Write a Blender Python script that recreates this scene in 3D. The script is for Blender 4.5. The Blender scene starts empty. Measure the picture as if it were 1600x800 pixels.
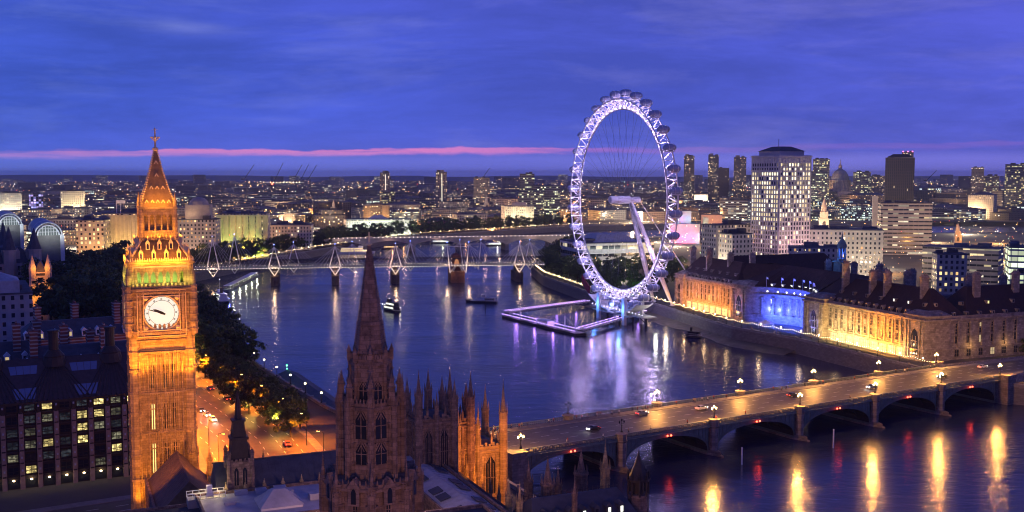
import bpy, math, random
from mathutils import Vector, Matrix
PI=math.pi; R=math.radians; sin=math.sin; cos=math.cos
S=bpy.context.scene; COL=S.collection
# ---------------------------------------------------------------- camera
H=89.0; F=1665.0; PT=math.atan(128/F)
cd=bpy.data.cameras.new('camera'); cam=bpy.data.objects.new('camera',cd); COL.objects.link(cam)
cam.location=(0,0,H); cam.rotation_euler=(PI/2-PT,0,0)
cd.sensor_width=36; cd.lens=36*F/1600; cd.clip_start=1; cd.clip_end=60000
S.camera=cam
# ---------------------------------------------------------------- render settings
S.render.engine='CYCLES'
S.view_settings.view_transform='Standard'; S.view_settings.look='None'
S.view_settings.exposure=0.0; S.view_settings.gamma=1.0
cy=S.cycles
cy.use_denoising=True; cy.filter_width=1.05; cy.max_bounces=6; cy.diffuse_bounces=2; cy.glossy_bounces=3; cy.transmission_bounces=3
cy.transparent_max_bounces=6; cy.volume_bounces=0
cy.caustics_reflective=False; cy.caustics_refractive=False
cy.sample_clamp_indirect=4.0; cy.use_light_tree=True; cy.blur_glossy=0.3
def lin(r,g,b):
    f=lambda c:(c/255/12.92 if c<=10.3 else ((c/255+.055)/1.055)**2.4)
    return (f(r),f(g),f(b),1.0)
# ---------------------------------------------------------------- sky after sunset
w=bpy.data.worlds.new('World'); S.world=w; w.use_nodes=True
nt=w.node_tree; nt.nodes.clear()
def N(t,typ,**k):
    n=t.nodes.new(typ)
    for a,b in k.items():
        if a=='op': n.operation=b
        elif a=='bt': n.blend_type=b
        else: setattr(n,a,b)
    return n
def L(t,a,b): t.links.new(a,b)
def mth(t,op,a,b=None,c=None,clamp=False):
    n=N(t,'ShaderNodeMath',op=op); n.use_clamp=clamp
    for i,x in enumerate((a,b,c)):
        if x is None: continue
        if isinstance(x,(int,float)): n.inputs[i].default_value=x
        else: L(t,x,n.inputs[i])
    return n.outputs[0]
def mix(t,fac,a,b,bt='MIX'):
    n=N(t,'ShaderNodeMix',data_type='RGBA',blend_type=bt)
    for i,x in ((0,fac),(6,a),(7,b)):
        if isinstance(x,(int,float)): n.inputs[i].default_value=x
        elif isinstance(x,tuple): n.inputs[i].default_value=x
        else: L(t,x,n.inputs[i])
    return n.outputs[2]
def ramp(t,fac,stops,interp='LINEAR'):
    n=N(t,'ShaderNodeValToRGB'); n.color_ramp.interpolation=interp
    e=n.color_ramp.elements
    while len(e)<len(stops): e.new(.5)
    for el,(p,c) in zip(e,stops): el.position=p; el.color=c
    L(t,fac,n.inputs[0]); return n.outputs[0]
def noise(t,vec,scale,detail=4,rough=.55,dist=0):
    n=N(t,'ShaderNodeTexNoise'); n.inputs['Scale'].default_value=scale; n.inputs['Detail'].default_value=detail
    n.inputs['Roughness'].default_value=rough; n.inputs['Distortion'].default_value=dist
    if vec is not None: L(t,vec,n.inputs['Vector'])
    return n.outputs['Fac']
def mapping(t,vec,scale,loc=(0,0,0),rot=(0,0,0)):
    n=N(t,'ShaderNodeMapping'); n.inputs['Scale'].default_value=scale; n.inputs['Location'].default_value=loc; n.inputs['Rotation'].default_value=rot
    L(t,vec,n.inputs['Vector']); return n.outputs[0]
tc=N(nt,'ShaderNodeTexCoord'); d=tc.outputs['Generated']
sp=N(nt,'ShaderNodeSeparateXYZ'); L(nt,d,sp.inputs[0]); dz=sp.outputs[2]; dx=sp.outputs[0]
base=ramp(nt,mth(nt,'MULTIPLY',dz,2.0,clamp=True),[(0,lin(78,98,222)),(.03,lin(90,104,224)),(.10,lin(88,106,234)),(.2,lin(84,102,230)),(.33,lin(86,98,222)),(1,lin(40,46,130))])
cl=noise(nt,mapping(nt,d,(2.3,2.3,13),(3.1,0,.2),(0,R(2),0)),1.0,9,.66,.35)
c2=noise(nt,mapping(nt,d,(4,4,22),(0,1.3,0),(0,R(-2.5),0)),1.0,9,.68,.3)
dark=ramp(nt,cl,[(.38,(0,0,0,1)),(.60,(1,1,1,1))])
s1=mix(nt,mth(nt,'MULTIPLY',dark,.66),base,lin(62,78,172))
lt=ramp(nt,c2,[(.50,(0,0,0,1)),(.74,(1,1,1,1))])
s2=mix(nt,mth(nt,'MULTIPLY',lt,.42),s1,lin(134,138,224))
# one bright wisp high up
wx=mth(nt,'ADD',dx,.29); wz=mth(nt,'SUBTRACT',mth(nt,'SUBTRACT',dz,.1285),mth(nt,'MULTIPLY',wx,-.05))
wd=mth(nt,'ADD',mth(nt,'POWER',mth(nt,'MULTIPLY',wx,27),2),mth(nt,'POWER',mth(nt,'MULTIPLY',wz,190),2))
wisp=mth(nt,'MULTIPLY',mth(nt,'POWER',2.718,mth(nt,'MULTIPLY',wd,-1.0)),noise(nt,mapping(nt,d,(22,22,150)),1,5,.6))
s3=mix(nt,mth(nt,'MULTIPLY',wisp,.75),s2,lin(150,150,235))
# afterglow strip low over the north-west
sl=mth(nt,'SUBTRACT',dz,mth(nt,'ADD',.0205,mth(nt,'MULTIPLY',dx,.009)))
nw=noise(nt,mapping(nt,d,(9,9,30)),1.0,6,.62)
sl2=mth(nt,'ADD',sl,mth(nt,'MULTIPLY',mth(nt,'SUBTRACT',nw,.5),.016))
band=ramp(nt,mth(nt,'ADD',.5,mth(nt,'MULTIPLY',sl2,34)),[(.36,(0,0,0,1)),(.46,(1,1,1,1)),(.58,(1,1,1,1)),(.63,(0,0,0,1))])
fx=ramp(nt,mth(nt,'ADD',.5,dx),[(.0,(.9,)*3+(1,)),(.42,(.85,)*3+(1,)),(.54,(.5,)*3+(1,)),(.60,(.2,)*3+(1,)),(.70,(.08,)*3+(1,))])
s4=mix(nt,mth(nt,'MULTIPLY',mth(nt,'MULTIPLY',band,fx),ramp(nt,noise(nt,mapping(nt,d,(7,7,160),(2,5,1)),1.0,6,.6),[(.36,(.25,)*3+(1,)),(.5,(1,1,1,1))])),s3,lin(246,140,212))
# below the strip
low=ramp(nt,mth(nt,'MULTIPLY',dz,20,clamp=True),[(.0,(1,1,1,1)),(.28,(.75,)*3+(1,)),(.42,(0,0,0,1))])
s5=mix(nt,mth(nt,'MULTIPLY',low,.85),s4,lin(124,130,244))
ns=N(nt,'ShaderNodeTexSky',sky_type='NISHITA'); ns.sun_disc=False; ns.sun_elevation=R(-1.5); ns.sun_rotation=R(-62)
s6=mix(nt,1.0,s5,ramp(nt,mth(nt,'ADD',.5,dx),[(.08,(.74,1.0,.98,1)),(.5,(1,1,1,1)),(.9,(1.18,1.02,1.0,1))]),'MULTIPLY')
fin=mix(nt,.004,s6,ns.outputs[0],'ADD')
bg=N(nt,'ShaderNodeBackground'); L(nt,fin,bg.inputs[0]); bg.inputs[1].default_value=.94
wo=N(nt,'ShaderNodeOutputWorld'); L(nt,bg.outputs[0],wo.inputs[0])
w.cycles.sampling_method='MANUAL'; w.cycles.sample_map_resolution=512
# ---------------------------------------------------------------- projecting pixels of the survey photo to places
def ray(px,py):
    return Vector(((px-800)/F, cos(PT)-(py-400)/F*sin(PT)*1.0, -sin(PT)-(py-400)/F*cos(PT)))
def W(px,py,z=0.0):
    r=ray(px,py); t=(z-H)/r.z; return (r.x*t, r.y*t)
def P(px,py,Y):
    r=ray(px,py); t=Y/r.y; return (r.x*t, Y, H+r.z*t)
def px_of(x,y,z):
    dd=y*cos(PT)-(z-H)*sin(PT); u=y*sin(PT)+(z-H)*cos(PT)
    return (800+F*x/dd, 400-F*u/dd)
# ---------------------------------------------------------------- mesh builder
class MB:
    def __init__(s): s.v=[]; s.f=[]; s.m=[]; s.T=None
    def add(s,vs,fs,mi=0):
        o=len(s.v)
        if s.T is not None: vs=[tuple(s.T@Vector(p)) for p in vs]
        s.v+=vs; s.f+=[tuple(i+o for i in f) for f in fs]; s.m+=[mi]*len(fs)
    def prism(s,poly,z0,z1,mi=0,top=None,bottom=False):
        n=len(poly)
        vs=[(x,y,z0) for x,y in poly]+[(x,y,z1) for x,y in poly]
        s.add(vs,[(i,(i+1)%n,n+(i+1)%n,n+i) for i in range(n)],mi)
        s.add([(x,y,z1) for x,y in poly],[tuple(range(n))],mi if top is None else top)
        if bottom: s.add([(x,y,z0) for x,y in poly],[tuple(range(n))[::-1]],mi)
    def box(s,x,y,z,sx,sy,sz,rot=0,mi=0,top=None):      # centre x,y; bottom z
        c,q=cos(rot),sin(rot)
        p=[(x+a*sx/2*c-b*sy/2*q, y+a*sx/2*q+b*sy/2*c) for a,b in ((-1,-1),(1,-1),(1,1),(-1,1))]
        s.prism(p,z,z+sz,mi,top,True)
    def fr(s,x,y,z0,z1,r0,r1,n=8,rot=None,mi=0,cap=True):   # n-gon frustum; flats at r (square: half width)
        rot=PI/n if rot is None else rot; k=1/cos(PI/n)
        vs=[]
        for z,r in ((z0,r0),(z1,r1)):
            vs+=[(x+r*k*cos(rot+2*PI*i/n),y+r*k*sin(rot+2*PI*i/n),z) for i in range(n)]
        fs=[(i,(i+1)%n,n+(i+1)%n,n+i) for i in range(n)]
        if cap and r1>.01: fs.append(tuple(range(n,2*n)))
        s.add(vs,fs,mi)
    def lathe(s,x,y,prof,n=16,mi=0,rot=0):
        for (r0,z0),(r1,z1) in zip(prof,prof[1:]): s.fr(x,y,z0,z1,max(r0,.001),max(r1,.001),n,rot,mi,False)
        if prof[-1][0]>.02:
            r,z=prof[-1]; k=1/cos(PI/n); s.add([(x+r*k*cos(rot+2*PI*i/n),y+r*k*sin(rot+2*PI*i/n),z) for i in range(n)],[tuple(range(n))],mi)
    def hip(s,x,y,z0,z1,sx,sy,ins,rot=0,mi=0,insy=None):   # hipped / mansard roof: rectangle to inset rectangle
        c,q=cos(rot),sin(rot); insy=ins if insy is None else insy
        def rc(a,b): return [(x+i*a/2*c-j*b/2*q,y+i*a/2*q+j*b/2*c) for i,j in ((-1,-1),(1,-1),(1,1),(-1,1))]
        A=rc(sx,sy); B=rc(max(sx-2*ins,.02),max(sy-2*insy,.02))
        vs=[(*p,z0) for p in A]+[(*p,z1) for p in B]
        s.add(vs,[(0,1,5,4),(1,2,6,5),(2,3,7,6),(3,0,4,7),(4,5,6,7)],mi)
    def gable(s,x,y,z0,z1,sx,sy,rot=0,mi=0,gmi=None):      # ridge along local x
        c,q=cos(rot),sin(rot); g=lambda a,b,z:(x+a*c-b*q,y+a*q+b*c,z)
        vs=[g(-sx/2,-sy/2,z0),g(sx/2,-sy/2,z0),g(sx/2,sy/2,z0),g(-sx/2,sy/2,z0),g(-sx/2,0,z1),g(sx/2,0,z1)]
        s.add(vs,[(0,1,5,4),(2,3,4,5)],mi); s.add(vs,[(1,2,5),(3,0,4)],mi if gmi is None else gmi)
    def tube(s,a,b,r,n=5,mi=0,r2=None,cap=True):
        a=Vector(a); b=Vector(b); dd=b-a
        if dd.length<1e-6: return
        dd.normalize(); u=dd.orthogonal().normalized(); v=dd.cross(u); r2=r if r2 is None else r2
        vs=[]
        for p,q in ((a,r),(b,r2)): vs+=[tuple(p+(u*cos(2*PI*i/n)+v*sin(2*PI*i/n))*q) for i in range(n)]
        fs=[(i,(i+1)%n,n+(i+1)%n,n+i) for i in range(n)]
        if cap: fs+=[tuple(range(n,2*n)),tuple(range(n))[::-1]]
        s.add(vs,fs,mi)
    def path(s,pts,r,n=5,mi=0):
        for a,b in zip(pts,pts[1:]): s.tube(a,b,r,n,mi)
    def quad(s,a,b,c,d,mi=0): s.add([tuple(a),tuple(b),tuple(c),tuple(d)],[(0,1,2,3)],mi)
    def ball(s,x,y,z,r,mi=0,n=8,m=5,sz=1.0):
        vs=[(x,y,z+r*sz)]; fs=[]
        for j in range(1,m):
            for i in range(n): vs.append((x+r*sin(PI*j/m)*cos(2*PI*i/n),y+r*sin(PI*j/m)*sin(2*PI*i/n),z+r*sz*cos(PI*j/m)))
        vs.append((x,y,z-r*sz)); e=len(vs)-1
        for i in range(n):
            k=(i+1)%n; fs.append((0,1+i,1+k)); fs.append((e,e-n+k,e-n+i))
            for j in range(m-2): a=1+j*n; fs.append((a+i,a+n+i,a+n+k,a+k))
        s.add(vs,fs,mi)
    def panel(s,P0,ux,w,h,dep,nrm,mi=0,pointed=False):     # a flat slab on a wall, P0 bottom centre, ux along wall, nrm outward
        P0=Vector(P0); ux=Vector(ux); nz=Vector((0,0,1)); nv=Vector(nrm)*dep
        if pointed: o=[(-w/2,0),(w/2,0),(w/2,h-w*.8),(w*.28,h-w*.25),(0,h),(-w*.28,h-w*.25),(-w/2,h-w*.8)]
        else: o=[(-w/2,0),(w/2,0),(w/2,h),(-w/2,h)]
        n=len(o); b=[P0+ux*a+nz*c for a,c in o]; t=[p+nv for p in b]
        s.add([tuple(p) for p in b+t],[(i,(i+1)%n,n+(i+1)%n,n+i) for i in range(n)]+[tuple(range(n,2*n))],mi)
    def mesh(s,name,mats,smooth=False,uv=False):
        me=bpy.data.meshes.new(name); me.from_pydata(s.v,[],s.f)
        for m in (mats if isinstance(mats,(list,tuple)) else [mats]): me.materials.append(m)
        me.polygons.foreach_set('material_index',s.m)
        if smooth: me.polygons.foreach_set('use_smooth',[True]*len(s.f))
        if uv:
            ul=me.uv_layers.new(name='UVMap'); dat=ul.data
            for p in me.polygons:
                n=p.normal
                if abs(n.z)<.5:
                    tx,ty=-n.y,n.x; l=math.hypot(tx,ty) or 1; tx/=l; ty/=l
                    off=(int(round(n.x*7+n.y*13))%17)*37.0
                    for li in p.loop_indices:
                        c=me.vertices[me.loops[li].vertex_index].co; dat[li].uv=(c.x*tx+c.y*ty+off,c.z)
                else:
                    for li in p.loop_indices: dat[li].uv=(-5.0,-5.0)
        return me
    def build(s,name,mats,parent=None,smooth=False,uv=False,loc=None,rot=0):
        o=bpy.data.objects.new(name,s.mesh(name,mats,smooth,uv)); COL.objects.link(o)
        if parent is not None: o.parent=parent
        if loc is not None: o.location=loc; o.rotation_euler=(0,0,rot)
        return o
def link(name,me,parent=None,loc=(0,0,0),rot=0):
    o=bpy.data.objects.new(name,me); COL.objects.link(o); o.location=loc; o.rotation_euler=(0,0,rot)
    if parent is not None: o.parent=parent
    return o
def tag(o,label=None,cat=None,group=None,kind=None):
    for k,x in (('label',label),('category',cat),('group',group),('kind',kind)):
        if x: o[k]=x
    return o
def thing(name,label,cat,loc=(0,0,0),rz=0,group=None):
    o=bpy.data.objects.new(name,None); COL.objects.link(o); o.location=loc; o.rotation_euler=(0,0,rz); o.empty_display_size=.1
    return tag(o,label,cat,group)
KIDS={}
def copy_tree(o,parent=None):
    c=o.copy(); COL.objects.link(c)
    if parent is not None: c.parent=parent
    for ch in o.children: copy_tree(ch,c)
    return c
def lamp(kind,name,loc,energy,color,parent=None,size=.5,aim=None,spot=None,blend=.5,sy=None):
    if kind=='AREA': spot=None
    ld=bpy.data.lights.new(name,kind); ld.energy=energy; ld.color=color[:3]
    if kind=='AREA':
        ld.shape='RECTANGLE'; ld.size=size; ld.size_y=sy or size
        if spot: ld.spread=R(spot)
    else: ld.shadow_soft_size=size
    if kind=='SPOT': ld.spot_size=R(spot or 60); ld.spot_blend=blend
    o=bpy.data.objects.new(name,ld); COL.objects.link(o); o.location=loc
    if aim is not None: o.rotation_euler=(Vector(aim)-Vector(loc)).to_track_quat('-Z','Y').to_euler()
    if parent is not None: o.parent=parent
    return o
# ---------------------------------------------------------------- materials
def nmat(name):
    m=bpy.data.materials.new(name); m.use_nodes=True; t=m.node_tree; return m,t,t.nodes['Principled BSDF']
def pm(name,col,rough=.8,metal=0,var=.25,sc=.4,det=5,bump=0,spec=.3,vary=0,bsc=None,course=0):
    m,t,b=nmat(name); c=tuple(col)+(1,)
    b.inputs['Roughness'].default_value=rough; b.inputs['Metallic'].default_value=metal; b.inputs['Specular IOR Level'].default_value=spec
    tc=N(t,'ShaderNodeTexCoord'); v=tc.outputs['Object']
    if var>0:
        n=noise(t,v,sc,det,.65)
        k=ramp(t,n,[(.28,tuple(x*(1-var) for x in col)+(1,)),(.5,c),(.74,tuple(min(1,x*(1+var)) for x in col)+(1,))])
        if vary:
            oi=N(t,'ShaderNodeObjectInfo'); k=mix(t,1.0,k,ramp(t,oi.outputs['Random'],[(0,(1-vary,)*3+(1,)),(1,(1+vary,)*3+(1,))]),'MULTIPLY')
        if course:
            s=N(t,'ShaderNodeSeparateXYZ'); L(t,v,s.inputs[0]); zr=mth(t,'DIVIDE',s.outputs[2],course); fz=mth(t,'FLOOR',zr)
            xr=mth(t,'ADD',mth(t,'DIVIDE',mth(t,'ADD',s.outputs[0],s.outputs[1]),course*1.9),mth(t,'MULTIPLY',fz,.5))
            cx=N(t,'ShaderNodeCombineXYZ'); L(t,mth(t,'FLOOR',xr),cx.inputs[0]); L(t,fz,cx.inputs[1]); wn=N(t,'ShaderNodeTexWhiteNoise'); L(t,cx.outputs[0],wn.inputs['Vector'])
            joint=mth(t,'MAXIMUM',mth(t,'LESS_THAN',mth(t,'FRACT',zr),.09),mth(t,'LESS_THAN',mth(t,'FRACT',xr),.05))
            k=mix(t,1.0,k,ramp(t,wn.outputs['Value'],[(0,(.72,)*3+(1,)),(1,(1.18,)*3+(1,))]),'MULTIPLY')
            k=mix(t,mth(t,'MULTIPLY',joint,.5),k,(.05,.04,.035,1))
        L(t,k,b.inputs['Base Color'])
    else: b.inputs['Base Color'].default_value=c
    if bump:
        bn=N(t,'ShaderNodeBump'); bn.inputs['Strength'].default_value=bump; bn.inputs['Distance'].default_value=.2
        L(t,noise(t,v,bsc or sc*6,4,.6),bn.inputs['Height']); L(t,bn.outputs[0],b.inputs['Normal'])
    return m
def em(name,col,st,sample=False,base=(.02,.02,.02)):
    m,t,b=nmat(name); b.inputs['Base Color'].default_value=tuple(base)+(1,)
    b.inputs['Emission Color'].default_value=tuple(col[:3])+(1,); b.inputs['Emission Strength'].default_value=st
    if not sample: m.cycles.emission_sampling='NONE'
    return m
def brickmat(name,c1,c2,mortar,bw=.5,bh=.25,rough=.85,var=.25):
    m,t,b=nmat(name); tc=N(t,'ShaderNodeUVMap'); n=N(t,'ShaderNodeTexBrick')
    n.inputs['Scale'].default_value=1; n.inputs['Brick Width'].default_value=bw; n.inputs['Row Height'].default_value=bh
    n.inputs['Mortar Size'].default_value=.02; n.inputs['Color1'].default_value=tuple(c1)+(1,); n.inputs['Color2'].default_value=tuple(c2)+(1,); n.inputs['Mortar'].default_value=tuple(mortar)+(1,)
    L(t,tc.outputs[0],n.inputs['Vector']); L(t,n.outputs[0],b.inputs['Base Color']); b.inputs['Roughness'].default_value=rough
    return m
def winmat(name,wall,cw=3.2,ch=3.4,ww=.5,wh=.5,lit=.3,rowlit=.15,st=3.0,cols=None,vary=.35,glass=(.02,.025,.04),objmix=True,pier=0,rough=.8):
    """a wall with a grid of windows, each one lit or dark by chance; needs the UV map (metres)"""
    m,t,b=nmat(name); uv=N(t,'ShaderNodeUVMap').outputs[0]
    oi=N(t,'ShaderNodeObjectInfo').outputs['Random']
    s=N(t,'ShaderNodeSeparateXYZ'); L(t,uv,s.inputs[0])
    U=mth(t,'DIVIDE',s.outputs[0],cw); V=mth(t,'DIVIDE',s.outputs[1],ch)
    fu=mth(t,'FRACT',U); fv=mth(t,'FRACT',V); iu=mth(t,'FLOOR',U); iv=mth(t,'FLOOR',V)
    inu=mth(t,'LESS_THAN',mth(t,'ABSOLUTE',mth(t,'SUBTRACT',fu,.5)),ww/2)
    inv=mth(t,'LESS_THAN',mth(t,'ABSOLUTE',mth(t,'SUBTRACT',fv,.5)),wh/2)
    ok=mth(t,'GREATER_THAN',s.outputs[1],.2)
    mask=mth(t,'MULTIPLY',mth(t,'MULTIPLY',inu,inv),ok)
    def wn(a,bb,c):
        cx=N(t,'ShaderNodeCombineXYZ')
        for i,x in enumerate((a,bb,c)):
            if isinstance(x,(int,float)): cx.inputs[i].default_value=x
            else: L(t,x,cx.inputs[i])
        n=N(t,'ShaderNodeTexWhiteNoise',noise_dimensions='3D'); L(t,cx.outputs[0],n.inputs['Vector']); return n.outputs['Value'],n.outputs['Color']
    sd=mth(t,'MULTIPLY',oi,91.7)
    a,acol=wn(iu,iv,sd)
    r,_=wn(mth(t,'FLOOR',mth(t,'DIVIDE',iu,6)),iv,mth(t,'ADD',sd,5.5))
    thr=lit
    if objmix: thr=mth(t,'MULTIPLY',mth(t,'POWER',mth(t,'FRACT',mth(t,'MULTIPLY',oi,7.31)),1.6),lit*2.4)
    on=mth(t,'MAXIMUM',mth(t,'LESS_THAN',a,thr),mth(t,'MULTIPLY',mth(t,'LESS_THAN',r,rowlit),mth(t,'LESS_THAN',a,.8)))
    sc=N(t,'ShaderNodeSeparateColor'); L(t,acol,sc.inputs[0])
    cols=cols or [(1,.50,.15),(1,.64,.26),(1,.74,.38),(1,.90,.66)]
    kc=ramp(t,mth(t,'FRACT',mth(t,'ADD',mth(t,'MULTIPLY',sc.outputs[1],.45),mth(t,'MULTIPLY',oi,.9))),[(i/(len(cols)-1)*.98,tuple(c)+(1,)) for i,c in enumerate(cols)])
    tn=noise(t,N(t,'ShaderNodeTexCoord').outputs['Object'],.15,4,.6)
    wc=ramp(t,tn,[(.3,tuple(x*.8 for x in wall)+(1,)),(.7,tuple(x*1.2 for x in wall)+(1,))])
    wc=mix(t,1.0,wc,ramp(t,mth(t,'FRACT',mth(t,'MULTIPLY',oi,3.77)),[(0,(1-vary,1-vary,1-vary*.9,1)),(1,(1+vary,1+vary*.9,1+vary*.8,1))]),'MULTIPLY')
    L(t,mix(t,mask,wc,tuple(glass)+(1,)),b.inputs['Base Color'])
    L(t,mth(t,'SUBTRACT',rough,mth(t,'MULTIPLY',mask,rough-.15)),b.inputs['Roughness'])
    L(t,kc,b.inputs['Emission Color'])
    L(t,mth(t,'MULTIPLY',mth(t,'MULTIPLY',mask,on),mth(t,'ADD',st*.25,mth(t,'MULTIPLY',mth(t,'POWER',sc.outputs[2],2),st))),b.inputs['Emission Strength'])
    m.cycles.emission_sampling='NONE'
    return m
M={}
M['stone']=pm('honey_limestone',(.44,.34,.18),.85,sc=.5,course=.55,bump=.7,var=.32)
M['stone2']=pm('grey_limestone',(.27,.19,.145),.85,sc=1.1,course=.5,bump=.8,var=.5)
M['portland']=pm('portland_stone',(.36,.33,.30),.8,sc=.15,var=.2)
M['granite']=pm('grey_granite',(.27,.26,.25),.8,course=.7,sc=.4,var=.25,bump=.2)
M['slate']=pm('blue_slate',(.07,.075,.09),.6,sc=.5,var=.3,bump=.2)
M['redtile']=pm('dark_red_tile',(.034,.017,.016),.75,sc=.6,var=.3,bump=.3)
M['brown_tile']=pm('brown_cast_iron_tile',(.16,.11,.08),.7,sc=.7,var=.3,bump=.3)
M['lead']=pm('pale_lead_roof',(.42,.43,.46),.55,sc=.35,var=.25)
M['white']=pm('white_paint',(.78,.78,.78),.45,var=.06,sc=1)
M['white_steel']=pm('white_steel',(.74,.74,.76),.4,var=.06,sc=1)
M['dark']=pm('dark_metal',(.03,.03,.035),.5,var=.15,sc=1)
M['bronze']=pm('dark_bronze',(.045,.035,.028),.5,var=.3,sc=.6)
M['gold']=pm('gilding',(.85,.72,.38),.45,metal=0,var=.1,sc=1)
M['glass']=pm('dark_glass',(.02,.025,.035),.12,var=0,spec=.6)
M['asphalt']=pm('asphalt',(.085,.08,.075),.55,sc=.35,var=.3,bump=.1)
M['paving']=pm('paving_slabs',(.2,.19,.18),.85,sc=.5,var=.25)
M['mark']=pm('road_paint',(.72,.72,.68),.7,var=.15,sc=2)
M['green_iron']=pm('sage_green_ironwork',(.17,.21,.17),.6,sc=.6,var=.25)
M['iron']=pm('black_iron',(.025,.027,.026),.5,var=.2,sc=1)
M['concrete']=pm('pale_concrete',(.36,.35,.33),.8,sc=.1,var=.25)
M['concrete2']=pm('weathered_concrete',(.22,.21,.2),.85,sc=.1,var=.3)
M['brick']=pm('dark_red_brick',(.17,.075,.05),.9,sc=.6,var=.35)
M['brownbrick']=pm('soot_brown_brick',(.11,.08,.065),.9,sc=.5,var=.35)
M['roofgrey']=pm('felt_roof',(.10,.10,.11),.85,sc=.12,var=.35,vary=.4)
M['mud']=pm('foreshore_mud',(.12,.10,.08),.6,sc=.15,var=.4,bump=.3)
M['bark']=pm('bark',(.06,.045,.035),.9,sc=1,var=.3)
M['leaf']=pm('dark_leaves',(.05,.075,.025),.6,sc=.22,var=.75,vary=.3)
M['leaf2']=pm('plane_leaves',(.065,.095,.03),.6,sc=.35,var=.55,vary=.25)
M['rubber']=pm('rubber',(.02,.02,.02),.8,var=0)
M['w_warm']=em('lit_window_warm',(1,.68,.28),2.2)
M['w_cool']=em('lit_window_white',(.95,.95,.8),1.8)
M['w_dim']=em('lit_window_dim',(1,.75,.4),.55)
M['w_yel']=em('lit_window_yellow',(1,.85,.3),1.5)
M['bulb']=em('warm_bulb',(1,.72,.36),22)
M['bulbw']=em('white_bulb',(1,.9,.8),16)
M['bulbd']=em('dim_bulb',(1,.6,.25),6)
M['red_l']=em('red_lamp',(1,.06,.03),14)
M['green_l']=em('green_lamp',(.1,1,.3),12)
M['blue_l']=em('blue_lamp',(.12,.2,1),12)
M['violet_l']=em('violet_led',(.55,.3,1),9)
SODIUM=(1,.36,.045); WARM=(1,.62,.26); COOL=(.85,.92,1); VIOLET=(.62,.42,1); BLUE=(.10,.16,1)
NX=Vector((-.391,.920,0)); EX=Vector((.920,.391,0)); AX=math.atan2(.391,.920)    # the palace / river grid
# ================================================================ the setting
rng=random.Random(7)
NB=[(95,60),(42,185),(-5,285),(-32,315),(-66,370),(-106,445),(-140,520),(-209,690),(-250,800),(-262,880),(-245,980),(-209,1158),(-134,1398),(69,1646),(322,1785),(700,1850),(1500,1800),(4000,1700),(15000,1700)]
SB=[(420,-100),(330,200),(215,395),(190,410),(175,435),(141,524),(117,563),(94,650),(84,690),(56,719),(25,847),(17,938),(47,1114),(75,1256),(165,1372),(400,1480),(900,1520),(4000,1450),(15000,1450)]
GZ=7.0
def sheet(name,poly,z,m,**k):
    mb=MB(); mb.add([(x,y,z) for x,y in poly],[tuple(range(len(poly)))]); return tag(mb.build(name,m),kind='structure')
# ground: tarmac, paving and gardens seen from afar
mg,t,b=nmat('city_ground'); tc=N(t,'ShaderNodeTexCoord').outputs['Object']
gn=noise(t,tc,.012,8,.7); L(t,ramp(t,gn,[(.3,(.03,.035,.03,1)),(.5,(.06,.058,.055,1)),(.7,(.10,.095,.09,1))]),b.inputs['Base Color']); b.inputs['Roughness'].default_value=.9
sheet('ground',NB+[(15000,26000),(-15000,26000),(-15000,-600),(95,-600)],GZ,mg)
sheet('ground',SB+[(15000,-600),(420,-600)],GZ,mg)
# water
mw,t,b=nmat('river_water'); tc=N(t,'ShaderNodeTexCoord').outputs['Object']
b.inputs['Base Color'].default_value=(.008,.016,.07,1); b.inputs['Roughness'].default_value=.17; b.inputs['IOR'].default_value=1.33; b.inputs['Specular IOR Level'].default_value=.9
h1=noise(t,mapping(t,tc,(.11,.2,1),rot=(0,0,.4)),1.0,3,.6,.3); h2=noise(t,mapping(t,tc,(.5,.9,1),rot=(0,0,.3)),1.0,3,.65,.4)
h3=noise(t,mapping(t,tc,(.02,.035,1),rot=(0,0,-.3)),1.0,4,.6,.8)
hh=mth(t,'ADD',mth(t,'ADD',mth(t,'MULTIPLY',h1,1.3),mth(t,'MULTIPLY',h2,.42)),mth(t,'MULTIPLY',h3,1.0))
bn=N(t,'ShaderNodeBump'); bn.inputs['Strength'].default_value=.36; bn.inputs['Distance'].default_value=.6; L(t,hh,bn.inputs['Height']); L(t,bn.outputs[0],b.inputs['Normal'])
pt=noise(t,mapping(t,tc,(.006,.02,1),rot=(0,0,.5)),1.0,5,.6,1.0)
L(t,ramp(t,pt,[(.35,(.16,)*3+(1,)),(.65,(.25,)*3+(1,))]),b.inputs['Roughness'])
L(t,ramp(t,pt,[(.34,(.10,)*3+(1,)),(.66,(.38,)*3+(1,))]),bn.inputs['Strength'])
sheet('water',[(-700,-600),(15000,-600),(15000,2200),(-700,2200)],0.0,mw)
# hills on the horizon
mb=MB(); n=90; hv=[]; rr=random.Random(3)
for i in range(n+1):
    x=-15000+30000*i/n; hgt=48+12*sin(i*.31)+8*sin(i*.83+1)+rr.uniform(-3,3)+(14 if x<-1500 else 0)
    hv+=[(x,14500,0),(x,16000,hgt),(x,19000,hgt*.9),(x,24000,0)]
for i in range(n):
    for j in range(3): a=i*4+j; mb.add([hv[a],hv[a+4],hv[a+5],hv[a+1]],[(0,1,2,3)])
tag(mb.build('hills',pm('wooded_hill',(.03,.04,.03),.9,sc=.004,var=.4)),kind='structure')
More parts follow.
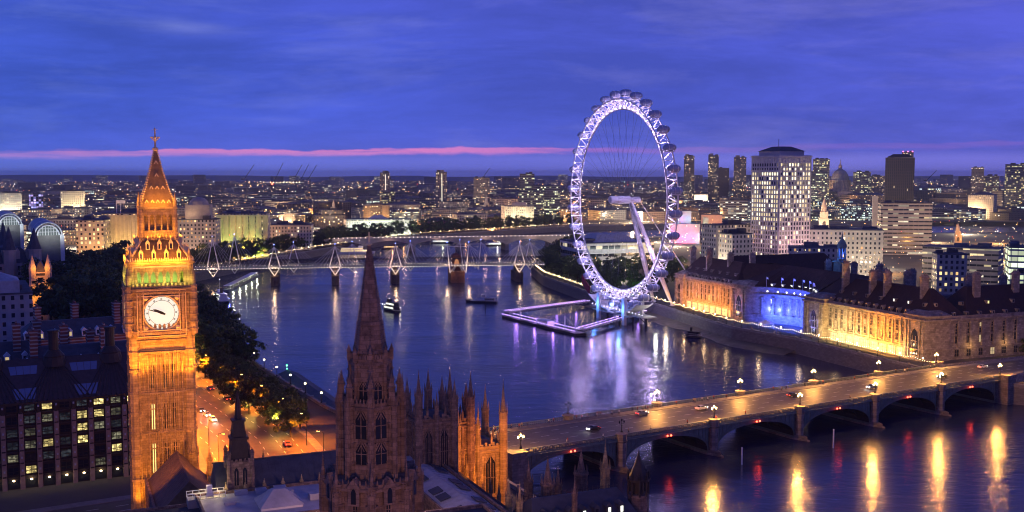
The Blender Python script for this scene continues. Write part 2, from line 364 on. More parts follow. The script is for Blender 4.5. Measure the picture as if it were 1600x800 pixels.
# river walls with a parapet
def offset(pts,dist):
    out=[]
    for i,p in enumerate(pts):
        a=Vector(pts[max(i-1,0)]); c=Vector(pts[min(i+1,len(pts)-1)]); dd=(c-a).normalized(); out.append((p[0]-dd.y*dist,p[1]+dd.x*dist))
    return out
def resample(pts,step):
    out=[pts[0]]
    for a,c in zip(pts,pts[1:]):
        l=math.dist(a,c); k=max(1,int(l/step))
        out+=[(a[0]+(c[0]-a[0])*i/k,a[1]+(c[1]-a[1])*i/k) for i in range(1,k+1)]
    return out
def strip(mb,pts,d0,d1,z0,z1,mi=0):
    A=offset(pts,d0); Bq=offset(pts,d1)
    for i in range(len(pts)-1):
        for q0,q1,za,zb,flip in ((A[i],A[i+1],z0,z1,0),(Bq[i],Bq[i+1],z0,z1,1)):
            mb.quad((*q0,za),(*q1,za),(*q1,zb),(*q0,zb),mi)
        mb.quad((*A[i],z1),(*A[i+1],z1),(*Bq[i+1],z1),(*Bq[i],z1),mi)
    for i in (0,len(pts)-1): mb.quad((*A[i],z0),(*Bq[i],z0),(*Bq[i],z1),(*A[i],z1),mi)
M['wallstone']=brickmat('embankment_granite',(.20,.185,.17),(.14,.13,.12),(.07,.065,.06),1.6,.7)
def river_wall(pts,label,side):
    t0=thing('river_wall',label,'wall',(pts[0][0],pts[0][1],0))
    mb=MB(); mb.T=Matrix.Translation((-pts[0][0],-pts[0][1],0)); q=resample(pts,12)
    strip(mb,q,-.05*side,1.2*side,-1,GZ-.1,0); mb.build('wall',M['wallstone'],t0,uv=True)
    mb=MB(); mb.T=Matrix.Translation((-pts[0][0],-pts[0][1],0)); strip(mb,q,-.25*side,.45*side,GZ-.1,GZ+1.05); strip(mb,q,-.4*side,.6*side,GZ+1.05,GZ+1.25)
    for p in resample(pts,14)[1:-1]: mb.box(p[0],p[1],GZ+1.25,.9,.9,.5)
    mb.build('parapet',M['granite'],t0)
    return t0
river_wall(NB[2:16],'long granite embankment wall under the clock tower and riverside trees','')if 0 else None
river_wall(NB[2:16],'long grey granite river wall below the dark trees beside the clock tower',1)
river_wall(SB[4:16],'stone river wall below the curved columned hall and the giant wheel',-1)
river_wall([SB[0],SB[1],SB[2],SB[3]],'short stone river wall past the far end of the arched bridge',-1)
river_wall(NB[0:3],'river terrace wall at the foot of the gothic palace turrets',1)
# foreshore at low tide
q=resample(SB[5:10],10); A=offset(q,.4); mb=MB(); rr=random.Random(5)
B1=[offset(q,4.5+3*sin(i*.7)+2*rr.random())[i] for i in range(len(q))]; C1=[offset(q,9+3*sin(i*.7)+3*rr.random())[i] for i in range(len(q))]
for i in range(len(q)-1):
    mb.quad((*A[i],1.7),(*A[i+1],1.7),(*B1[i+1],.7),(*B1[i],.7)); mb.quad((*B1[i],.7),(*B1[i+1],.7),(*C1[i+1],-.3),(*C1[i],-.3))
tag(mb.build('foreshore',M['mud'],smooth=True),kind='structure')
# roads
def ribbon(mb,pts,d0,d1,z,mi=0,zs=None):
    A=offset(pts,d0); Bq=offset(pts,d1)
    for i in range(len(pts)-1):
        za=z if zs is None else zs[i]+z; zb=z if zs is None else zs[i+1]+z
        mb.quad((*A[i],za),(*Bq[i],za),(*Bq[i+1],zb),(*A[i+1],zb),mi)
def road(name,pts,wd,z,zs=None,pave=3.5,dash=True):
    mb=MB(); ribbon(mb,pts,-wd/2,wd/2,z,0,zs); tag(mb.build(name,M['asphalt']),kind='structure')
    if pave:
        mb=MB()
        for sg in (-1,1):
            ribbon(mb,pts,sg*wd/2,sg*(wd/2+pave),z+.13,0,zs)
            A=offset(pts,sg*wd/2)
            for i in range(len(pts)-1):
                za=z if zs is None else zs[i]+z; zb=z if zs is None else zs[i+1]+z
                mb.quad((*A[i],za),(*A[i+1],zb),(*A[i+1],zb+.13),(*A[i],za+.13))
        tag(mb.build('pavement',M['paving']),kind='structure')
    if dash:
        mb=MB(); k=0
        for off in ((-wd/4,0,wd/4) if wd<30 else (-12,-7,-2,3,8,13)):
            q=offset(pts,off); qq=q
            for i in range(len(qq)-1):
                a,c=Vector(qq[i]),Vector(qq[i+1]); l=(c-a).length; dd=(c-a)/l; nn=Vector((-dd.y,dd.x)); u=0
                za=z if zs is None else zs[i]+z; zb=z if zs is None else zs[i+1]+z
                while u+3<l:
                    p0=a+dd*u; p1=a+dd*(u+3); h0=za+(zb-za)*u/l+.005; h1=za+(zb-za)*(u+3)/l+.005
                    mb.quad((*(p0-nn*.1),h0),(*(p0+nn*.1),h0),(*(p1+nn*.1),h1),(*(p1-nn*.1),h1)); u+=7
        tag(mb.build('road_marking',M['mark']),kind='structure')
BU=Vector((.857,.515,0)); BV=Vector((-.515,.857,0)); BO=Vector((64,334,0))
def bp(s,v,z=0): p=BO+BU*s+BV*v; return (p.x,p.y,z)
DZ=9.9
wp=[bp(s,14)[:2] for s in (-72,-90,-110,-135,-175,-230,-330)]
road('road',wp,17,0,[DZ,DZ-.6,DZ-2,DZ-4,GZ+.06,GZ+.06,GZ+.06])
ep=[bp(s,14)[:2] for s in (146,165,200,250,330,480)]
road('road',ep,17,0,[DZ,DZ,DZ-.8,DZ-2.6,GZ+.06,GZ+.06])
emb=[(-46,300),(-62,338),(-86,380),(-122,440),(-158,520),(-228,690),(-271,800),(-284,880),(-268,985),(-232,1165),(-155,1418),(55,1668),(315,1806)]
road('road',emb[4:],17,GZ+.06)
WR=[(-65,286),(-81,325),(-105,367),(-141,427),(-170,486)]
road('road',WR,32,GZ+.064,None,2.5)
# bridge approach banks (earth and stone carrying the road down to the ground)
for s0,s1,nm,lab in ((-72,-150,'approach_bank','stone retaining bank carrying the road down from the bridge beside the clock tower'),(146,300,'approach_bank','stone retaining bank at the end of the bridge before the long hall')):
    mb=MB(); 
    for v in (.2,27.8):
        z1=GZ if s0<0 else GZ
        mb.quad(bp(s0,v,-1),bp(s1,v,GZ-1),bp(s1,v,GZ),bp(s0,v,DZ+1)); 
    a=[bp(s0,.2,-1),bp(s0,27.8,-1),bp(s0,27.8,DZ+.08),bp(s0,.2,DZ+.08)]; mb.quad(*a)
    tag(mb.build(nm,M['granite']),lab,'embankment')
# ================================================================ the arched road bridge (local x along the bridge, y towards its far side)
BA=math.atan2(BU.y,BU.x)
br=thing('arched_bridge','low road bridge of flat iron arches on granite piers crossing the lower river','bridge',(BO.x,BO.y,-1.7),BA)
SS=[-72,-36.5,0,38,75,111,146]
mb=MB(); mb.box(37,14,10.75,218,27.4,.8); mb.build('deck',M['asphalt'],br)
mb=MB()
for y0 in (2.2,25.8): mb.box(37,y0,11.55,218,3.6,.16)
mb.build('pavement',M['paving'],br)
mb=MB()
for y0 in (9,14,19):
    x=-70
    while x<144: mb.quad((x,y0-.08,11.556),(x+3,y0-.08,11.556),(x+3,y0+.08,11.556),(x,y0+.08,11.556)); x+=7
for y0 in (4.4,23.6): mb.quad((-72,y0-.08,11.556),(146,y0-.08,11.556),(146,y0+.08,11.556),(-72,y0+.08,11.556))
mb.build('road_marking',M['mark'],br)
for yf,sg in ((0,-1),(28,1)):
    mb=MB(); mb.box(37,yf+sg*.15,10.6,218,.9,.35); mb.box(37,yf+sg*.05,10.95,218,.55,.5); mb.box(37,yf,12.55,218,.45,.2)
    x=-71.5
    while x<146: mb.box(x,yf,11.45,.22,.22,1.1); mb.box(x+.4,yf,11.9,.16,.14,.4); x+=.8
    mb.build('parapet',M['green_iron'],br)
def arch_mesh(l):
    mb=MB(); n=18; a=l/2-1.9
    pts=[(a*cos(PI*i/n)*-1, 2.6+6.9*sin(PI*i/n)**.8) for i in range(n+1)]
    for yf in (.25,27.75):
        for (x0,z0),(x1,z1) in zip(pts,pts[1:]): mb.quad((x0,yf,z0),(x1,yf,z1),(x1,yf,10.7),(x0,yf,10.7))
    for (x0,z0),(x1,z1) in zip(pts,pts[1:]): mb.quad((x0,.25,z0),(x0,27.75,z0),(x1,27.75,z1),(x1,.25,z1),1)
    for yy in (0.05,):
        for q in (0,.75):
            for (x0,z0),(x1,z1) in zip(pts,pts[1:]): mb.tube((x0,.14,z0+.12+q),(x1,.14,z1+.12+q),.13,4)
    for i in range(2,n-1):
        x,z=pts[i]
        if 10.5-z>1.6: mb.tube((x,.16,z+.8),(x,.16,10.5),.09,4)
    for k in range(1,5):
        y=28*k/5
        for (x0,z0),(x1,z1) in zip(pts,pts[1:]): mb.quad((x0,y,z0-.01),(x1,y,z1-.01),(x1,y,z1-.5),(x0,y,z0-.5),1)
    for k in (-1,1): 
        mb.box(k*(l/2-1.8),14,2,.3,27.4,8.7)
    return mb.mesh('arch',[M['green_iron'],M['dark']])
M['pierstone']=pm('pier_granite',(.26,.22,.18),.85,course=.8,sc=.5,var=.35,bump=.3)
for s0,s1 in zip(SS,SS[1:]): link('arch',arch_mesh(s1-s0),br,((s0+s1)/2,0,0))
mb=MB()
mb.prism([(-2.3,1),(0,-5.2),(2.3,1),(2.3,27),(0,33.2),(-2.3,27)],-2,2.2,0); mb.prism([(-1.9,.5),(0,-4),(1.9,.5),(1.9,27.5),(0,32),(-1.9,27.5)],2.2,3.1,0)
mb.box(0,14,3,3.4,26,7.7)
for y in (-.4,28.4):
    mb.fr(0,y,2.8,10.4,1.35,1.35,8); mb.fr(0,y,10.4,10.9,1.35,1.75,8); mb.fr(0,y,10.9,12.8,1.5,1.5,8); mb.fr(0,y,12.8,13.15,1.8,1.8,8); mb.fr(0,y,13.15,13.5,1.2,.5,8)
pmesh=mb.mesh('pier',M['pierstone'])
for s in SS[1:-1]: link('pier',pmesh,br,(s,0,0))
for s in (-74.5,148.5):
    mb=MB(); mb.box(s,14,-2,5,36,12.6)
    for y in (-2.5,30.5): mb.box(s,y,10.6,5,3,2.2); mb.box(s,y,12.8,5.6,3.6,.4)
    mb.build('abutment',M['pierstone'],br)
# red navigation lamps in pairs under each crown: parts of the bridge
for s0,s1 in zip(SS,SS[1:]):
    for dx in (-.7,.7):
        mb=MB(); mb.ball((s0+s1)/2+dx,-.55,10.1,.3,1,6,4); mb.box((s0+s1)/2+dx,-.3,10.0,.2,.4,.9)
        o=mb.build('navigation_lamp',[M['dark'],M['red_l']],br)
    lamp('POINT','red_light',((s0+s1)/2,-1.1,10.0),110,(1,.05,.02),o,.35)
# three-lantern lamp standards on every pier
def lamp_std(lit=True):
    r=thing('bridge_lamp','x','street lamp')
    mb=MB(); mb.fr(0,0,0,.7,.42,.3,8); mb.lathe(0,0,[(.16,.7),(.12,2.2),(.2,2.3),(.1,2.5),(.08,3.6)],8)
    mb.tube((-.85,0,2.75),(.85,0,2.75),.06); mb.tube((-.85,0,2.75),(-.85,0,3.05),.05); mb.tube((.85,0,2.75),(.85,0,3.05),.05)
    mb.tube((-.5,0,2.75),(0,0,2.1),.04); mb.tube((.5,0,2.75),(0,0,2.1),.04)
    mb.build('post',M['iron'],r)
    for x,z in ((-.85,3.05),(.85,3.05),(0,3.6)):
        mb=MB(); mb.fr(x,0,z,z+.55,.12,.22,6,mi=0); mb.fr(x,0,z+.55,z+.75,.25,.04,6,mi=1); mb.tube((x,0,z+.8),(x,0,z+1.0),.03,4,1)
        mb.build('lantern',[M['bulb2'] if lit else M['glass'],M['iron']],r)
    return r
M['bulb2']=em('bridge_lantern',(1,.66,.24),38)
Lp=lamp_std(True); lamp('POINT','lamp_light',(0,.2,4.9),15500,(1,.42,.08),Lp,.45); Lu=lamp_std(False); usedL=[False,False]
ords=['first','second','third','fourth','fifth','sixth','seventh','eighth','ninth','tenth']
for k,s in enumerate(SS):
    for y,side in ((-.4,'near parapet'),(28.4,'river-wheel side parapet')):
        unlit=(k==1)
        src=Lu if unlit else Lp; i=1 if unlit else 0
        o=src if not usedL[i] else copy_tree(src); usedL[i]=True
        o.location=bp(s,y,11.5); o.rotation_euler=(0,0,BA)
        o['label']=('unlit' if unlit else 'glowing')+' three lantern standard, '+ords[k]+' from the clock tower end of the '+('near' if y<0 else 'far')+' bridge parapet'
        o['group']='lamp standards on the arched bridge'
# ================================================================ the giant observation wheel (local x towards the land, y along the bank)
EO=(65,642,0); HUB=73.6; RR=60.0
ey=thing('observation_wheel','giant white observation wheel lit violet, standing over the river edge','observation wheel',EO,AX)
def rp(x,r,a): return (x,r*sin(a),HUB+r*cos(a))
NS=64; ang=[2*PI*i/NS for i in range(NS)]
mb=MB()
for i in range(NS):
    a0=ang[i]; a1=ang[(i+1)%NS]; am=(a0+2*PI*(i+.5)/NS)/2 if 0 else a0+PI/NS
    for x in (-3.4,3.4): mb.tube(rp(x,RR,a0),rp(x,RR,a1),.44,5,cap=False)
    mb.tube(rp(0,RR-5.8,a0),rp(0,RR-5.8,a1),.5,5,cap=False)
mb.build('rim',M['white_steel'],ey)
mb=MB()
for i in range(NS):
    a0=ang[i]; a1=ang[(i+1)%NS]; am=a0+PI/NS
    for x in (-3.4,3.4):
        mb.tube(rp(x,RR,a0),rp(0,RR-5.8,am),.26,4,cap=False); mb.tube(rp(0,RR-5.8,am),rp(x,RR,a1),.26,4,cap=False)
    mb.tube(rp(-3.4,RR,a0),rp(3.4,RR,a0),.26,4,cap=False)
    if i%2: mb.tube(rp(-3.4,RR,a0),rp(3.4,RR,a1),.16,4,cap=False)
    else: mb.tube(rp(3.4,RR,a0),rp(-3.4,RR,a1),.16,4,cap=False)
mb.build('truss_bracing',M['white_steel'],ey)
# lamps set inside the truss
mb=MB()
for i in range(NS): 
    p=rp(0,RR-5.2,ang[i]+.01); mb.ball(*p,.34,0,6,4)
lmm=em('rim_lamp_white_violet',(.82,.72,1),18)

for i in range(NS):
    for x in (-3.4,3.4): p=rp(x*.93,RR-.7,ang[i]); mb.ball(*p,.26,0,5,3)
lo=mb.build('rim_lamps',lmm,ey); lo.name='rim_lighting'
for i in range(48):
    a=2*PI*(i+.5)/48; lamp('POINT','rim_light',rp(0,RR-2.6,a),1500,(.72,.52,1),lo,.5)
mb=MB()
for i in range(NS):
    a=ang[i]; x=4.6 if i%2 else -4.6
    mb.tube((x+2,0,HUB),rp(0,RR-5.8,a),.055,3,cap=False)
mb.build('spokes',pm('steel_cable',(.12,.12,.14),.5,var=0),ey)
mb=MB(); rot=Matrix.Rotation(PI/2,4,'Y')
mb.T=Matrix.Translation((0,0,HUB))@rot
mb.lathe(0,0,[(0,-7),(1.9,-7),(2.3,-6.4),(2.3,6.4),(1.7,6.8),(1.7,13.2),(1.3,13.6),(0,13.6)],16)
mb.build('hub',M['white_steel'],ey)
for y in (4,27):
    mb=MB(); a=Vector((8,y*.08,HUB-1.2)); c=Vector((40,y,GZ)); d3=(c-a)
    pts=[a,a+d3*.18,a+d3*.55,a+d3*.88,c]; rr=[.8,1.35,1.6,1.25,.7]
    for k in range(4): mb.tube(pts[k],pts[k+1],rr[k],10,r2=rr[k+1])
    mb.fr(40,y,GZ-.2,GZ+.8,1.8,1.4,8); mb.build('leg',M['white_steel'],ey)
for y in (-6,6,18,30):
    mb=MB(); mb.tube((13,0,HUB),(76,22+y*.06,GZ),.16,5); mb.build('stay_cable',M['white_steel'],ey)
# capsules
mb=MB(); n=14; prof=[(0,-4),(.9,-3.85),(1.55,-3.2),(1.95,-1.9),(2.05,0),(1.95,1.9),(1.55,3.2),(.9,3.85),(0,4)]
mb.T=Matrix.Rotation(PI/2,4,'Y'); mb.lathe(0,0,prof,n); mb.T=None
capm,t,b=nmat('capsule_glass'); b.inputs['Base Color'].default_value=(.34,.40,.56,1); b.inputs['Roughness'].default_value=.12; b.inputs['Specular IOR Level'].default_value=.8
shell=mb.mesh('capsule',capm,smooth=True)
mb=MB()
for x in (-1.5,1.5):
    for i in range(14):
        a=2*PI*i/14; c=2*PI*(i+1)/14; mb.tube((x,2.2*cos(a),2.2*sin(a)),(x,2.2*cos(c),2.2*sin(c)),.16,4,cap=False)
mb.box(0,0,-2.35,5,2.2,.5)
ring=mb.mesh('mounting_ring',M['white_steel'])
for i in range(32):
    a=2*PI*(i+.5)/32; p=rp(0,RR+3.6,a)
    c=link('capsule',shell,ey,p); link('mounting_ring',ring,c)
# boarding station under the rim
st=thing('boarding_station','blue lit steel boarding station straddling the foot of the giant wheel','platform',(65,642,0),AX)
mb=MB()
for y0,y1 in ((-30,-14),(14,32)): pass
mb.box(2,0,5.6,9,66,.7); mb.box(-4.5,0,5.0,3.5,46,.7); mb.build('platform',M['concrete'],st)
for y in (-16,16):
    for x in (-5.5,6.5):
        mb=MB(); mb.box(x,y,-1,1.6,3.2,17); mb.box(x,y,9,1.9,3.6,.5); mb.box(x,y,14,1.9,3.6,.5); mb.build('guide_tower',M['white_steel'],st)
for sg in (-1,1):
    mb=MB(); pts=[rp(0,RR+7.2,PI+sg*.08*k) for k in range(1,7)]
    for p,q in zip(pts,pts[1:]):
        for x in (-5,5): mb.tube((x,p[1],p[2]),(x,q[1],q[2]),.5,5)
        mb.quad((-5,p[1],p[2]-.6),(5,p[1],p[2]-.6),(5,q[1],q[2]-.6),(-5,q[1],q[2]-.6))
    mb.build('guide_cradle',M['white_steel'],st)
mb=MB(); pts=[rp(0,RR+6.4,PI-.09*k) for k in range(5,8)]
for p,q in zip(pts,pts[1:]):
    mb.quad((-5.8,p[1],p[2]),(-5.8,q[1],q[2]),(-5.8,q[1],q[2]+5),(-5.8,p[1],p[2]+5)); mb.quad((-5.2,p[1],p[2]),(-5.2,q[1],q[2]),(-5.2,q[1],q[2]+5),(-5.2,p[1],p[2]+5)); mb.quad((-5.8,p[1],p[2]+5),(-5.8,q[1],q[2]+5),(-5.2,q[1],q[2]+5),(-5.2,p[1],p[2]+5))
mb.build('fairing',pm('crimson_panel',(.35,.02,.06),.5,var=.2,sc=.5),st)
for y in (-24,-8,8,24):
    for x in (-4,5):
        mb=MB(); mb.tube((x,y,-2),(x,y,5.6),.6,8); mb.tube((x,y,1),(x*.3,y+4,5.4),.3,5); mb.build('pile',M['dark'],st)
mb=MB()
for i in range(34):
    y=-32+i*1.95
    mb.tube((-2.4,y,6.3),(-2.4,y,7.4),.05,4); 
    if i%2==0: mb.ball(-2.4,y,7.6,.22,1,5,3)
mb.tube((-2.4,-32,7.3),(-2.4,33,7.3),.06,4)
mb.build('railing',[M['white_steel'],em('pier_lamp',(.85,.7,1),12)],st)
for x,y,e,c in ((-9,-16,2600,(.08,.28,1)),(-9,16,2600,(.08,.28,1)),(-3,4,1800,(.2,.3,1)),(8,-30,2200,(.9,.9,.7)),(10,-38,2200,(1,.85,.6)),(9,25,2500,(.1,.2,1))):
    lamp('POINT','platform_light',(x,y,9.5),e,c,st,.6)
# the river pier: pontoon and two gangways
Z1=1.4
pier=thing('passenger_pier','violet lit floating pier with two long gangways below the giant wheel','pier',(20,630,0))
def loc(px,py,z=Z1): x,y=W(px,py,z); return (x-20,y-630)
pa,pb,pc,pd=loc(792,493),loc(908,521),loc(1006,492),loc(918,476)
mm=em('pier_string_lamp',(.60,.36,1),10)
def deckpiece(name,a,c,wd,z0,z1,lift=0):
    a=Vector(a); c=Vector(c); dd=(c-a); l=dd.length; rot=math.atan2(dd.y,dd.x); mb=MB()
    mb.T=Matrix.Translation((a.x,a.y,0))@Matrix.Rotation(rot,4,'Z')
    mb.box(l/2,0,z0,l,wd,z1-z0,0,0)
    for y in (-wd/2+.2,wd/2-.2):
        x=.5
        while x<l:
            mb.tube((x,y,z1),(x,y,z1+1.15),.05,4,3)
            if int(x/1.6)%1==0: mb.ball(x,y,z1+1.3,.17,2,5,3)
            x+=1.7
        mb.tube((0,y,z1+1.1),(l,y,z1+1.1),.05,4,3); mb.tube((0,y,z1+.6),(l,y,z1+.6),.04,4,3)
    if lift:
        for y in (-wd/2,wd/2):
            k=int(l/4)
            for i in range(k): mb.tube((i*l/k,y,z1-.6),((i+.5)*l/k,y,z1+1.1),.09,4,1); mb.tube(((i+.5)*l/k,y,z1+1.1),((i+1)*l/k,y,z1-.6),.09,4,1)
    o=mb.build(name,[M['dark'],M['white_steel'],mm,M['dark']],pier)
    for u in (.15,.4,.65,.9):
        p=a+dd*u; lamp('POINT','pier_light',(p.x,p.y,z1+2.6),700,(.45,.22,1),o,.5)
    return o
deckpiece('pontoon',pa,pb,7,-.5,1.4); deckpiece('gangway',pd,pa,4.4,2.6,3.2,1); deckpiece('gangway',pb,pc,4.4,2.6,3.2,1)
mb=MB(); q=Vector(pa)+(Vector(pb)-Vector(pa))*.55; mb.box(q.x,q.y,1.4,12,4.5,2.6,math.atan2(pb[1]-pa[1],pb[0]-pa[0])); mb.box(q.x,q.y,4,13,5.5,.3,math.atan2(pb[1]-pa[1],pb[0]-pa[0])); mb.build('shelter',M['white_steel'],pier)
for u in (.2,.8):
    q=Vector(pa)+(Vector(pb)-Vector(pa))*u; mb=MB(); mb.tube((q.x,q.y,-1),(q.x,q.y,9),.3,6); mb.tube((q.x,q.y,9),(q.x+5,q.y+8,3),.06,4); mb.build('mooring_post',M['white_steel'],pier)

for x,y,z,e in ((20,-6,40,9000),(24,40,40,9000),(-1,-9,HUB+6,2500),(14,-8,HUB-6,2500)): lamp('POINT','leg_light',(x,y,z),e,(.62,.48,1),ey,.6)
# ================================================================ the clock tower
TX,TY,_=P(249,483,235); TRZ=R(22.4)
ct=thing('clock_tower','tall gothic clock tower floodlit orange with a glowing white dial','clock tower',(TX,TY,GZ),TRZ)
b0=GZ
def zt(y): return P(249,y,TY)[2]-b0        # height above the tower base seen at that row of the photo
zc=zt(483); z_sh=zt(521); z_cl=zt(446); z_be=zt(414); z_r1=zt(373); z_la=zt(323); z_sp=zt(236); z_fi=zt(199)
BW=6.35; CW=7.15
def side(k): return Matrix.Rotation(k*PI/2,4,'Z')
# shaft
mb=MB(); mb.box(0,0,0,2*BW-.9,2*BW-.9,z_sh)
mb.build('shaft',M['stone'],ct)
sec=[zt(604),zt(664),zt(735)]
mb=MB()
for k in range(4):
    mb.T=side(k)
    y=-(BW-.45)
    for i in range(12):
        x=-4.85+9.7*i/11
        mb.box(x,y-.12,0,.26,.6 if i%2 else .95,z_sh-3.2)
    for i in range(23):
        x=-5.1+10.2*i/22; mb.box(x,y-.06,0,.09,.25,z_sh-3)
    # blind arcades below each string course
    for zz in [z_sh-3.4]+sec:
        for i in range(11):
            x=-4.41+8.82*i/10
            mb.panel((x,y,zz-2.6),(1,0,0),.62,2.2,.22,(0,-1,0),pointed=True)
    for zz in (zt(548),zt(575),zt(630),zt(690)):
        mb.box(0,y-.05,zz,9.9,.3,.22)
mb.T=None
mb.build('stone_panelling',M['stone'],ct)
for sx in (-1,1):
    for sy in (-1,1):
        mb=MB(); x,y=sx*(BW-.55),sy*(BW-.55)
        mb.fr(x,y,0,z_sh+.4,.95,.95,8)
        for a in range(8):
            th=PI/8+a*PI/4; mb.tube((x+1.0*cos(th),y+1.0*sin(th),0),(x+1.0*cos(th),y+1.0*sin(th),z_sh),.12,4)
        for zz in [z_sh-3.2]+sec+[zt(570),zt(634),zt(698)]: mb.fr(x,y,zz-.2,zz+.35,1.18,1.18,8)
        mb.build('corner_buttress',M['stone'],ct)
for zz in sec+[z_sh-3.1,z_sh-.5]:
    mb=MB(); mb.box(0,0,zz-.3,2*BW+.35,2*BW+.35,.4); mb.box(0,0,zz+.05,2*BW-.45,2*BW-.45,.5)
    for k in range(4):
        mb.T=side(k)
        for i in range(24): mb.box(-5.6+11.2*i/23,-(BW+.02),zz-.55,.2,.2,.25)
    mb.T=None; mb.build('string_course',M['stone'],ct)
# slit windows
for (za,zb,litk) in ((zt(598),zt(553),()),(zt(660),zt(612),(0,)),(zt(726),zt(674),(0,))):
    for k in (0,3,1,2):
        for i,x in enumerate((-2.2,.44,2.2)):
            mb=MB(); mb.T=side(k); mb.panel((x,-(BW-.45),za),(1,0,0),.6,zb-za,.12,(0,-1,0),pointed=True)
            mb.build('slit_window',M['w_yel'] if (k==0 and i in litk) else M['glass'],ct)
# corbelled clock stage
mb=MB()
for j in range(4): mb.box(0,0,z_sh-.2+j*.45,2*(BW+.2+j*.2),2*(BW+.2+j*.2),.5)
mb.box(0,0,z_sh+1.2,2*CW-1.0,2*CW-1.0,z_cl-z_sh-1.2)
for k in range(4):
    mb.T=side(k); y=-(CW-.5)
    for x in (-5.6,-5.1,5.1,5.6,-4.65,4.65): mb.box(x,y-.1,z_sh+1.4,.2,.5,z_cl-z_sh-1.6)
    for i in range(26): mb.box(-6.4+12.8*i/25,y-.35,z_sh+.75,.26,.5,.6)
    for i in range(14): mb.panel((-6.1+12.2*i/13,y+.0,z_sh+1.6),(1,0,0),.55,1.5,.28,(0,-1,0),pointed=True)
    for j in range(7):
        for x in (-5.35,5.35,-6.2,6.2): mb.panel((x,y,z_sh+3.3+j*1.05),(1,0,0),.36,.8,.2,(0,-1,0),pointed=True)
mb.T=None; mb.build('clock_stage',M['stone'],ct)
for sx in (-1,1):
    for sy in (-1,1):
        mb=MB(); x,y=sx*(CW-.5),sy*(CW-.5); mb.fr(x,y,z_sh+.6,z_cl+.6,.8,.8,8)
        for j in range(6): mb.fr(x,y,z_sh+1.6+j*1.6,z_sh+1.85+j*1.6,.95,.95,8)
        mb.fr(x,y,z_cl+.6,z_cl+3.0,.55,.5,8); mb.fr(x,y,z_cl+3,z_cl+5.2,.55,.03,8); mb.ball(x,y,z_cl+5.3,.16,0,6,4)
        mb.build('corner_turret',M['stone'],ct)
dial_m=em('opal_clock_glass',(1,.96,.80),.86,True,(.3,.3,.28)); 
ironm=M['iron']; DR=3.65
for k in range(4):
    mb=MB(); mb.T=side(k); y=-(CW-.5)
    # square frame round the dial
    f=4.35
    for (x,z,wd,h) in ((0,zc+f-.25,2*f,.5),(0,zc-f-.25,2*f,.5),(-f,zc-f,.5,2*f),(f,zc-f,.5,2*f)): mb.box(x,y-.25,z,wd,.75,h)
    for g in (.62,-.62): 
        for (x,z,wd,h) in ((0,zc+f+g-.1,2*f+1.4,.16),(0,zc-f+g-.1,2*f+1.4,.16),(-f+g,zc-f-.6,.16,2*f+1.2),(f+g,zc-f-.6,.16,2*f+1.2)): mb.box(x,y-.35,z,wd,.5,h,0,1)
    for sx in (-1,1):
        for sz in (-1,1):
            mb.ball(sx*3.25,y-.1,zc+sz*3.25,.6,1,8,4); mb.ball(sx*3.75,y-.1,zc+sz*2.2,.28,1,6,4); mb.ball(sx*2.2,y-.1,zc+sz*3.75,.28,1,6,4)
    n=40
    for i in range(n):
        a,c=2*PI*i/n,2*PI*(i+1)/n; mb.tube(((DR+.12)*cos(a),y-.22,zc+(DR+.12)*sin(a)),((DR+.12)*cos(c),y-.22,zc+(DR+.12)*sin(c)),.2,5,1,cap=False)
    fr_=mb.build('dial_frame',[M['stone'],M['gold']],ct)
    mb=MB(); mb.T=side(k); n=48
    vs=[(DR*cos(2*PI*i/n),y-.12,zc+DR*sin(2*PI*i/n)) for i in range(n)]; mb.add(vs,[tuple(range(n))])
    dl=mb.build('clock_dial',dial_m,ct)
    mb=MB(); mb.T=side(k)
    for r in (DR*.97,DR*.74):
        for i in range(n):
            a,c=2*PI*i/n,2*PI*(i+1)/n; mb.tube((r*cos(a),y-.16,zc+r*sin(a)),(r*cos(c),y-.16,zc+r*sin(c)),.05,4,cap=False)
    for i in range(60):
        a=2*PI*i/60; r0,r1=(DR*.90,DR*.96)
        mb.tube((r0*cos(a),y-.16,zc+r0*sin(a)),(r1*cos(a),y-.16,zc+r1*sin(a)),.022,3)
    for i in range(12):
        a=2*PI*i/12
        for q in (-.045,0,.045): mb.tube((DR*.77*cos(a+q),y-.16,zc+DR*.77*sin(a+q)),(DR*.87*cos(a+q),y-.16,zc+DR*.87*sin(a+q)),.05,3)
    mb.build('numerals',ironm,dl)
    # ten minutes to ten: hour hand just short of X, minute hand at X too
    for nm,hh,ln,wd in (('hour_hand',9.86,2.0,.3),('minute_hand',9.55,3.2,.13)):
        th=PI/2-2*PI*hh/12; ux=Vector((cos(th),0,sin(th))); uz=Vector((-sin(th),0,cos(th))); o0=Vector((0,y-.3,zc))
        if nm=='hour_hand': th2=PI/2-2*PI*3.85/12
        mb=MB(); mb.T=side(k)
        o=[o0-ux*.8-uz*wd*.5,o0-ux*.8+uz*wd*.5,o0+uz*wd,o0+ux*ln*.7+uz*wd*.8,o0+ux*ln,o0+ux*ln*.7-uz*wd*.8,o0-uz*wd]
        off=Vector((0,-.08,0)); m_=len(o)
        mb.add([tuple(p) for p in o]+[tuple(p+off) for p in o],[tuple(range(m_)),tuple(range(m_,2*m_))]+[(i,(i+1)%m_,m_+(i+1)%m_,m_+i) for i in range(m_)])
        mb.build(nm,ironm,dl)
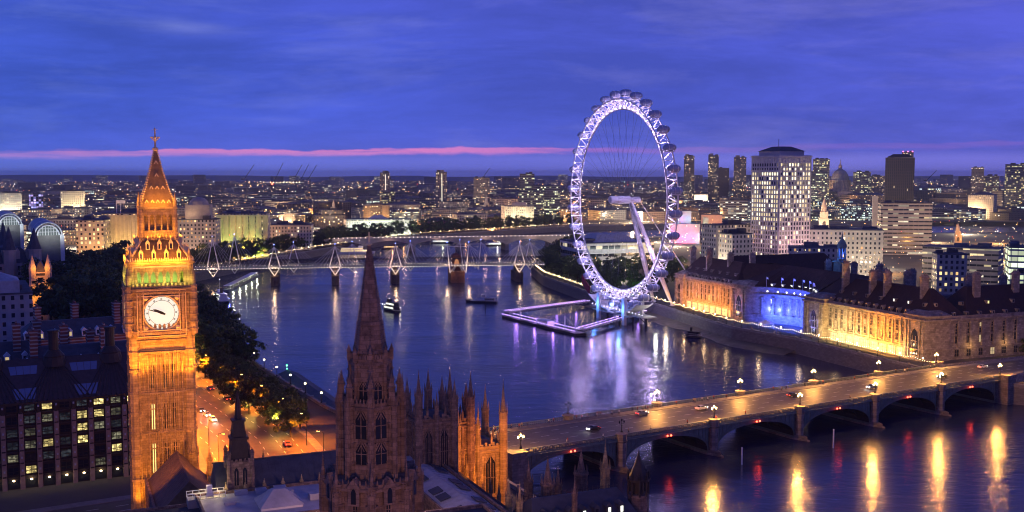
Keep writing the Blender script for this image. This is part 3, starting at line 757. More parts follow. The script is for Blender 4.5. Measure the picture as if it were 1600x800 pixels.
# cornice and belfry
mb=MB()
for j,(e,h) in enumerate(((0,.35),(.25,.3),(.0,.35))): mb.box(0,0,z_cl-.6+j*.34,2*(CW+e),2*(CW+e),h)
for k in range(4):
    mb.T=side(k)
    for i in range(30): mb.box(-6.9+13.8*i/29,-(CW+.1),z_cl-.95,.2,.3,.35)
    for i in range(16): mb.box(-6.6+13.2*i/15,-(CW-.1),z_cl+.4,.34,.25,.7)
mb.T=None; mb.build('clock_cornice',M['stone'],ct)
BWb=6.35; zb0=z_cl+.4; zb1=z_be
for k in range(4):
    mb=MB(); mb.T=side(k); y=-(BWb-.4)
    for i in range(8):
        x=-5.2+10.4*i/7; mb.box(x,y,zb0,.5 if i not in (0,7) else .9,.8,zb1-zb0); mb.box(x,y-.3,zb0,.16,.5,zb1-zb0)
    for i in range(7):
        x=-5.2+10.4*(i+.5)/7; wv=.49
        a=[(x-wv,zb1-2.0),(x-wv*.6,zb1-1.25),(x,zb1-.85),(x+wv*.6,zb1-1.25),(x+wv,zb1-2.0)]
        for (x0,z0),(x1,z1) in zip(a,a[1:]): mb.add([(x0,y-.3,z0),(x1,y-.3,z1),(x1,y-.3,zb1),(x0,y-.3,zb1),(x0,y+.3,z0),(x1,y+.3,z1)],[(0,1,2,3),(0,1,5,4)])
        mb.box(x,y,zb0,1.0,.3,.8)
        mb.panel((x,y-.3,zb1-.95),(1,0,0),.3,.7,.15,(0,-1,0),pointed=True)
    mb.build('belfry_arcade',M['stone'],ct)
mb=MB(); mb.box(0,0,zb0,8.5,8.5,zb1-zb0); mb.box(0,0,zb1-.02,13.0,13.0,.3); bel=mb.build('belfry_core',pm('belfry_lining',(.4,.42,.36),.8,var=.2),ct)
mb=MB()
for sx in (-1,1):
    for sy in (-1,1): mb.fr(sx*(BWb-.3),sy*(BWb-.3),zb0,zb1+1.4,.62,.62,8); mb.fr(sx*(BWb-.3),sy*(BWb-.3),zb1+1.4,zb1+4.2,.62,.03,8)
for j,(e,h) in enumerate(((.1,.3),(.45,.35),(.7,.3),(.3,.55))): mb.box(0,0,zb1+.2+j*.32,2*(BWb+e),2*(BWb+e),h)
for k in range(4):
    mb.T=side(k)
    for i in range(28): mb.fr(-6.6+13.2*i/27,-(BWb+.5),zb1+1.4,zb1+2.1,.12,.02,4,0,1)
mb.T=None; mb.build('belfry_cornice',[M['stone'],M['gold']],ct)
for k in range(4):
    p=side(k)@Vector((0,-(BWb-1.1),zb0+.4)); lamp('AREA','belfry_light',p,210,(.62,1,.12),bel,9.5,aim=side(k)@Vector((0,-(BWb-1.4),zb1+4)),sy=.5)
    p=side(k)@Vector((0,-(CW+.8),zb0+.6))
    lamp('AREA','ledge_light',p,430,(1,.84,.16),bel,12,aim=side(k)@Vector((0,-BWb+.2,zb1-.6)),sy=.4)
# lower roof with gilded dormers
RB=6.3; RT=3.55; zr0=zb1+1.5; zr1=z_r1
roofm=pm('cast_iron_roof_tile',(.30,.21,.09),.6,sc=1.2,var=.3,bump=.4)
mb=MB()
nn=10
for j in range(nn):
    z0=zr0+(zr1-zr0)*j/nn; z1=zr0+(zr1-zr0)*(j+1)/nn; r0=RB+(RT-RB)*(j/nn)**.9; r1=RB+(RT-RB)*((j+1)/nn)**.9
    mb.fr(0,0,z0,z1,r0+.05,r1,4)
lr=mb.build('lower_roof',roofm,ct)
mb=MB()
for sx in (-1,1):
    for sy in (-1,1):
        for j in range(20):
            u=j/19; r=RB+(RT-RB)*u**.9; mb.ball(sx*(r+.1),sy*(r+.1),zr0+(zr1-zr0)*u,.27,0,6,4)
mb.build('ridge_crockets',M['gold'],lr)
for k in range(4):
    for (zz,xs,sc) in ((zr0+.3,(-3.9,-1.3,1.3,3.9),1.0),(zr0+(zr1-zr0)*.52,(-2.4,0,2.4),1.0)):
        u=(zz-zr0)/(zr1-zr0); r=RB+(RT-RB)*u**.9
        for x in xs:
            mb=MB(); mb.T=side(k)
            mb.box(x,-r+.45,zz,.85,1.2,1.3,0,0); mb.gable(x,-r+.45,zz+1.3,zz+2.3,1.3,1.05,PI/2,0); mb.panel((x,-r-.16,zz+.15),(1,0,0),.42,1.2,.06,(0,-1,0),1,True)
            mb.tube((x,-r-.1,zz+2.2),(x,-r-.1,zz+2.9),.08,4,2)
            mb.build('dormer',[M['gold'],M['glass'],M['gold']],lr)
# the lantern above
LW=3.55; zl0=zr1; zl1=z_la
mb=MB(); mb.box(0,0,zl0-.1,2*LW+1.0,2*LW+1.0,.5); mb.box(0,0,zl0+.4,2*LW+.2,2*LW+.2,1.6); mb.box(0,0,zl0+2,2*LW-2,2*LW-2,zl1-zl0-3)
for k in range(4):
    mb.T=side(k); y=-(LW-.25)
    for i in range(6):
        x=-LW+.35+(2*LW-.7)*i/5; mb.box(x,y,zl0+1.9,.32 if 0<i<5 else .6,.5,zl1-zl0-2.0)
    for i in range(5):
        x=-LW+.35+(2*LW-.7)*(i+.5)/5
        for sg in (-1,1): mb.add([(x+sg*.65,y-.2,zl1-2.3),(x,y-.2,zl1-1.5),(x,y-.2,zl1-.9),(x+sg*.65,y-.2,zl1-.9)],[(0,1,2,3)])
    for i in range(12): mb.box(-LW+.2+(2*LW-.4)*i/11,-(LW+.45),zl0+.4,.18,.2,.9)
    for i in range(9): mb.panel((-LW+.5+(2*LW-1)*i/8,-(LW+.1),zl0+.7),(1,0,0),.4,1.1,.1,(0,-1,0),pointed=True)
mb.T=None; mb.box(0,0,zl1-.9,2*LW+.3,2*LW+.3,.5); mb.box(0,0,zl1-.4,2*LW+.9,2*LW+.9,.45)
for sx in (-1,1):
    for sy in (-1,1): mb.fr(sx*LW,sy*LW,zl0+.4,zl1+1,.42,.42,8); mb.fr(sx*LW,sy*LW,zl1+1,zl1+3.2,.42,.02,8)
ln=mb.build('lantern',M['stone'],ct)
# spire and finial
mb=MB(); nn=10
prof=[(3.75,z_la),(3.1,z_la+1.8),(2.5,z_la+3.6),(1.85,z_la+5.8),(1.25,z_la+8),(.72,z_la+10.4),(.3,z_sp)]
for (r0,z0),(r1,z1) in zip(prof,prof[1:]): mb.fr(0,0,z0,z1,r0,r1,4)
sp_=mb.build('spire',roofm,ct)
mb=MB()
def rad_at(z):
    for (r0,z0),(r1,z1) in zip(prof,prof[1:]):
        if z0<=z<=z1: return r0+(r1-r0)*(z-z0)/(z1-z0)
    return .3
for sx in (-1,1):
    for sy in (-1,1):
        for j in range(24):
            z=z_la+.4+(z_sp-z_la-.6)*j/23; r=rad_at(z)+.06; mb.ball(sx*r,sy*r,z,.2,0,6,4)
for k in range(4):
    mb.T=side(k)
    for z,xs in ((z_la+.9,(-2.3,-1.1,0,1.1,2.3)),(z_la+3.9,(-1.2,0,1.2)),(z_la+6.6,(0,)),(z_la+9.4,(0,))):
        for x in xs:
            r=rad_at(z)+.12
            mb.tube((x-.35,-r,z),(x,-r+.05,z+.7),.11,4); mb.tube((x+.35,-r,z),(x,-r+.05,z+.7),.11,4)
mb.T=None; mb.build('spire_crockets',M['gold'],sp_)
mb=MB(); mb.lathe(0,0,[(.3,z_sp),(.6,z_sp+.3),(.6,z_sp+.6),(.2,z_sp+.9),(.12,z_fi-.2),(.03,z_fi)],8)
zz=z_sp+2.9
for a in range(8): mb.tube((0,0,zz-.9),(.85*cos(a*PI/4),.85*sin(a*PI/4),zz),.07,4); mb.ball(.85*cos(a*PI/4),.85*sin(a*PI/4),zz+.1,.16,0,6,4)
mb.ball(0,0,zz+.1,.35,0,8,5); mb.ball(0,0,z_fi-1.1,.22,0,6,4)
mb.tube((-.55,0,z_fi-.5),(.55,0,z_fi-.5),.06,4); mb.build('finial',M['gold'],ct)
# floodlights round the tower foot and on its ledges
def tl(x,y,z): v=Matrix.Rotation(TRZ,4,'Z')@Vector((x,y,0)); return (TX+v.x,TY+v.y,b0+z)
# ================================================================ the gothic palace in front
def turret(mb,x,y,z0,z1,r,cap,n=8,ribs=True,mi=0,gmi=None):
    mb.fr(x,y,z0,z1,r,r*.94,n,mi=mi)
    if ribs:
        for a in range(n):
            th=PI/n+2*PI*a/n; k=r/cos(PI/n); mb.tube((x+k*cos(th),y+k*sin(th),z0),(x+k*.95*cos(th),y+k*.95*sin(th),z1),r*.13,4,mi,cap=False)
        h=z1-z0; j=0
        while z0+j*r*2.6<z1: mb.fr(x,y,z0+j*r*2.6,z0+j*r*2.6+r*.22,r*1.12,r*1.12,n,mi=mi); j+=1
    mb.fr(x,y,z1-.1*r,z1+.35*r,r*1.22,r*1.22,n,mi=mi)
    for a in range(n):
        th=2*PI*a/n; mb.fr(x+r*1.12*cos(th),y+r*1.12*sin(th),z1+.2*r,z1+cap*.38,r*.14,.01,4,mi=mi)
    mb.lathe(x,y,[(r*.82,z1+.3*r),(r*.62,z1+cap*.25),(r*.36,z1+cap*.55),(r*.1,z1+cap*.92)],n,mi)
    for a in range(0,n,2):
        th=PI/n+2*PI*a/n
        for q in (.2,.35,.5,.65,.8):
            rr=r*(.9-.82*q)*1.0; mb.ball(x+rr*cos(th),y+rr*sin(th),z1+cap*q,r*.11,mi,5,3)
    mb.ball(x,y,z1+cap*.95,r*.2,mi if gmi is None else gmi,6,4); mb.tube((x,y,z1+cap*.9),(x,y,z1+cap*1.12),r*.06,4,mi if gmi is None else gmi)
def pinn(mb,x,y,z,h,r=.3,mi=0):
    mb.fr(x,y,z,z+h*.55,r,r*.9,4,mi=mi); mb.fr(x,y,z+h*.55,z+h*.6,r*1.35,r*1.35,4,mi=mi); mb.fr(x,y,z+h*.6,z+h,r*.95,.02,4,mi=mi)
    for q in (.66,.75,.84): 
        for a in range(4): mb.ball(x+r*(1.5-1.5*q)*2.2*cos(a*PI/2),y+r*(1.5-1.5*q)*2.2*sin(a*PI/2),z+h*q,r*.22,mi,4,3)
    mb.ball(x,y,z+h,r*.3,mi,5,3)
def gothic_tower(name,label,px,D,wpx,ypar,turs,nb=3,stone=None,wins=True,zb=GZ,rows=2,dd=None,capk=1.0,extra=4):
    st_=stone or M['stone2']; X,Y,zp=P(px,ypar,D); Wd=wpx*D/F/1.12; Dp=dd or Wd
    t0=thing(name,label,'tower',(X,Y,zb),AX); h=zp-zb
    mb=MB(); mb.box(0,0,0,Wd-.6,Dp-.6,h); mb.build('wall',st_,t0)
    mb=MB()
    hw=[(0,Wd,Dp),(1,Dp,Wd),(2,Wd,Dp),(3,Dp,Wd)]
    for k,wa,da in hw:
        mb.T=side(k); y=-(da/2-.3)
        n=nb*4
        for i in range(n+1):
            x=-wa/2+.5+(wa-1)*i/n; mb.box(x,y-.08,0,.16 if i%4 else .5,.3 if i%4 else .6,h-.8)
        z=h-1.2; 
        for zz in [h-1.1,h-.2]+[h*(1-(j+1)/(rows+1))-.6 for j in range(rows)]: mb.box(0,y-.15,zz,wa-.3,.55,.28); mb.box(0,y-.1,zz-.7,wa-.5,.4,.2)
        m_=int(wa/.9)
        for i in range(m_): mb.box(-wa/2+.5+(wa-1)*i/max(1,m_-1),y-.1,h+.1,.5,.35,.75 if i%2 else .4)
    mb.T=None; mb.build('parapet',st_,t0)
    if wins:
        for k,wa,da in hw:
            for j in range(rows+1):
                zt0=h*(1-(j+1)/(rows+1))+ .2; hh=h/(rows+1)-2.4
                if j>2: continue
                for i in range(nb):
                    x=-wa/2+.5+(wa-1)*(i+.5)/nb; ww=(wa-1)/nb*.5
                    mb=MB(); mb.T=side(k); y=-(da/2-.3)
                    mb.panel((x,y,zt0),(1,0,0),ww,hh,.05,(0,-1,0),1,True)
                    for q in (-.25,0,.25): mb.box(x+q*ww,y-.08,zt0,.09,.14,hh*.8,0,0)
                    mb.box(x,y-.08,zt0+hh*.42,ww,.14,.12); 
                    for sg in (-1,1): mb.box(x+sg*ww*.55,y-.1,zt0-.1,.14,.3,hh*.8); mb.tube((x+sg*ww*.55,y-.15,zt0+hh*.78),(x,y-.15,zt0+hh+.25),.1,4)
                    mb.build('window',[st_,M['glass']],t0)
    for (fx,fy,yt,r) in turs:
        x,y=fx*Wd/2,fy*Dp/2
        wx=X+x*cos(AX)-y*sin(AX); wy=Y+x*sin(AX)+y*cos(AX); ztop=P(px,yt,wy)[2]-zb
        cap=(ztop-h)*.46; mb=MB(); turret(mb,x,y,0,ztop-cap*1.12,r,cap*capk,gmi=None); mb.build('turret',st_,t0)
    mb=MB(); 
    for k,wa,da in hw:
        mb.T=side(k)
        for i in range(1,extra):
            x=-wa/2+wa*i/extra; pinn(mb,x,-(da/2-.25),h+.3,2.4,.2)
    mb.T=None; mb.build('pinnacles',st_,t0).name='parapet_pinnacle_row'
    mb=MB(); mb.hip(0,0,h-.3,h+1.0,Wd-1.4,Dp-1.4,2.2); mb.build('roof',M['slate'],t0)
    return t0
# floodlit tower at the bridge end of the palace
ft=gothic_tower('palace_tower','square palace tower floodlit orange at the near end of the arched bridge',737,236,86,690,
   [(-1,-1,618,.75),(1,-1,592,.8),(-.1,-1.0,628,.42),(-1,1,612,.75),(1,1,600,.75)],nb=2,stone=M['stone'],rows=1,zb=GZ)
dt_=gothic_tower('palace_tower','dark square palace tower with tall slim turrets beside the floodlit one',673,218,66,648,
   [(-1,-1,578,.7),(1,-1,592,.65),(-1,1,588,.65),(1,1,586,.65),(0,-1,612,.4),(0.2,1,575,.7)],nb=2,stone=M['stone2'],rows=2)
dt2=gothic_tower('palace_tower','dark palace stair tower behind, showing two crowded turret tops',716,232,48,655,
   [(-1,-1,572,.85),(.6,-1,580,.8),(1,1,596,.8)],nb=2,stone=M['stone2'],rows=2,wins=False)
# the octagonal central tower and spire
CX,CY,_=P(579,600,116); cb=GZ
def zc_(y,D=116): return P(579,y,D)[2]-cb
PXM=116/F
cen=thing('spire_tower','dark stone octagonal tower with lantern stages and a tall crocketed spire','tower',(CX,CY,cb),-math.atan2(CX,CY)*1.0)
ROT8=0.0+PI/2*0  # a corner faces the camera
st_=M['stone2']
def oct_stage(nm,y0,y1,hw,openings=(),butt=.35,pinh=0,par=True):
    z0=zc_(y1); z1=zc_(y0); r=hw*PXM*.95
    mb=MB(); mb.fr(0,0,z0,z1,r*.93,r*.93,8,rot=PI/8+PI/8)
    for a in range(8):
        th=PI/4+a*PI/4+0; k=r*.93/cos(PI/8)
        x,y=k*cos(th),k*sin(th)
        mb.fr(x,y,z0,z1,butt,butt*.85,8); 
        for q in (.25,.5,.75,.97): mb.fr(x,y,z0+(z1-z0)*q,z0+(z1-z0)*q+.2,butt*1.3,butt*1.3,8)
        mb.fr(x,y,z1,z1+.2,butt*1.3,butt*1.3,8); 
        if pinh: pinn(mb,x*1.06,y*1.06,z1,pinh,butt*.8)
    if par:
        mb.fr(0,0,z1-.5,z1-.15,r*1.02,r*1.02,8,rot=PI/4); mb.fr(0,0,z1-.15,z1+.25,r*.98,r*.98,8,rot=PI/4)
        for a in range(8):
            t0=PI/4+a*PI/4; k=r*.98/cos(PI/8); p=Vector((k*cos(t0),k*sin(t0))); q=Vector((k*cos(t0+PI/4),k*sin(t0+PI/4)))
            for i in range(1,6):
                v=p.lerp(q,i/6); mb.fr(v.x,v.y,z1+.2,z1+.75,.12,.04,4)
    # thin ribs of panelling
    for a in range(8):
        t0=PI/4+a*PI/4; k=r*.945/cos(PI/8); p=Vector((k*cos(t0),k*sin(t0))); q=Vector((k*cos(t0+PI/4),k*sin(t0+PI/4)))
        for i in range(1,10):
            v=p.lerp(q,i/10)
            if i in (1,9): mb.tube((v.x,v.y,z0),(v.x,v.y,z1),.07,4,cap=False)
    mb.build(nm,st_,cen)
    for (ya,yb,fw) in openings:
        za,zb=zc_(yb),zc_(ya)
        for a in range(8):
            th=PI/4+PI/8+a*PI/4; nv=Vector((cos(th),sin(th),0)); ux=Vector((-sin(th),cos(th),0)); sidelen=2*r*.93*math.tan(PI/8)
            c=nv*(r*.93); c.z=za
            mb=MB(); wv=sidelen*fw
            mb.panel(c,ux,wv,zb-za,.03,nv,1,True)
            for q in (-.5,0,.5):
                b0_=c+ux*wv*q+nv*.05; mb.tube(tuple(b0_),(b0_.x,b0_.y,zb-wv*(.75 if q else .1)),.07 if q==0 else .1,4)
            mb.tube(tuple(c+ux*(-wv/2)+Vector((0,0,(zb-za)*.45))+nv*.04),tuple(c+ux*(wv/2)+Vector((0,0,(zb-za)*.45))+nv*.04),.06,4)
            for sg in (-1,1):
                p0=c+ux*sg*wv*.5+Vector((0,0,zb-za-wv*.8))+nv*.06; p1=c+Vector((0,0,zb-za+.05))+nv*.06; mb.tube(tuple(p0),tuple(p1),.09,4); 
                p0=c+ux*sg*wv*.25+Vector((0,0,(zb-za)-wv*.8))+nv*.05; mb.tube(tuple(p0),tuple(c+ux*sg*wv*.02+Vector((0,0,zb-za-wv*.35))+nv*.05),.05,4)
            mb.build('lancet_window',[st_,M['glass']],cen)
oct_stage('lower_stage',742,860,74,[(752,800,.16)],.5,0)
oct_stage('middle_stage',626,744,45,[(632,677,.62),(680,716,.62)],.4,3.4)
oct_stage('upper_stage',560,628,33,[(588,619,.62)],.26,1.6)
mb=MB(); prof=[(29*PXM,zc_(560)),(25*PXM,zc_(553)),(20.5*PXM,zc_(515)),(15*PXM,zc_(474)),(10*PXM,zc_(438)),(5.5*PXM,zc_(402)),(2*PXM,zc_(382))]
mb.lathe(0,0,[(r*.93,z) for r,z in prof],8,0,rot=PI/4)
for a in range(8):
    th=PI/4+a*PI/4
    for j in range(44):
        u=j/43; z=prof[1][1]+(prof[-1][1]-prof[1][1])*u
        for (r0,z0),(r1,z1) in zip(prof[1:],prof[2:]):
            if z0<=z<=z1+1e-6: r=r0+(r1-r0)*(z-z0)/(z1-z0)
        k=r*.97/cos(PI/8); mb.ball(k*cos(th),k*sin(th),z,.13-.06*u,0,5,3)
for y in (548,504,470,436): 
    for (r0,z0),(r1,z1) in zip(prof[1:],prof[2:]):
        if z0<=zc_(y)<=z1: r=r0+(r1-r0)*(zc_(y)-z0)/(z1-z0)
    mb.fr(0,0,zc_(y)-.12,zc_(y)+.2,r*1.05,r*1.0,8,rot=PI/4)
mb.build('spire',st_,cen)
mb=MB(); zf=zc_(384); mb.lathe(0,0,[(.12,zf),(.32,zf+.15),(.1,zf+.4),(.05,zf+1.5)],6); mb.tube((-.35,0,zf+1.0),(.35,0,zf+1.0),.05,4); mb.build('finial',M['gold'],cen)
for a in range(8):      # flying turrets round the middle stage
    th=PI/4+a*PI/4; k=50*PXM; mb=MB()
    turret(mb,k*cos(th),k*sin(th),zc_(800),zc_(628),.34,3.0); mb.tube((k*cos(th),k*sin(th),zc_(660)),(40*PXM*cos(th),40*PXM*sin(th),zc_(640)),.18,5); mb.build('pinnacle',st_,cen)
for a in range(8):
    th=PI/4+a*PI/4; k=76*PXM; mb=MB(); turret(mb,k*cos(th),k*sin(th),zc_(860),zc_(752),.42,3.2); mb.build('pinnacle',st_,cen)
for a in range(8):      # little gabled windows on the lower stage
    th=PI/4+PI/8+a*PI/4; nv=Vector((cos(th),sin(th),0)); ux=Vector((-sin(th),cos(th),0)); c=nv*(74*PXM*.9); c.z=zc_(770); mb=MB()
    mb.T=Matrix.Translation(c)@Matrix.Rotation(th+PI/2,4,'Z'); mb.box(0,0,0,1.3,.8,1.9); mb.gable(0,0,1.9,3.0,1.0,1.6,PI/2); mb.panel((0,-.4,.2),(1,0,0),.55,1.7,.04,(0,-1,0),1,True); mb.build('gablet',[st_,M['glass']],cen)
# palace roofs between
def hall(name,label,px,py,D,ln,dp,rise,eave_drop,mat_r,mat_w,along='E',cat='building',z_ridge=None,pins=0,lit=None):
    X,Y,zr=P(px,py,D); rz=AX if along=='E' else AX+PI/2
    t0=thing(name,label,cat,(X,Y,GZ),rz); zr-=GZ; ze=zr-rise
    mb=MB(); mb.box(0,0,0,ln-.6,dp-.6,ze)
    m_=int(ln/2.6)
    for i in range(m_+1):
        for sg in (-1,1): mb.box(-ln/2+.4+(ln-.8)*i/m_,sg*(dp/2-.3),0,.5,.7,ze+.2)
    for sg in (-1,1): mb.box(0,sg*(dp/2-.2),ze-.2,ln,.5,.9); mb.box(0,sg*(dp/2-.2),ze-1.5,ln,.4,.25)
    mb.build('wall',mat_w,t0)
    mb=MB(); mb.gable(0,0,ze,zr,ln-.6,dp-.8,0,0); 
    k=int(ln/1.2)
    for i in range(k+1):
        x=-ln/2+.4+(ln-.8)*i/k
        for sg in (-1,1): mb.tube((x,sg*(dp/2-.5),ze+.05),(x,0,zr+.03),.06,4,cap=False)
    mb.tube((-ln/2,0,zr),(ln/2,0,zr),.16,5); mb.build('roof',mat_r,t0)
    for i in range(pins):
        mb=MB(); x=-ln/2+ln*(i+.5)/pins; pinn(mb,x,-(dp/2),ze-.5,2.8,.26); mb.build('pinnacle',mat_w,t0)
    if lit:
        for i in range(lit):
            x=-ln/2+ln*(i+.5)/lit+.9; mb=MB(); mb.box(x,-(dp/2+.32),ze-.15,.4,.3,.35); mb.build('parapet_lamp',em('parapet_light',(1,.7,.4),5) if 'parapet_light' not in bpy.data.materials else bpy.data.materials['parapet_light'],t0)
    return t0
hall('palace_hall','long palace hall with a steep dark blue slate roof and lit parapet beside the spire',447,712,196,27,11,4.6,0,M['slate'],M['stone'],'E',pins=8,lit=8)
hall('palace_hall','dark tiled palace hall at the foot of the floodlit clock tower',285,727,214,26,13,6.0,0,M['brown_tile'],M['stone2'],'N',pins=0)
def flat(name,label,px,py,D,sx,sy,mat,along='E',rail=False,kind='roof'):
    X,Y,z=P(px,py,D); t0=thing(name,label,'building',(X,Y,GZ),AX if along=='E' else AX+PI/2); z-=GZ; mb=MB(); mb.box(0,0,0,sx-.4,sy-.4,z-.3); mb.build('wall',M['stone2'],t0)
    mb=MB(); mb.box(0,0,z-.3,sx,sy,.3); rr=random.Random(int(px)); 
    mb.build('roof',mat,t0)
    for i in range(int(sx*sy/60)):
        mb=MB(); mb.box(rr.uniform(-sx/2+1,sx/2-1),rr.uniform(-sy/2+1,sy/2-1),z,rr.uniform(.8,2.2),rr.uniform(.8,2),rr.uniform(.4,1.2)); mb.build('roof_hatch',M['lead'],t0)
    mb=MB(); 
    for (x,y,a,c) in ((0,-sy/2,sx,.3),(0,sy/2,sx,.3),(-sx/2,0,.3,sy),(sx/2,0,.3,sy)): mb.box(x,y,z-.2,a+.1,c+.1,.75)
    mb.build('parapet',M['stone2'],t0)
    return t0
flat('flat_roofed_range','pale flat leaded roof of a palace range in front of the slate roofed hall',455,782,182,30,17,M['lead'])
flat('flat_roofed_range','grey flat palace roof below the dark spirelet',330,812,176,28,18,M['roofgrey'])
flat('flat_roofed_range','long low palace roof lying under the octagonal spire tower',590,880,140,44,34,M['slate'])
# pale roof lantern
X,Y,z=P(436,790,180); t0=thing('roof_lantern','small white hipped roof lantern on the pale flat palace roof','roof lantern',(X,Y,z-1.5),AX)
mb=MB(); mb.box(0,0,0,7,6,2.2); mb.build('wall',M['white'],t0); mb=MB(); mb.hip(0,0,2.2,4.6,7.4,6.4,2.6); mb.build('roof',M['lead'],t0)
# long lead roof running towards the viewer, with rooflights
X,Y,z=P(700,760,198); t0=thing('palace_wing','long low palace wing with a pale lead roof and dark rooflights below the floodlit tower','building',(X,Y,GZ),AX); z-=GZ
mb=MB(); mb.box(0,0,0,9.6,56,z-1.2); mb.build('wall',M['stone2'],t0)
mb=MB(); mb.gable(0,0,z-1.2,z+.3,56,10,PI/2,0); 
for i in range(28): 
    y=-27+i*2; mb.tube((-4.9,y,z-1.1),(0,y,z+.38),.05,4); mb.tube((4.9,y,z-1.1),(0,y,z+.38),.05,4)
mb.build('roof',M['lead'],t0)
for i in range(13):
    for sg,o in ((1,0),(-1,1)):
        if (i+o)%3==2: continue
        mb=MB(); y=-26+i*4.2; a=math.atan2(1.5,5)*sg
        mb.T=Matrix.Translation((sg*2.7,y,z-.43))@Matrix.Rotation(a,4,'Y'); mb.box(0,0,.05,2.1,3.0,.22); mb.build('rooflight',M['slate'],t0)
mb=MB(); mb.box(-5.0,0,z-1.6,.4,56,1.2); mb.box(5.0,0,z-1.6,.4,56,1.2); mb.build('parapet',M['stone2'],t0)
# the river front with its row of pinnacles
X,Y,z=P(760,770,208); t0=thing('palace_river_front','palace river front with rows of lit pinnacles in front of the floodlit tower','building',(X,Y,GZ),AX); z-=GZ
mb=MB(); mb.box(0,0,0,7,44,z-3)
for i in range(18): mb.box(-3.5,-21.5+i*2.5,0,.5,.6,z-3); mb.box(3.5,-21.5+i*2.5,0,.5,.6,z-3)
mb.build('wall',M['stone'],t0)
mb=MB(); mb.gable(0,0,z-3,z+.2,44,6.4,PI/2); mb.build('roof',M['slate'],t0)
for i in range(10):
    for sx in (-3.5,3.5):
        mb=MB(); turret(mb,sx,-21+i*4.6,z-5,z-1.6,.36,3.2); mb.build('pinnacle',M['stone'],t0)
# turrets over the river terrace, bottom of the picture
def riv(label,px,ytop,D,r,cap,st_=None,par=None):
    X,Y,zt_=P(px,ytop,D); t0=thing('palace_turret',label,'turret',(X,Y,GZ),AX); h=zt_-GZ
    mb=MB(); turret(mb,0,0,0,h-cap*1.12,r,cap); mb.build('shaft',st_ or M['stone2'],t0)
    mb=MB(); mb.fr(0,0,h-cap*1.12-5*r,h-cap*1.12-4.7*r,r*1.3,r*1.3,8); mb.fr(0,0,h-cap*1.12-9*r,h-cap*1.12-8.7*r,r*1.3,r*1.3,8); mb.build('band',st_ or M['stone2'],t0)
    return t0
for lab,px,yt,D,r,cap,s_ in (
  ('slim dark palace turret, first past the floodlit tower',826,716,205,.75,4.2,None),
  ('stout dark palace turret, second past the floodlit tower',856,712,200,1.1,5.0,None),
  ('short palace turret tucked behind the stout one',872,728,208,.7,3.6,None),
  ('tall palace turret with a wide dark crown before the bridge pier',908,698,212,1.15,5.0,None),
  ('thin palace turret just before the lit one',898,742,190,.45,3.4,None),
  ('slender palace turret lit orange from below',946,687,206,.85,5.2,M['stone']),
  ('low lit pinnacled turret by the foot of the floodlit tower',795,742,190,.55,3.6,M['stone']),
  ('second low lit turret by the foot of the floodlit tower',812,752,184,.5,3.4,M['stone'])):
    riv(lab,px,yt,D,r,cap,s_)
X,Y,z=P(998,705,200); t0=thing('lantern_turret','dark octagonal lantern turret with a tall metal spire above the river','turret',(X,Y,GZ),AX); h=z-GZ
mb=MB(); mb.fr(0,0,0,h-8.2,1.9,1.9,8); mb.build('shaft',M['stone2'],t0)
mb=MB()
for a in range(8): th=PI/8+a*PI/4; mb.fr(1.95*cos(th),1.95*sin(th),h-8.4,h-5.2,.17,.15,6); pinn(mb,2.0*cos(th),2.0*sin(th),h-5.4,1.9,.16)
mb.fr(0,0,h-8.3,h-5.4,1.0,1.0,8); mb.fr(0,0,h-5.6,h-5.2,2.1,2.1,8); mb.build('lantern',M['bronze'],t0)
mb=MB(); mb.lathe(0,0,[(1.9,h-5.2),(1.2,h-3.6),(.6,h-2),(.22,h-.6),(.05,h+.4)],8); mb.ball(0,0,h-.5,.3,0,6,4); mb.build('spire',M['bronze'],t0)
X,Y,z=P(898,770,196); t0=thing('palace_range','dark slate roofed palace range with a row of small lit dormers above the river','building',(X,Y,GZ),AX); h=z-GZ
mb=MB(); mb.box(0,0,0,22,11,h-4.2); mb.build('wall',M['stone2'],t0); mb=MB(); mb.hip(0,0,h-4.2,h,22,11,2,insy=5.2); mb.build('roof',M['slate'],t0)
for i in range(7):
    mb=MB(); x=-8+i*2.6; mb.box(x,-3.6,h-3.5,1.1,1.8,1.6); mb.gable(x,-3.6,h-1.9,h-1.2,1.9,1.3,PI/2); mb.panel((x,-4.5,h-3.2),(1,0,0),.55,1.1,.05,(0,-1,0),1); mb.build('dormer',[M['slate'],M['w_cool'] if i in (1,2,3,5,6) else M['glass']],t0)
mb=MB()
for i in range(20): mb.box(-10.5+i*1.1,0,h,.08,.1,.9); 
mb.box(0,0,h+.5,22,.06,.06); mb.build('ridge_cresting',M['bronze'],t0)
# pale belfry tower with the dark spirelet
X,Y,z=P(373,716,190); t0=thing('stair_tower','small pale stone tower topped by a dark stepped spirelet in front of the road','tower',(X,Y,GZ),AX); h=z-GZ; w_=4.1
mb=MB(); mb.box(0,0,0,w_,w_,h)
for sx in (-1,1):
    for sy in (-1,1): mb.fr(sx*w_/2,sy*w_/2,0,h+.2,.42,.36,8); pinn(mb,sx*w_/2,sy*w_/2,h+.2,2.1,.3)
mb.box(0,0,h-.5,w_+.5,w_+.5,.35); 
for k in range(4):
    mb.T=side(k)
    for i in range(5): mb.box(-1.5+i*.75,-w_/2-.1,h-.1,.4,.25,.5)
mb.T=None; mb.build('wall',M['stone2'],t0)
for k in range(4):
    for x in (-.75,.75):
        for zz,hh in ((h-4.4,3.2),(h-7.4,2.4)):
            mb=MB(); mb.T=side(k); mb.panel((x,-w_/2-.0,zz),(1,0,0),.75,hh,.04,(0,-1,0),1,True); mb.box(x,-w_/2-.08,zz,.1,.1,hh*.8); mb.build('window',[M['stone2'],M['glass']],t0)
zs=P(373,618,190)[2]-GZ
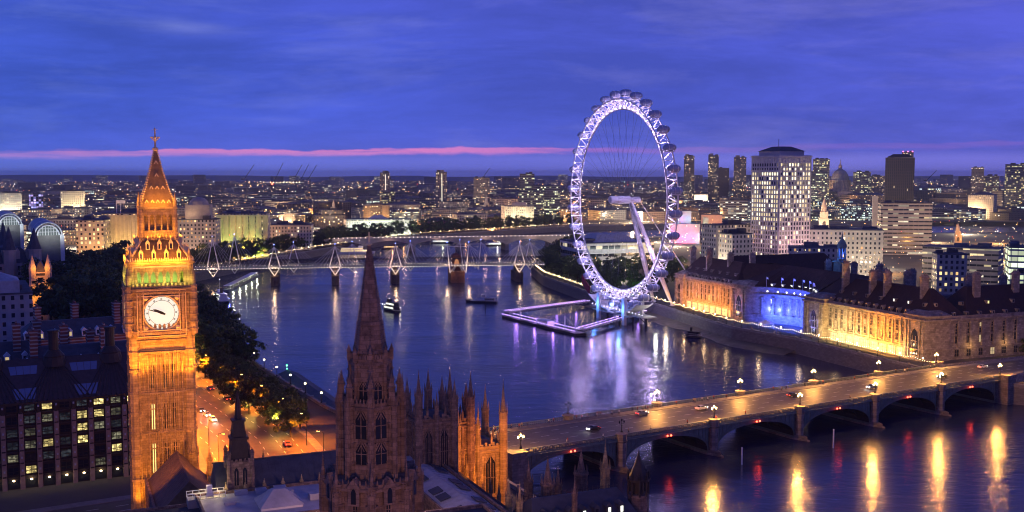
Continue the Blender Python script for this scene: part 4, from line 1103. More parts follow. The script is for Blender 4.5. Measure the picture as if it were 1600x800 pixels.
mb=MB(); q=zs-h
mb.fr(0,0,h,h+q*.32,1.75,1.35,4); mb.fr(0,0,h+q*.32,h+q*.36,1.6,1.6,4); mb.fr(0,0,h+q*.36,h+q*.6,1.15,.95,4); mb.fr(0,0,h+q*.6,h+q*.63,1.2,1.2,4); mb.fr(0,0,h+q*.63,h+q*.86,.62,.45,8); mb.fr(0,0,h+q*.86,h+q*1.08,.5,.03,8)
for a in range(4): pinn(mb,1.45*cos(PI/4+a*PI/2),1.45*sin(PI/4+a*PI/2),h+q*.36,1.4,.16)
mb.build('spire',M['bronze'],t0)
# lit walkway with a white railing on the roof
X,Y,z=P(322,776,184); t0=thing('roof_walkway','brightly lit roof walkway with white railings near the clock tower','walkway',(X,Y,z),AX)
mb=MB(); mb.box(0,0,-4,6.4,2.4,4.0); mb.build('deck',M['concrete'],t0)
mb=MB()
for y in (-1.1,1.1):
    for zz in (.5,1.0): mb.tube((-3.2,y,zz),(3.2,y,zz),.06,5)
    for i in range(7): mb.tube((-3.2+i*1.066,y,0),(-3.2+i*1.066,y,1.05),.06,5)
mb.box(.6,0,.1,.9,.9,1.9); mb.build('railing',M['white'],t0)
lamp('POINT','walkway_lamp',(-1,0,2.2),330,(1,.7,.35),t0,.2); lamp('POINT','walkway_lamp',(2,-.4,1.4),200,(1,.7,.35),t0,.2)
# flagpoles and the two small courtyard pinnacles by the road
for px,py,D,lab in ((303,672,205,'thin stone pinnacle turret at the edge of the road under the clock tower'),(327,655,214,'second thin stone pinnacle by the road, beyond the first')):
    pass
def riv2(label,px,ytop,D,r,cap): return riv(label,px,ytop,D,r,cap,M['stone'])
riv2('thin lit stone turret at the right foot of the clock tower by the road'.replace('right ',''),302,668,226,.9,5.0)
riv2('small orange lit stone pinnacle standing against the curved road',327,695,222,.55,3.2)
riv2('small stone pinnacle between the dark spirelet and the road',411,700,215,.5,3.2)
# ---------------- floodlights on the palace
tf=thing('floodlights','x','x') if 0 else None
for (x,y,z,e,aim,sp_a) in ((-9,-32,30,26000,(0,-6,52),56),(9,-32,30,26000,(0,-6,52),56),(-9,-33,30,17000,(-1,-6,24),84),(9,-33,30,17000,(1,-6,24),84),(-6,-10.5,9,7000,(-3,-6,36),110),(6,-10.5,9,7000,(3,-6,36),110),(-6,-12,36,17000,(-2,-7,55),100),(6,-12,36,17000,(2,-7,52),100)):
    lamp('SPOT','floodlight',tl(x,y,z),e,(1,.29,.008),None,.5,tl(*aim),sp_a,.6)
for k in range(4):
    v=side(k)@Vector((0,-8.4,z_be+1.2)); a=side(k)@Vector((0,-3.2,z_r1-1)); lamp('AREA','roof_flood',tl(*v),1450,(1,.32,.015),None,10,tl(*a),sy=.5)
    v=side(k)@Vector((0,-5.0,z_r1+.6)); a=side(k)@Vector((0,-2.6,z_la+3)); lamp('AREA','roof_flood',tl(*v),520,(1,.32,.02),None,6,tl(*a),sy=.4)
    v=side(k)@Vector((0,-5.6,z_la+.3)); a=side(k)@Vector((0,-1.2,z_la+8)); lamp('AREA','roof_flood',tl(*v),680,(1,.34,.015),None,5,tl(*a),sy=.4)
v=(-13,-3,4); 
X,Y,z=P(742,720,222); 
for dx,e in ((-7,5200),(0,5200),(7,5200)):
    p=Vector((ft.location.x,ft.location.y,0))-NX*19+EX*dx; lamp('SPOT','floodlight',(p.x,p.y,29.5),e,(1,.27,.012),None,.4,(ft.location.x,ft.location.y,24),120,.7)
# added unseen fill lights, standing in for street glow on the palace stone
for px,py,D,e,c in ((560,700,88,24000,(1,.42,.22)),(650,560,190,9000,(1,.5,.4)),(880,690,170,9000,(1,.42,.25))):
    x,y,z=P(px,py,D); lamp('POINT','palace_fill_light',(x+ (6 if px<600 else 0),y-24,z-18 if px>600 else z-10),e,c,None,2.0)
# ================================================================ the long columned hall on the far bank (local x along its river front, y into the land)
A_=(104,663); Lh=216.2; HA=math.atan2(-202,77)
ch=thing('columned_hall','long riverside stone hall with steep dark roofs, tall chimneys and a blue lit concave colonnade','hall',(A_[0],A_[1],GZ),HA)
EV=19.0; RD=31.0
ps=pm('sooty_portland_stone',(.25,.225,.20),.85,course=.8,sc=.35,var=.4,bump=.4)
def hseg(x0,x1,y0,y1,nm='wall'):
    mb=MB(); mb.box((x0+x1)/2,(y0+y1)/2,0,x1-x0,y1-y0,EV-.4); mb.build(nm,ps,ch)
hseg(0,65,0,22); hseg(147,216,0,22); hseg(194,216,22.02,150); hseg(0,22,22.02,110); hseg(65.02,146.98,20,36); 
mb=MB(); mb.box(108,66,0,170,58,15.5); mb.build('rear_range',ps,ch)
mb=MB(); mb.box(108,66,15.5,172,60,.8); 
for i in range(9): mb.box(30+i*18,52+ (i%3)*13,16.3,8,6,2.5+(i%2)*2)
mb.build('rear_roof',M['roofgrey'],ch)
for x0,x1 in ((0,65),(147,216)):
    mb=MB(); n=13; 
    for i in range(n+1):
        x=x0+(x1-x0)*i/n
        if 0<i<n: mb.box(x,-.25,5.6,1.0,.6,EV-7.0)
    for z,e,h in ((5.0,.5,.5),(16.6,.45,.4),(EV-1.6,.6,.5),(EV-1.1,1.1,.7),(EV-.4,.5,1.1)): mb.box((x0+x1)/2,-e/2,z,x1-x0,e,h)
    for i in range(n):
        x=x0+(x1-x0)*(i+.5)/n
        mb.box(x,-.45,6.3,2.6,.9,.25); 
        for q in range(6): mb.box(x-1.1+q*.44,-.75,6.5,.14,.14,.8)
        mb.box(x,-.75,7.3,2.6,.2,.15)
    mb.build('cornice',ps,ch)
mb=MB()
for z,e,h in ((5.0,.5,.5),(16.6,.45,.4),(EV-1.6,.6,.5),(EV-1.1,1.1,.7),(EV-.4,.5,1.1)): mb.box(216+e/2,75,z,e,150,h)
for i in range(22): mb.box(216.25,4+i*6.8,5.6,.6,1.2,EV-7)
mb.build('cornice',ps,ch)
# end pavilions with tall arched niches
def pav(x0,x1,yy,nm='pavilion'):
    mb=MB(); w_=x1-x0; mb.box((x0+x1)/2,yy+6,0,w_,14,EV+.6); 
    for z,e,h in ((5.0,1.0,.5),(EV-1.2,1.6,.8),(EV+.6,.8,.7)): mb.box((x0+x1)/2,yy+6,z,w_+e,14+e,h)
    for sx in (-1,1): mb.box((x0+x1)/2+sx*(w_/2-1),yy-1.2,1,1.5,.8,EV-2.5); mb.box((x0+x1)/2+sx*(w_/2-3),yy-1.2,1,.9,.7,EV-2.5)
    mb.hip((x0+x1)/2,yy+6,EV+1.3,EV+3.2,w_,14,3)
    pv=mb.build(nm,ps,ch)
    mb=MB(); mb.panel(((x0+x1)/2,yy-1.05,2.2),(1,0,0),4.2,12,.1,(0,-1,0),1,True); 
    for q in (-1,1): mb.box((x0+x1)/2+q*1.0,yy-1.2,2.4,.3,.3,8.5)
    for z in (5,8.5): mb.box((x0+x1)/2,yy-1.2,z,4,.3,.4)
    mb.build('niche_window',[ps,M['glass']],pv); return pv
pav(-1,9.5,-.6); pav(64,80,-1.5); pav(132,148,-1.5); pav(204,216.8,-.6)
# the concave colonnade
def arc(u,r=0):   # u 0..1 across x 80..132, sagitta 15
    x=80+52*u; return (x, -1+15*sin(PI*u)**.75 + r)
n=26; mb=MB()
P_=[arc(i/n) for i in range(n+1)]
for (x0,y0),(x1,y1) in zip(P_,P_[1:]):
    mb.quad((x0,y0+2.6,0),(x1,y1+2.6,0),(x1,y1+2.6,EV),(x0,y0+2.6,EV))
    mb.quad((x0,y0,0),(x1,y1,0),(x1,y1,4.6),(x0,y0,4.6)); mb.quad((x0,y0,4.6),(x1,y1,4.6),(x1,y1+2.6,4.6),(x0,y0+2.6,4.6))
    for dz0,dz1,e in ((14.2,15.6,0),(15.6,16.2,-.7),(16.2,EV+.8,.2)):
        mb.quad((x0,y0+e,dz0),(x1,y1+e,dz0),(x1,y1+e,dz1),(x0,y0+e,dz1)); mb.quad((x0,y0+e,dz1),(x1,y1+e,dz1),(x1,y1+2.6,dz1),(x0,y0+2.6,dz1)); mb.quad((x0,y0+e,dz0),(x1,y1+e,dz0),(x1,y1+2.6,dz0),(x0,y0+2.6,dz0))
    mb.quad((x0,y0+2.6,EV-.01),(x1,y1+2.6,EV-.01),(x1,20.1,EV-.01),(x0,20.1,EV-.01))
mb.build('crescent_wall',ps,ch)
for i in range(10):
    x,y=arc(.08+.84*i/9); mb=MB(); mb.lathe(x,y+.4,[(1.05,4.6),(1.05,5.1),(.85,5.3),(.82,8),(.72,13.3),(1.0,13.7),(1.05,14.25)],12); mb.build('column',ps,ch)
for i in range(9):
    x,y=arc(.08+.84*(i+.5)/9)
    for z,h,ar in ((5.4,4.6,True),(10.8,2.4,False)):
        mb=MB(); mb.panel((x,y+2.5,z),(1,0,0),2.0,h,.12,(0,-1,0),1,ar); mb.box(x,y+2.3,z,.16,.2,h*.85); mb.box(x,y+2.3,z+h*.45,2.0,.2,.18); mb.build('crescent_window',[ps,M['w_cool'] if i%2==0 and not ar else M['glass']],ch)
    mb=MB(); mb.ball(x,y+.1,17.6,.5,0,8,4); mb.build('attic_light',em('round_attic_light',(1,.95,.85),3) if 'round_attic_light' not in bpy.data.materials else bpy.data.materials['round_attic_light'],ch)
# windows of the wings
def win(w_,h,mat,arch=False):
    mb=MB(); mb.panel((0,0,0),(1,0,0),w_,h,.06,(0,-1,0),1); mb.box(0,-.12,-.2,w_+.5,.3,.2); mb.box(0,-.12,h,w_+.5,.25,.25)
    for sg in (-1,1): mb.box(sg*(w_/2+.1),-.12,0,.2,.22,h)
    mb.box(0,-.1,0,.09,.1,h); mb.box(0,-.1,h*.5,w_,.1,.09)
    if arch: mb.gable(0,-.15,h+.25,h+.9,w_+.6,.4,0)
    return mb.mesh('window',[ps,mat])
WM={}
def placewin(x,y,z,w_,h,mat,rot=0,arch=False,nm='window'):
    k=(w_,h,mat.name,arch)
    if k not in WM: WM[k]=win(w_,h,mat,arch)
    link(nm,WM[k],ch,(x,y,z),rot)
rr=random.Random(21)
for x0,x1,n in ((9.5,64,13),(148,204,13)):
    for i in range(n):
        x=x0+(x1-x0)*(i+.5)/n
        for z,w_,h,ar in ((7.3,1.7,3.1,True),(11.5,1.6,2.2,False),(14.3,1.5,1.8,False)): placewin(x,0,z,w_,h,M['glass'] if rr.random()<.93 else M['w_dim'],0,ar)
for i in range(15):
    for z,w_,h,ar in ((1.4,2.4,3.0,False),(7.3,2.4,3.2,True),(11.5,2.3,2.2,False),(14.3,2.2,1.8,False)): placewin(216.0,17+i*6.8,z,w_,h,M['glass'] if rr.random()<.9 else M['w_dim'],PI/2,ar,'sash_window')
# bright ground storey openings
for x0,x1,n in ((10,64,8),(150,203,9)):
    for i in range(n):
        x=x0+(x1-x0)*(i+.5)/n; mb=MB(); mb.panel((x,-.02,.3),(1,0,0),4.6,3.9,.12,(0,-1,0),0); 
        for q in (-1.5,0,1.5): mb.box(x+q,-.2,.3,.14,.12,3.9,0,1)
        mb.box(x,-.2,2.6,4.6,.12,.14,0,1); mb.build('lit_shopfront',[em('shopfront_glow',(1,.8,.36),1.2) if 'shopfront_glow' not in bpy.data.materials else bpy.data.materials['shopfront_glow'],ps],ch)
for i in range(5):
    y=66+i*7; mb=MB(); mb.panel((216.02,y,.3),(0,1,0),3,4,.12,(1,0,0),0,True); mb.build('lit_doorway',em('doorway_glow',(1,.6,.2),1.3) if 'doorway_glow' not in bpy.data.materials else bpy.data.materials['doorway_glow'],ch)
# roofs
mb=MB()
mb.hip(32.5,11,EV+.2,RD,66,21,9.5); mb.hip(181.5,11,EV+.2,RD,69,21,9.5); mb.hip(205,86,EV+.2,RD,21,128,9.5); mb.hip(11,66,EV+.2,RD,21,88,9.5)
for (x0,y0),(x1,y1) in zip(P_,P_[1:]): mb.quad((x0,y0+2.4,EV+.8),(x1,y1+2.4,EV+.8),(x1,24,RD),(x0,24,RD))
for (x0,x1) in ((60,80),(132,152)): mb.quad((x0,3,EV+1),(x1,3,EV+1),(x1,24,RD),(x0,11 if x0<80 else 24,RD))
mb.quad((62,24,RD),(150,24,RD),(150,36,EV+.2),(62,36,EV+.2)); mb.quad((60,1.5,EV+.3),(60,36,EV+.3),(62,24,RD),(62,24,RD-.1)); 
mb.build('roof',M['redtile'],ch)
def chim(x,y,z0,z1,sx=1.5,sy=3.6):
    mb=MB(); mb.box(x,y,z0,sx,sy,z1-z0); mb.box(x,y,z1-.9,sx+.5,sy+.5,.5); mb.box(x,y,z1,sx-.5,sy-.6,.5)
    for q in (-.3,0,.3): mb.fr(x,y+q*sy,z1+.4,z1+1.3,.3,.25,6)
    mb.build('chimney',ps,ch)
for x,y,z1 in ((4,8,36.5),(20,10,36),(26,6,34.5),(45,9,35.5),(60,14,36),(152,7,38.5),(168,13,36),(172,7,36),(182,7,36.5),(205,8,36.5),(209,34,37),(208,58,37),(207,84,36.5),(160,24,35),(176,24,35.5),(198,40,34),(197,62,34),(186,52,33.5),(150,50,33),(95,40,34),(112,44,34),(130,46,34.5)): chim(x,y,EV,z1)
for (x0,x1,y,rows) in ((4,62,0,1),(150,213,0,1)):
    for i in range(13):
        x=x0+(x1-x0)*i/12; mb=MB(); mb.box(x,1.2,EV+.4,1.5,2.2,1.7); mb.gable(x,1.2,EV+2.1,EV+2.8,2.4,1.8,PI/2); mb.panel((x,.1,EV+.7),(1,0,0),.8,1.1,.04,(0,-1,0),1)
        mb.build('dormer',[ps,M['glass']],ch)
    for i in range(7):
        x=x0+3+(x1-x0-6)*i/6; mb=MB(); mb.box(x,4.3,EV+4.6,1.3,2.0,1.6); mb.panel((x,3.3,EV+4.9),(1,0,0),.8,1.1,.04,(0,-1,0),1); mb.build('dormer',[ps,M['w_cool'] if (x0>100 and i in (4,5)) else M['glass']],ch)
for i in range(16):
    y=8+i*7.4; mb=MB(); mb.box(214.8,y,EV+.4,2.2,1.5,1.7); mb.panel((215.9,y,EV+.7),(0,1,0),.8,1.1,.04,(1,0,0),1); mb.build('dormer',[ps,M['glass']],ch)
    if i%2==0:
        mb=MB(); mb.box(211.7,y,EV+4.6,2,1.3,1.6); mb.panel((212.7,y,EV+4.9),(0,1,0),.8,1.1,.04,(1,0,0),1); mb.build('dormer',[ps,M['w_yel'] if i==4 else M['glass']],ch)
for i in range(9):
    x,y=arc(.12+.76*i/8); mb=MB(); mb.box(x,y+4.4,EV+1.2,2.2,2.2,1.5); mb.panel((x,y+3.3,EV+1.4),(1,0,0),1.7,1.0,.05,(0,-1,0),1); mb.build('lit_dormer',[M['lead'],M['w_cool']],ch)
# lantern fleche
fl=MB(); fx_,fy_=104,42
fl.fr(fx_,fy_,15,RD+3,3.2,3.0,4); fl.fr(fx_,fy_,RD+3,RD+3.6,3.5,3.5,4); fl.fr(fx_,fy_,RD+3.6,RD+5,2.4,2.3,8)
f_=fl.build('roof_lantern',pm('green_copper',(.16,.28,.25),.7,sc=.5,var=.3),ch)
mb=MB()
for a in range(8): th=a*PI/4; mb.fr(fx_+2.0*cos(th),fy_+2.0*sin(th),RD+5,RD+11,.28,.26,6)
mb.fr(fx_,fy_,RD+11,RD+12,2.5,2.5,8); mb.lathe(fx_,fy_,[(2.3,RD+12),(2.0,RD+13.6),(1.2,RD+14.8),(.6,RD+16),(.15,RD+18.5),(.05,RD+20)],8); mb.build('cupola',bpy.data.materials['green_copper'],f_)
lamp('POINT','cupola_light',(fx_,fy_,RD+8),1500,(.06,.12,1),f_,.5); lamp('POINT','cupola_light',(fx_-3.6,fy_-5.5,RD+6),900,(.08,.25,1),f_,.5)
# flags on the crescent roof
for i in range(7):
    x,y=arc(.1+.8*i/6); mb=MB(); mb.tube((x,y+1.5,EV+.6),(x,y+1.5,EV+6.5),.07,5); mb.quad((x,y+1.5,EV+5.3),(x+1.5,y+1.7,EV+5.1),(x+1.5,y+1.6,EV+6.1),(x,y+1.5,EV+6.4)); mb.build('flagpole',M['white'],ch)
# floodlights standing at the foot of the facades (children of the hall)
def fl_(x,y,z,e,c,sx,aim,sy=.5): lamp('AREA','facade_flood',(x,y,z),e,c,ch,sx,aim=None,sy=sy).rotation_euler=(Vector(aim)-Vector((x,y,z))).to_track_quat('-Z','X' if 0 else 'Y').to_euler()
fl_(37,-9,3.0,31000,(1,.27,.01),52,(37,1.5,13)); fl_(37,-6,1.0,3200,(1,.58,.15),52,(37,1,4))
fl_(165,-9,3.0,15000,(1,.66,.22),30,(165,1.5,13)); fl_(189,-9,3.0,27000,(1,.27,.01),26,(189,1.5,13)); fl_(176,-6,1.0,6500,(1,.62,.18),54,(176,1,4))
fl_(105,2.5,5.0,40000,(.045,.09,1),34,(106,18,11)); fl_(106,-6,2.4,14000,(.04,.09,1),40,(106,14,9)); fl_(106,10,15.6,2300,(.04,.08,1),30,(106,17,4))
for i in range(9):
    x,y=arc(.08+.84*(i+.5)/9); lamp('POINT','column_light',(x,y+1.6,7.5),900,(.25,.32,1),ch,.25)
for x in (72,140):
    lamp('SPOT','niche_light',(x,-7,2),9000,(.09,.18,1),ch,.4).rotation_euler=(Vector((x,-1,9))-Vector((x,-7,2))).to_track_quat('-Z','Y').to_euler()
lamp('POINT','niche_light',(72,-3.3,4),420,(.5,.6,1),ch,.3); lamp('POINT','niche_light',(140,-3.3,4),420,(.5,.6,1),ch,.3)
for y,e in ((24,700),(44,700),(70,2600),(84,2600),(98,2600)): lamp('POINT','entrance_light',(219,y,6),e,(1,.5,.15),ch,.4)
fl_(206,-7,2,1800,(1,.6,.3),8,(208,0,12))
# blue canopy, terrace and moored tents on the promenade in front of the crescent
t0=thing('terrace_pavilion','small blue lit awning and terrace in front of the concave colonnade','awning',(A_[0],A_[1],GZ),HA)
mb=MB(); mb.hip(104,-6,2.6,4.6,7,6,3.2); mb.build('awning',M['white'],t0); mb=MB()
for x in (101,107):
    for y in (-8.6,-3.4): mb.tube((x,y,0),(x,y,2.7),.08,5)
mb.build('pole',M['white'],t0)
# ================================================================ office building beside the clock tower: dark bronze bays, fan roofs and chimneys
PX0,PY0=-101,286; PA=math.atan2(14,27)
po=thing('office_building','dark bronze office block with ribbed fan roofs, fat round chimneys and scattered lit windows','office building',(PX0,PY0,GZ),PA)
LP_=74; FH=3.32; NF=7; EP=NF*FH
mb=MB(); mb.box(-LP_/2,12,0,LP_,22,EP-1.2); mb.build('wall',M['bronze'],po)
bay=4.25; nb=int(LP_/bay)
pier_m=pm('sandstone_pier',(.34,.25,.19),.85,sc=.8,var=.25)
mb=MB(); mbb=MB()
for i in range(nb+1):
    x=-i*bay
    mb.box(x,.55,0,1.15,1.3,EP-3.3)
    for j in range(1,NF): mb.box(x,-.12,j*FH+.2,.9,.25,.35,0,1); mbb.box(x,-.35,j*FH+1.6,.42,.3,.5)
    mb.box(x,.4,EP-3.3,.7,1.0,2.2,0,1)
mb.build('stone_piers',[pier_m,M['bronze']],po).name='pier_row'
mbb.build('pier_bosses',M['lead'],po).name='bracket_row'
rr=random.Random(4); cnt=0
lit={(2,5),(3,4),(3,5),(3,3),(6,1),(0,6),(5,3),(8,3),(8,4),(1,2),(2,6),(5,6),(10,2)}
winw={}
def pwin(mat):
    if mat.name in winw: return winw[mat.name]
    mb=MB(); w_=bay-1.75; mb.panel((0,0,.25),(1,0,0),w_,FH-1.45,.06,(0,-1,0),1)
    mb.box(0,-.16,0,w_,.2,.12); mb.box(0,-.16,FH-1.1,w_,.2,.14); mb.box(0,-.16,(FH-1.0)*.42,w_,.2,.1)
    for q in (-.5,0,.5): mb.box(q*w_,-.16,0,.1,.2,FH-1.0)
    mb.box(0,-.4,-.55,w_+.2,.7,.4)
    winw[mat.name]=mb.mesh('window',[M['bronze'],mat]); return winw[mat.name]
def room(name,col,st):
    m,t,b=nmat(name); b.inputs['Base Color'].default_value=(.02,.025,.03,1); b.inputs['Roughness'].default_value=.15
    tc=N(t,'ShaderNodeTexCoord').outputs['Object']; oi=N(t,'ShaderNodeObjectInfo').outputs['Random']
    v=N(t,'ShaderNodeVectorMath',op='ADD'); L(t,tc,v.inputs[0]); cx=N(t,'ShaderNodeCombineXYZ'); L(t,mth(t,'MULTIPLY',oi,50),cx.inputs[0]); L(t,mth(t,'MULTIPLY',oi,31),cx.inputs[1]); L(t,cx.outputs[0],v.inputs[1])
    vo=N(t,'ShaderNodeTexVoronoi'); vo.inputs['Scale'].default_value=1.3; L(t,mapping(t,v.outputs[0],(1,1,1.6)),vo.inputs['Vector'])
    s2=N(t,'ShaderNodeSeparateColor'); L(t,vo.outputs['Color'],s2.inputs[0])
    sz=N(t,'ShaderNodeSeparateXYZ'); L(t,tc,sz.inputs[0]); blind=mth(t,'GREATER_THAN',sz.outputs[2],mth(t,'ADD',.6,mth(t,'MULTIPLY',oi,2.2)))
    k=mth(t,'MULTIPLY',mth(t,'ADD',.12,mth(t,'POWER',s2.outputs[0],1.5)),mth(t,'SUBTRACT',1.25,mth(t,'MULTIPLY',blind,.55)))
    b.inputs['Emission Color'].default_value=col+(1,); L(t,mth(t,'MULTIPLY',k,mth(t,'MULTIPLY',mth(t,'ADD',.35,mth(t,'FRACT',mth(t,'MULTIPLY',oi,17.3))),st)),b.inputs['Emission Strength'])
    m.cycles.emission_sampling='NONE'; return m
dimo=room('office_dim',(.85,.8,.5),.22); dimp=room('office_faint',(.6,.7,.8),.07); lito=room('office_lit',(1,.78,.28),1.7)
for i in range(nb):
    for j in range(1,NF):
        if cnt>=96: break
        m_=lito if ((nb-1-i) in () or (i,j) in lit) else (dimo if rr.random()<.25 else (dimp if rr.random()<.5 else M['glass']))
        link('window',pwin(m_),po,(-(i+.5)*bay,.98,j*FH+.35)); cnt+=1
# ground floor arcade with lamps
for i in range(nb):
    mb=MB(); x=-(i+.5)*bay; mb.panel((x,.95,.2),(1,0,0),bay-1.5,2.3,.06,(0,-1,0),1); mb.box(x,.6,2.6,bay-1.2,.8,.5)
    mb.box(x,.1,2.35,.5,.3,.3,0,2)
    mb.build('arcade_bay',[M['bronze'],em('arcade_blue',(.3,.35,1),.9) if (i>8 and 'arcade_blue' not in bpy.data.materials) else (bpy.data.materials['arcade_blue'] if i>8 else M['glass']),M['bulb']],po)
    if i%2==0: lamp('POINT','arcade_light',(x,-.9,2.6),40,(1,.72,.35),po,.2)
# mansard of ribs fanning up to the chimneys
mb=MB(); mb.box(-LP_/2,12,EP-1.2,LP_+.6,22.6,.7); mb.build('cornice',M['bronze'],po)
y0,y1=1.2,13.0; ze,zr_=EP-.5,EP+9.0
mb=MB(); mb.quad((-LP_,y0,ze),(0,y0,ze),(-1,y1,zr_),(-LP_,y1,zr_)); mb.quad((0,y0,ze),(0,23,ze),(-1,y1+.1,zr_),(-1,y1,zr_)); mb.quad((0,23,ze),(-LP_,23,ze),(-LP_,y1,zr_),(-1,y1,zr_)); mb.build('roof',pm('bronze_roof',(.06,.045,.045),.5,sc=.8,var=.3),po)
chx=[-6,-20.5,-36,-52,-67]
mb=MB()
sl_=(zr_-ze)/(y1-y0)
for cx_ in chx:
    for k in range(-6,7):
        a=(cx_+k*1.25*1.05,y0,ze+.15); b_=(cx_+k*.28,y1-1.5,zr_-1.2); 
        if a[0]>.2: continue
        mb.tube(a,b_,.2,4)
mb.build('roof_ribs',M['bronze'],po).name='rib_fan'
for cx_ in chx:
    mb=MB(); mb.lathe(cx_,y1-.4,[(3.4,zr_-2.2),(2.6,zr_+.2),(2.7,zr_+.5),(1.5,zr_+2.0),(1.25,zr_+2.1),(1.2,zr_+6.8),(1.5,zr_+6.9),(1.5,zr_+7.4),(1.1,zr_+7.5)],14); 
    for a in range(14): th=a*2*PI/14; mb.tube((cx_+3.45*cos(th),y1-.4+3.45*sin(th),zr_-2.2),(cx_+1.3*cos(th),y1-.4+1.3*sin(th),zr_+2.1),.12,4)
    mb.build('chimney',M['bronze'],po)
skym=pm('skylight_glass',(.12,.17,.3),.08,var=0,spec=.9)
for i,cx_ in enumerate([-13.2,-28.3,-44,-59.5]):
    mb=MB(); k0,k1=.06,.38
    for (k0,k1,w0,w1) in ((.05,.30,2.2,3.1),(.62,.82,3.2,3.6)):
        mb=MB(); P0=lambda k:(y0+(y1-y0)*k,ze+(zr_-ze)*k+.12)
        a,b_=P0(k0),P0(k1)
        for q in range(4):
            f=lambda w_,t:cx_+w_*(t/2-1)
            mb.quad((f(w0,q),a[0],a[1]),(f(w0,q+1)-.1,a[0],a[1]),(f(w1,q+1)-.1,b_[0],b_[1]),(f(w1,q),b_[0],b_[1]))
        mb.build('skylight',skym,po)
# banded brick offices behind it
M['banded']=brickmat('banded_brick',(.25,.08,.055),(.22,.075,.05),(.42,.38,.34),60,1.15)
M['banded'].node_tree.nodes['Brick Texture'].inputs['Mortar Size'].default_value=.22
def block_at(px,D): return P(px,300,D)[:2]
def brickoffice(label,px,ytop,D,ln,dp,stacks,seed,rz):
    X,Y,zr=P(px,ytop,D); t0=thing('brick_office',label,'building',(X,Y,GZ),rz); h=zr-GZ
    mb=MB(); mb.box(0,0,0,ln-.6,dp-.6,h-6); mb.build('wall',M['banded'],t0,uv=True)
    mb=MB(); mb.hip(0,0,h-6,h,ln,dp,6,insy=dp/2-.8); mb.build('roof',M['slate'],t0)
    r=random.Random(seed)
    for x,y in stacks:
        mb=MB(); mb.box(x,y,h-7,2.2,4.2,12.0); mb.box(x,y,h+5,2.6,4.6,.5)
        for q in (-1.4,-.5,.5,1.4): mb.fr(x,y+q,h+5.5,h+6.4,.32,.28,6)
        mb.build('chimney_stack',M['banded'],t0,uv=True)
    for i in range(int(ln/5)):
        x=-ln/2+3+i*5; mb=MB(); mb.box(x,-dp/2+1.5,h-5.6,1.7,2.4,2.2); mb.gable(x,-dp/2+1.5,h-3.4,h-2.3,2.6,2.0,PI/2); mb.panel((x,-dp/2+.3,h-5.2),(1,0,0),1.0,1.5,.04,(0,-1,0),1); mb.build('dormer',[M['white'],M['glass'] if r.random()<.7 else M['w_dim']],t0)
brickoffice('red and white banded brick office with ranks of chimneys behind the bronze block',150,535,330,46,17,[(-18,-3),(-9,4),(2,-3),(11,3),(19,-2),(21,5)],3,PA)
brickoffice('lower banded brick office wing with paired stacks behind the bronze block chimneys',62,546,340,40,16,[(-16,2),(-3,-3),(8,3),(15,-3)],5,PA)
brickoffice('far banded brick office by the dark trees, one end stack against the pale ministry',120,498,405,44,17,[(-14,0),(0,4),(14,-2),(19,3)],8,PA+.1)
brickoffice('banded brick office with tall striped chimneys at the edge of the view',-8,535,325,30,16,[(-8,2),(6,-2),(12,3)],9,PA)
# pale ministry block and its neighbours
M['ministry']=winmat('ministry_stone',(.36,.36,.38),3.6,3.8,.38,.5,.02,.01,1.5,vary=.02,objmix=False)
M['hotelstone']=winmat('chateau_stone',(.34,.31,.33),3.4,3.6,.4,.55,.05,.0,1.5,vary=.02,objmix=False)
def simple(name,label,px0,px1,ytop,D,dp,wall,roof='flat',rz=None,rh=4,cat='building',plant=True,parapet=True,inset=None,group=None,zb=GZ,cap=None):
    pc_=(px0+px1)/2; X,Y,zt_=P(pc_,ytop,D); ang=-math.atan2(X,Y) if rz is None else rz
    Wd=(px1-px0)*D/F*(1 if rz is None else .93); h=zt_-zb
    t0=thing(name,label,cat,(X,Y,zb),ang,group); hb=h-(rh if roof!='flat' else .0)
    mb=MB(); mb.box(0,dp/2,0,Wd,dp,hb); mb.build('wall',wall,t0,uv=True)
    mb=MB()
    if roof=='flat':
        mb.box(0,dp/2,hb,Wd+.5,dp+.5,.7); r=random.Random(int(px0*7+D))
        if plant:
            for i in range(3): mb.box(r.uniform(-.35,.35)*Wd,dp*r.uniform(.25,.75),hb+.7,Wd*r.uniform(.1,.3),dp*r.uniform(.2,.4),r.uniform(1.5,3.5))
        mb.build('roof',M['roofgrey'],t0)
    elif roof=='hip': mb.hip(0,dp/2,hb,h,Wd+.8,dp+.8,min(Wd,dp)/2-.5 if inset is None else inset); mb.build('roof',cap or M['slate'],t0)
    elif roof=='gable': mb.gable(0,dp/2,hb,h,Wd+.6,dp+.6); mb.build('roof',cap or M['slate'],t0)
    return t0,Wd,h
t0,Wd,h=simple('ministry_block','big pale stone ministry block with few windows beside the dark riverside trees',-80,50,462,455,60,M['ministry'],rz=PA,cat='government building')
mb=MB(); mb.box(0,10,h,Wd*.7,18,6); mb.hip(0,10,h+6,h+9,Wd*.7,18,7); mb.build('attic_storey',M['lead'],t0)
t0,Wd,h=simple('chateau_hotel','purple grey chateau style block of steep roofs and turrets near the lit station arches',-60,60,388,620,40,M['hotelstone'],'hip',rz=PA+.25,rh=9,inset=8)
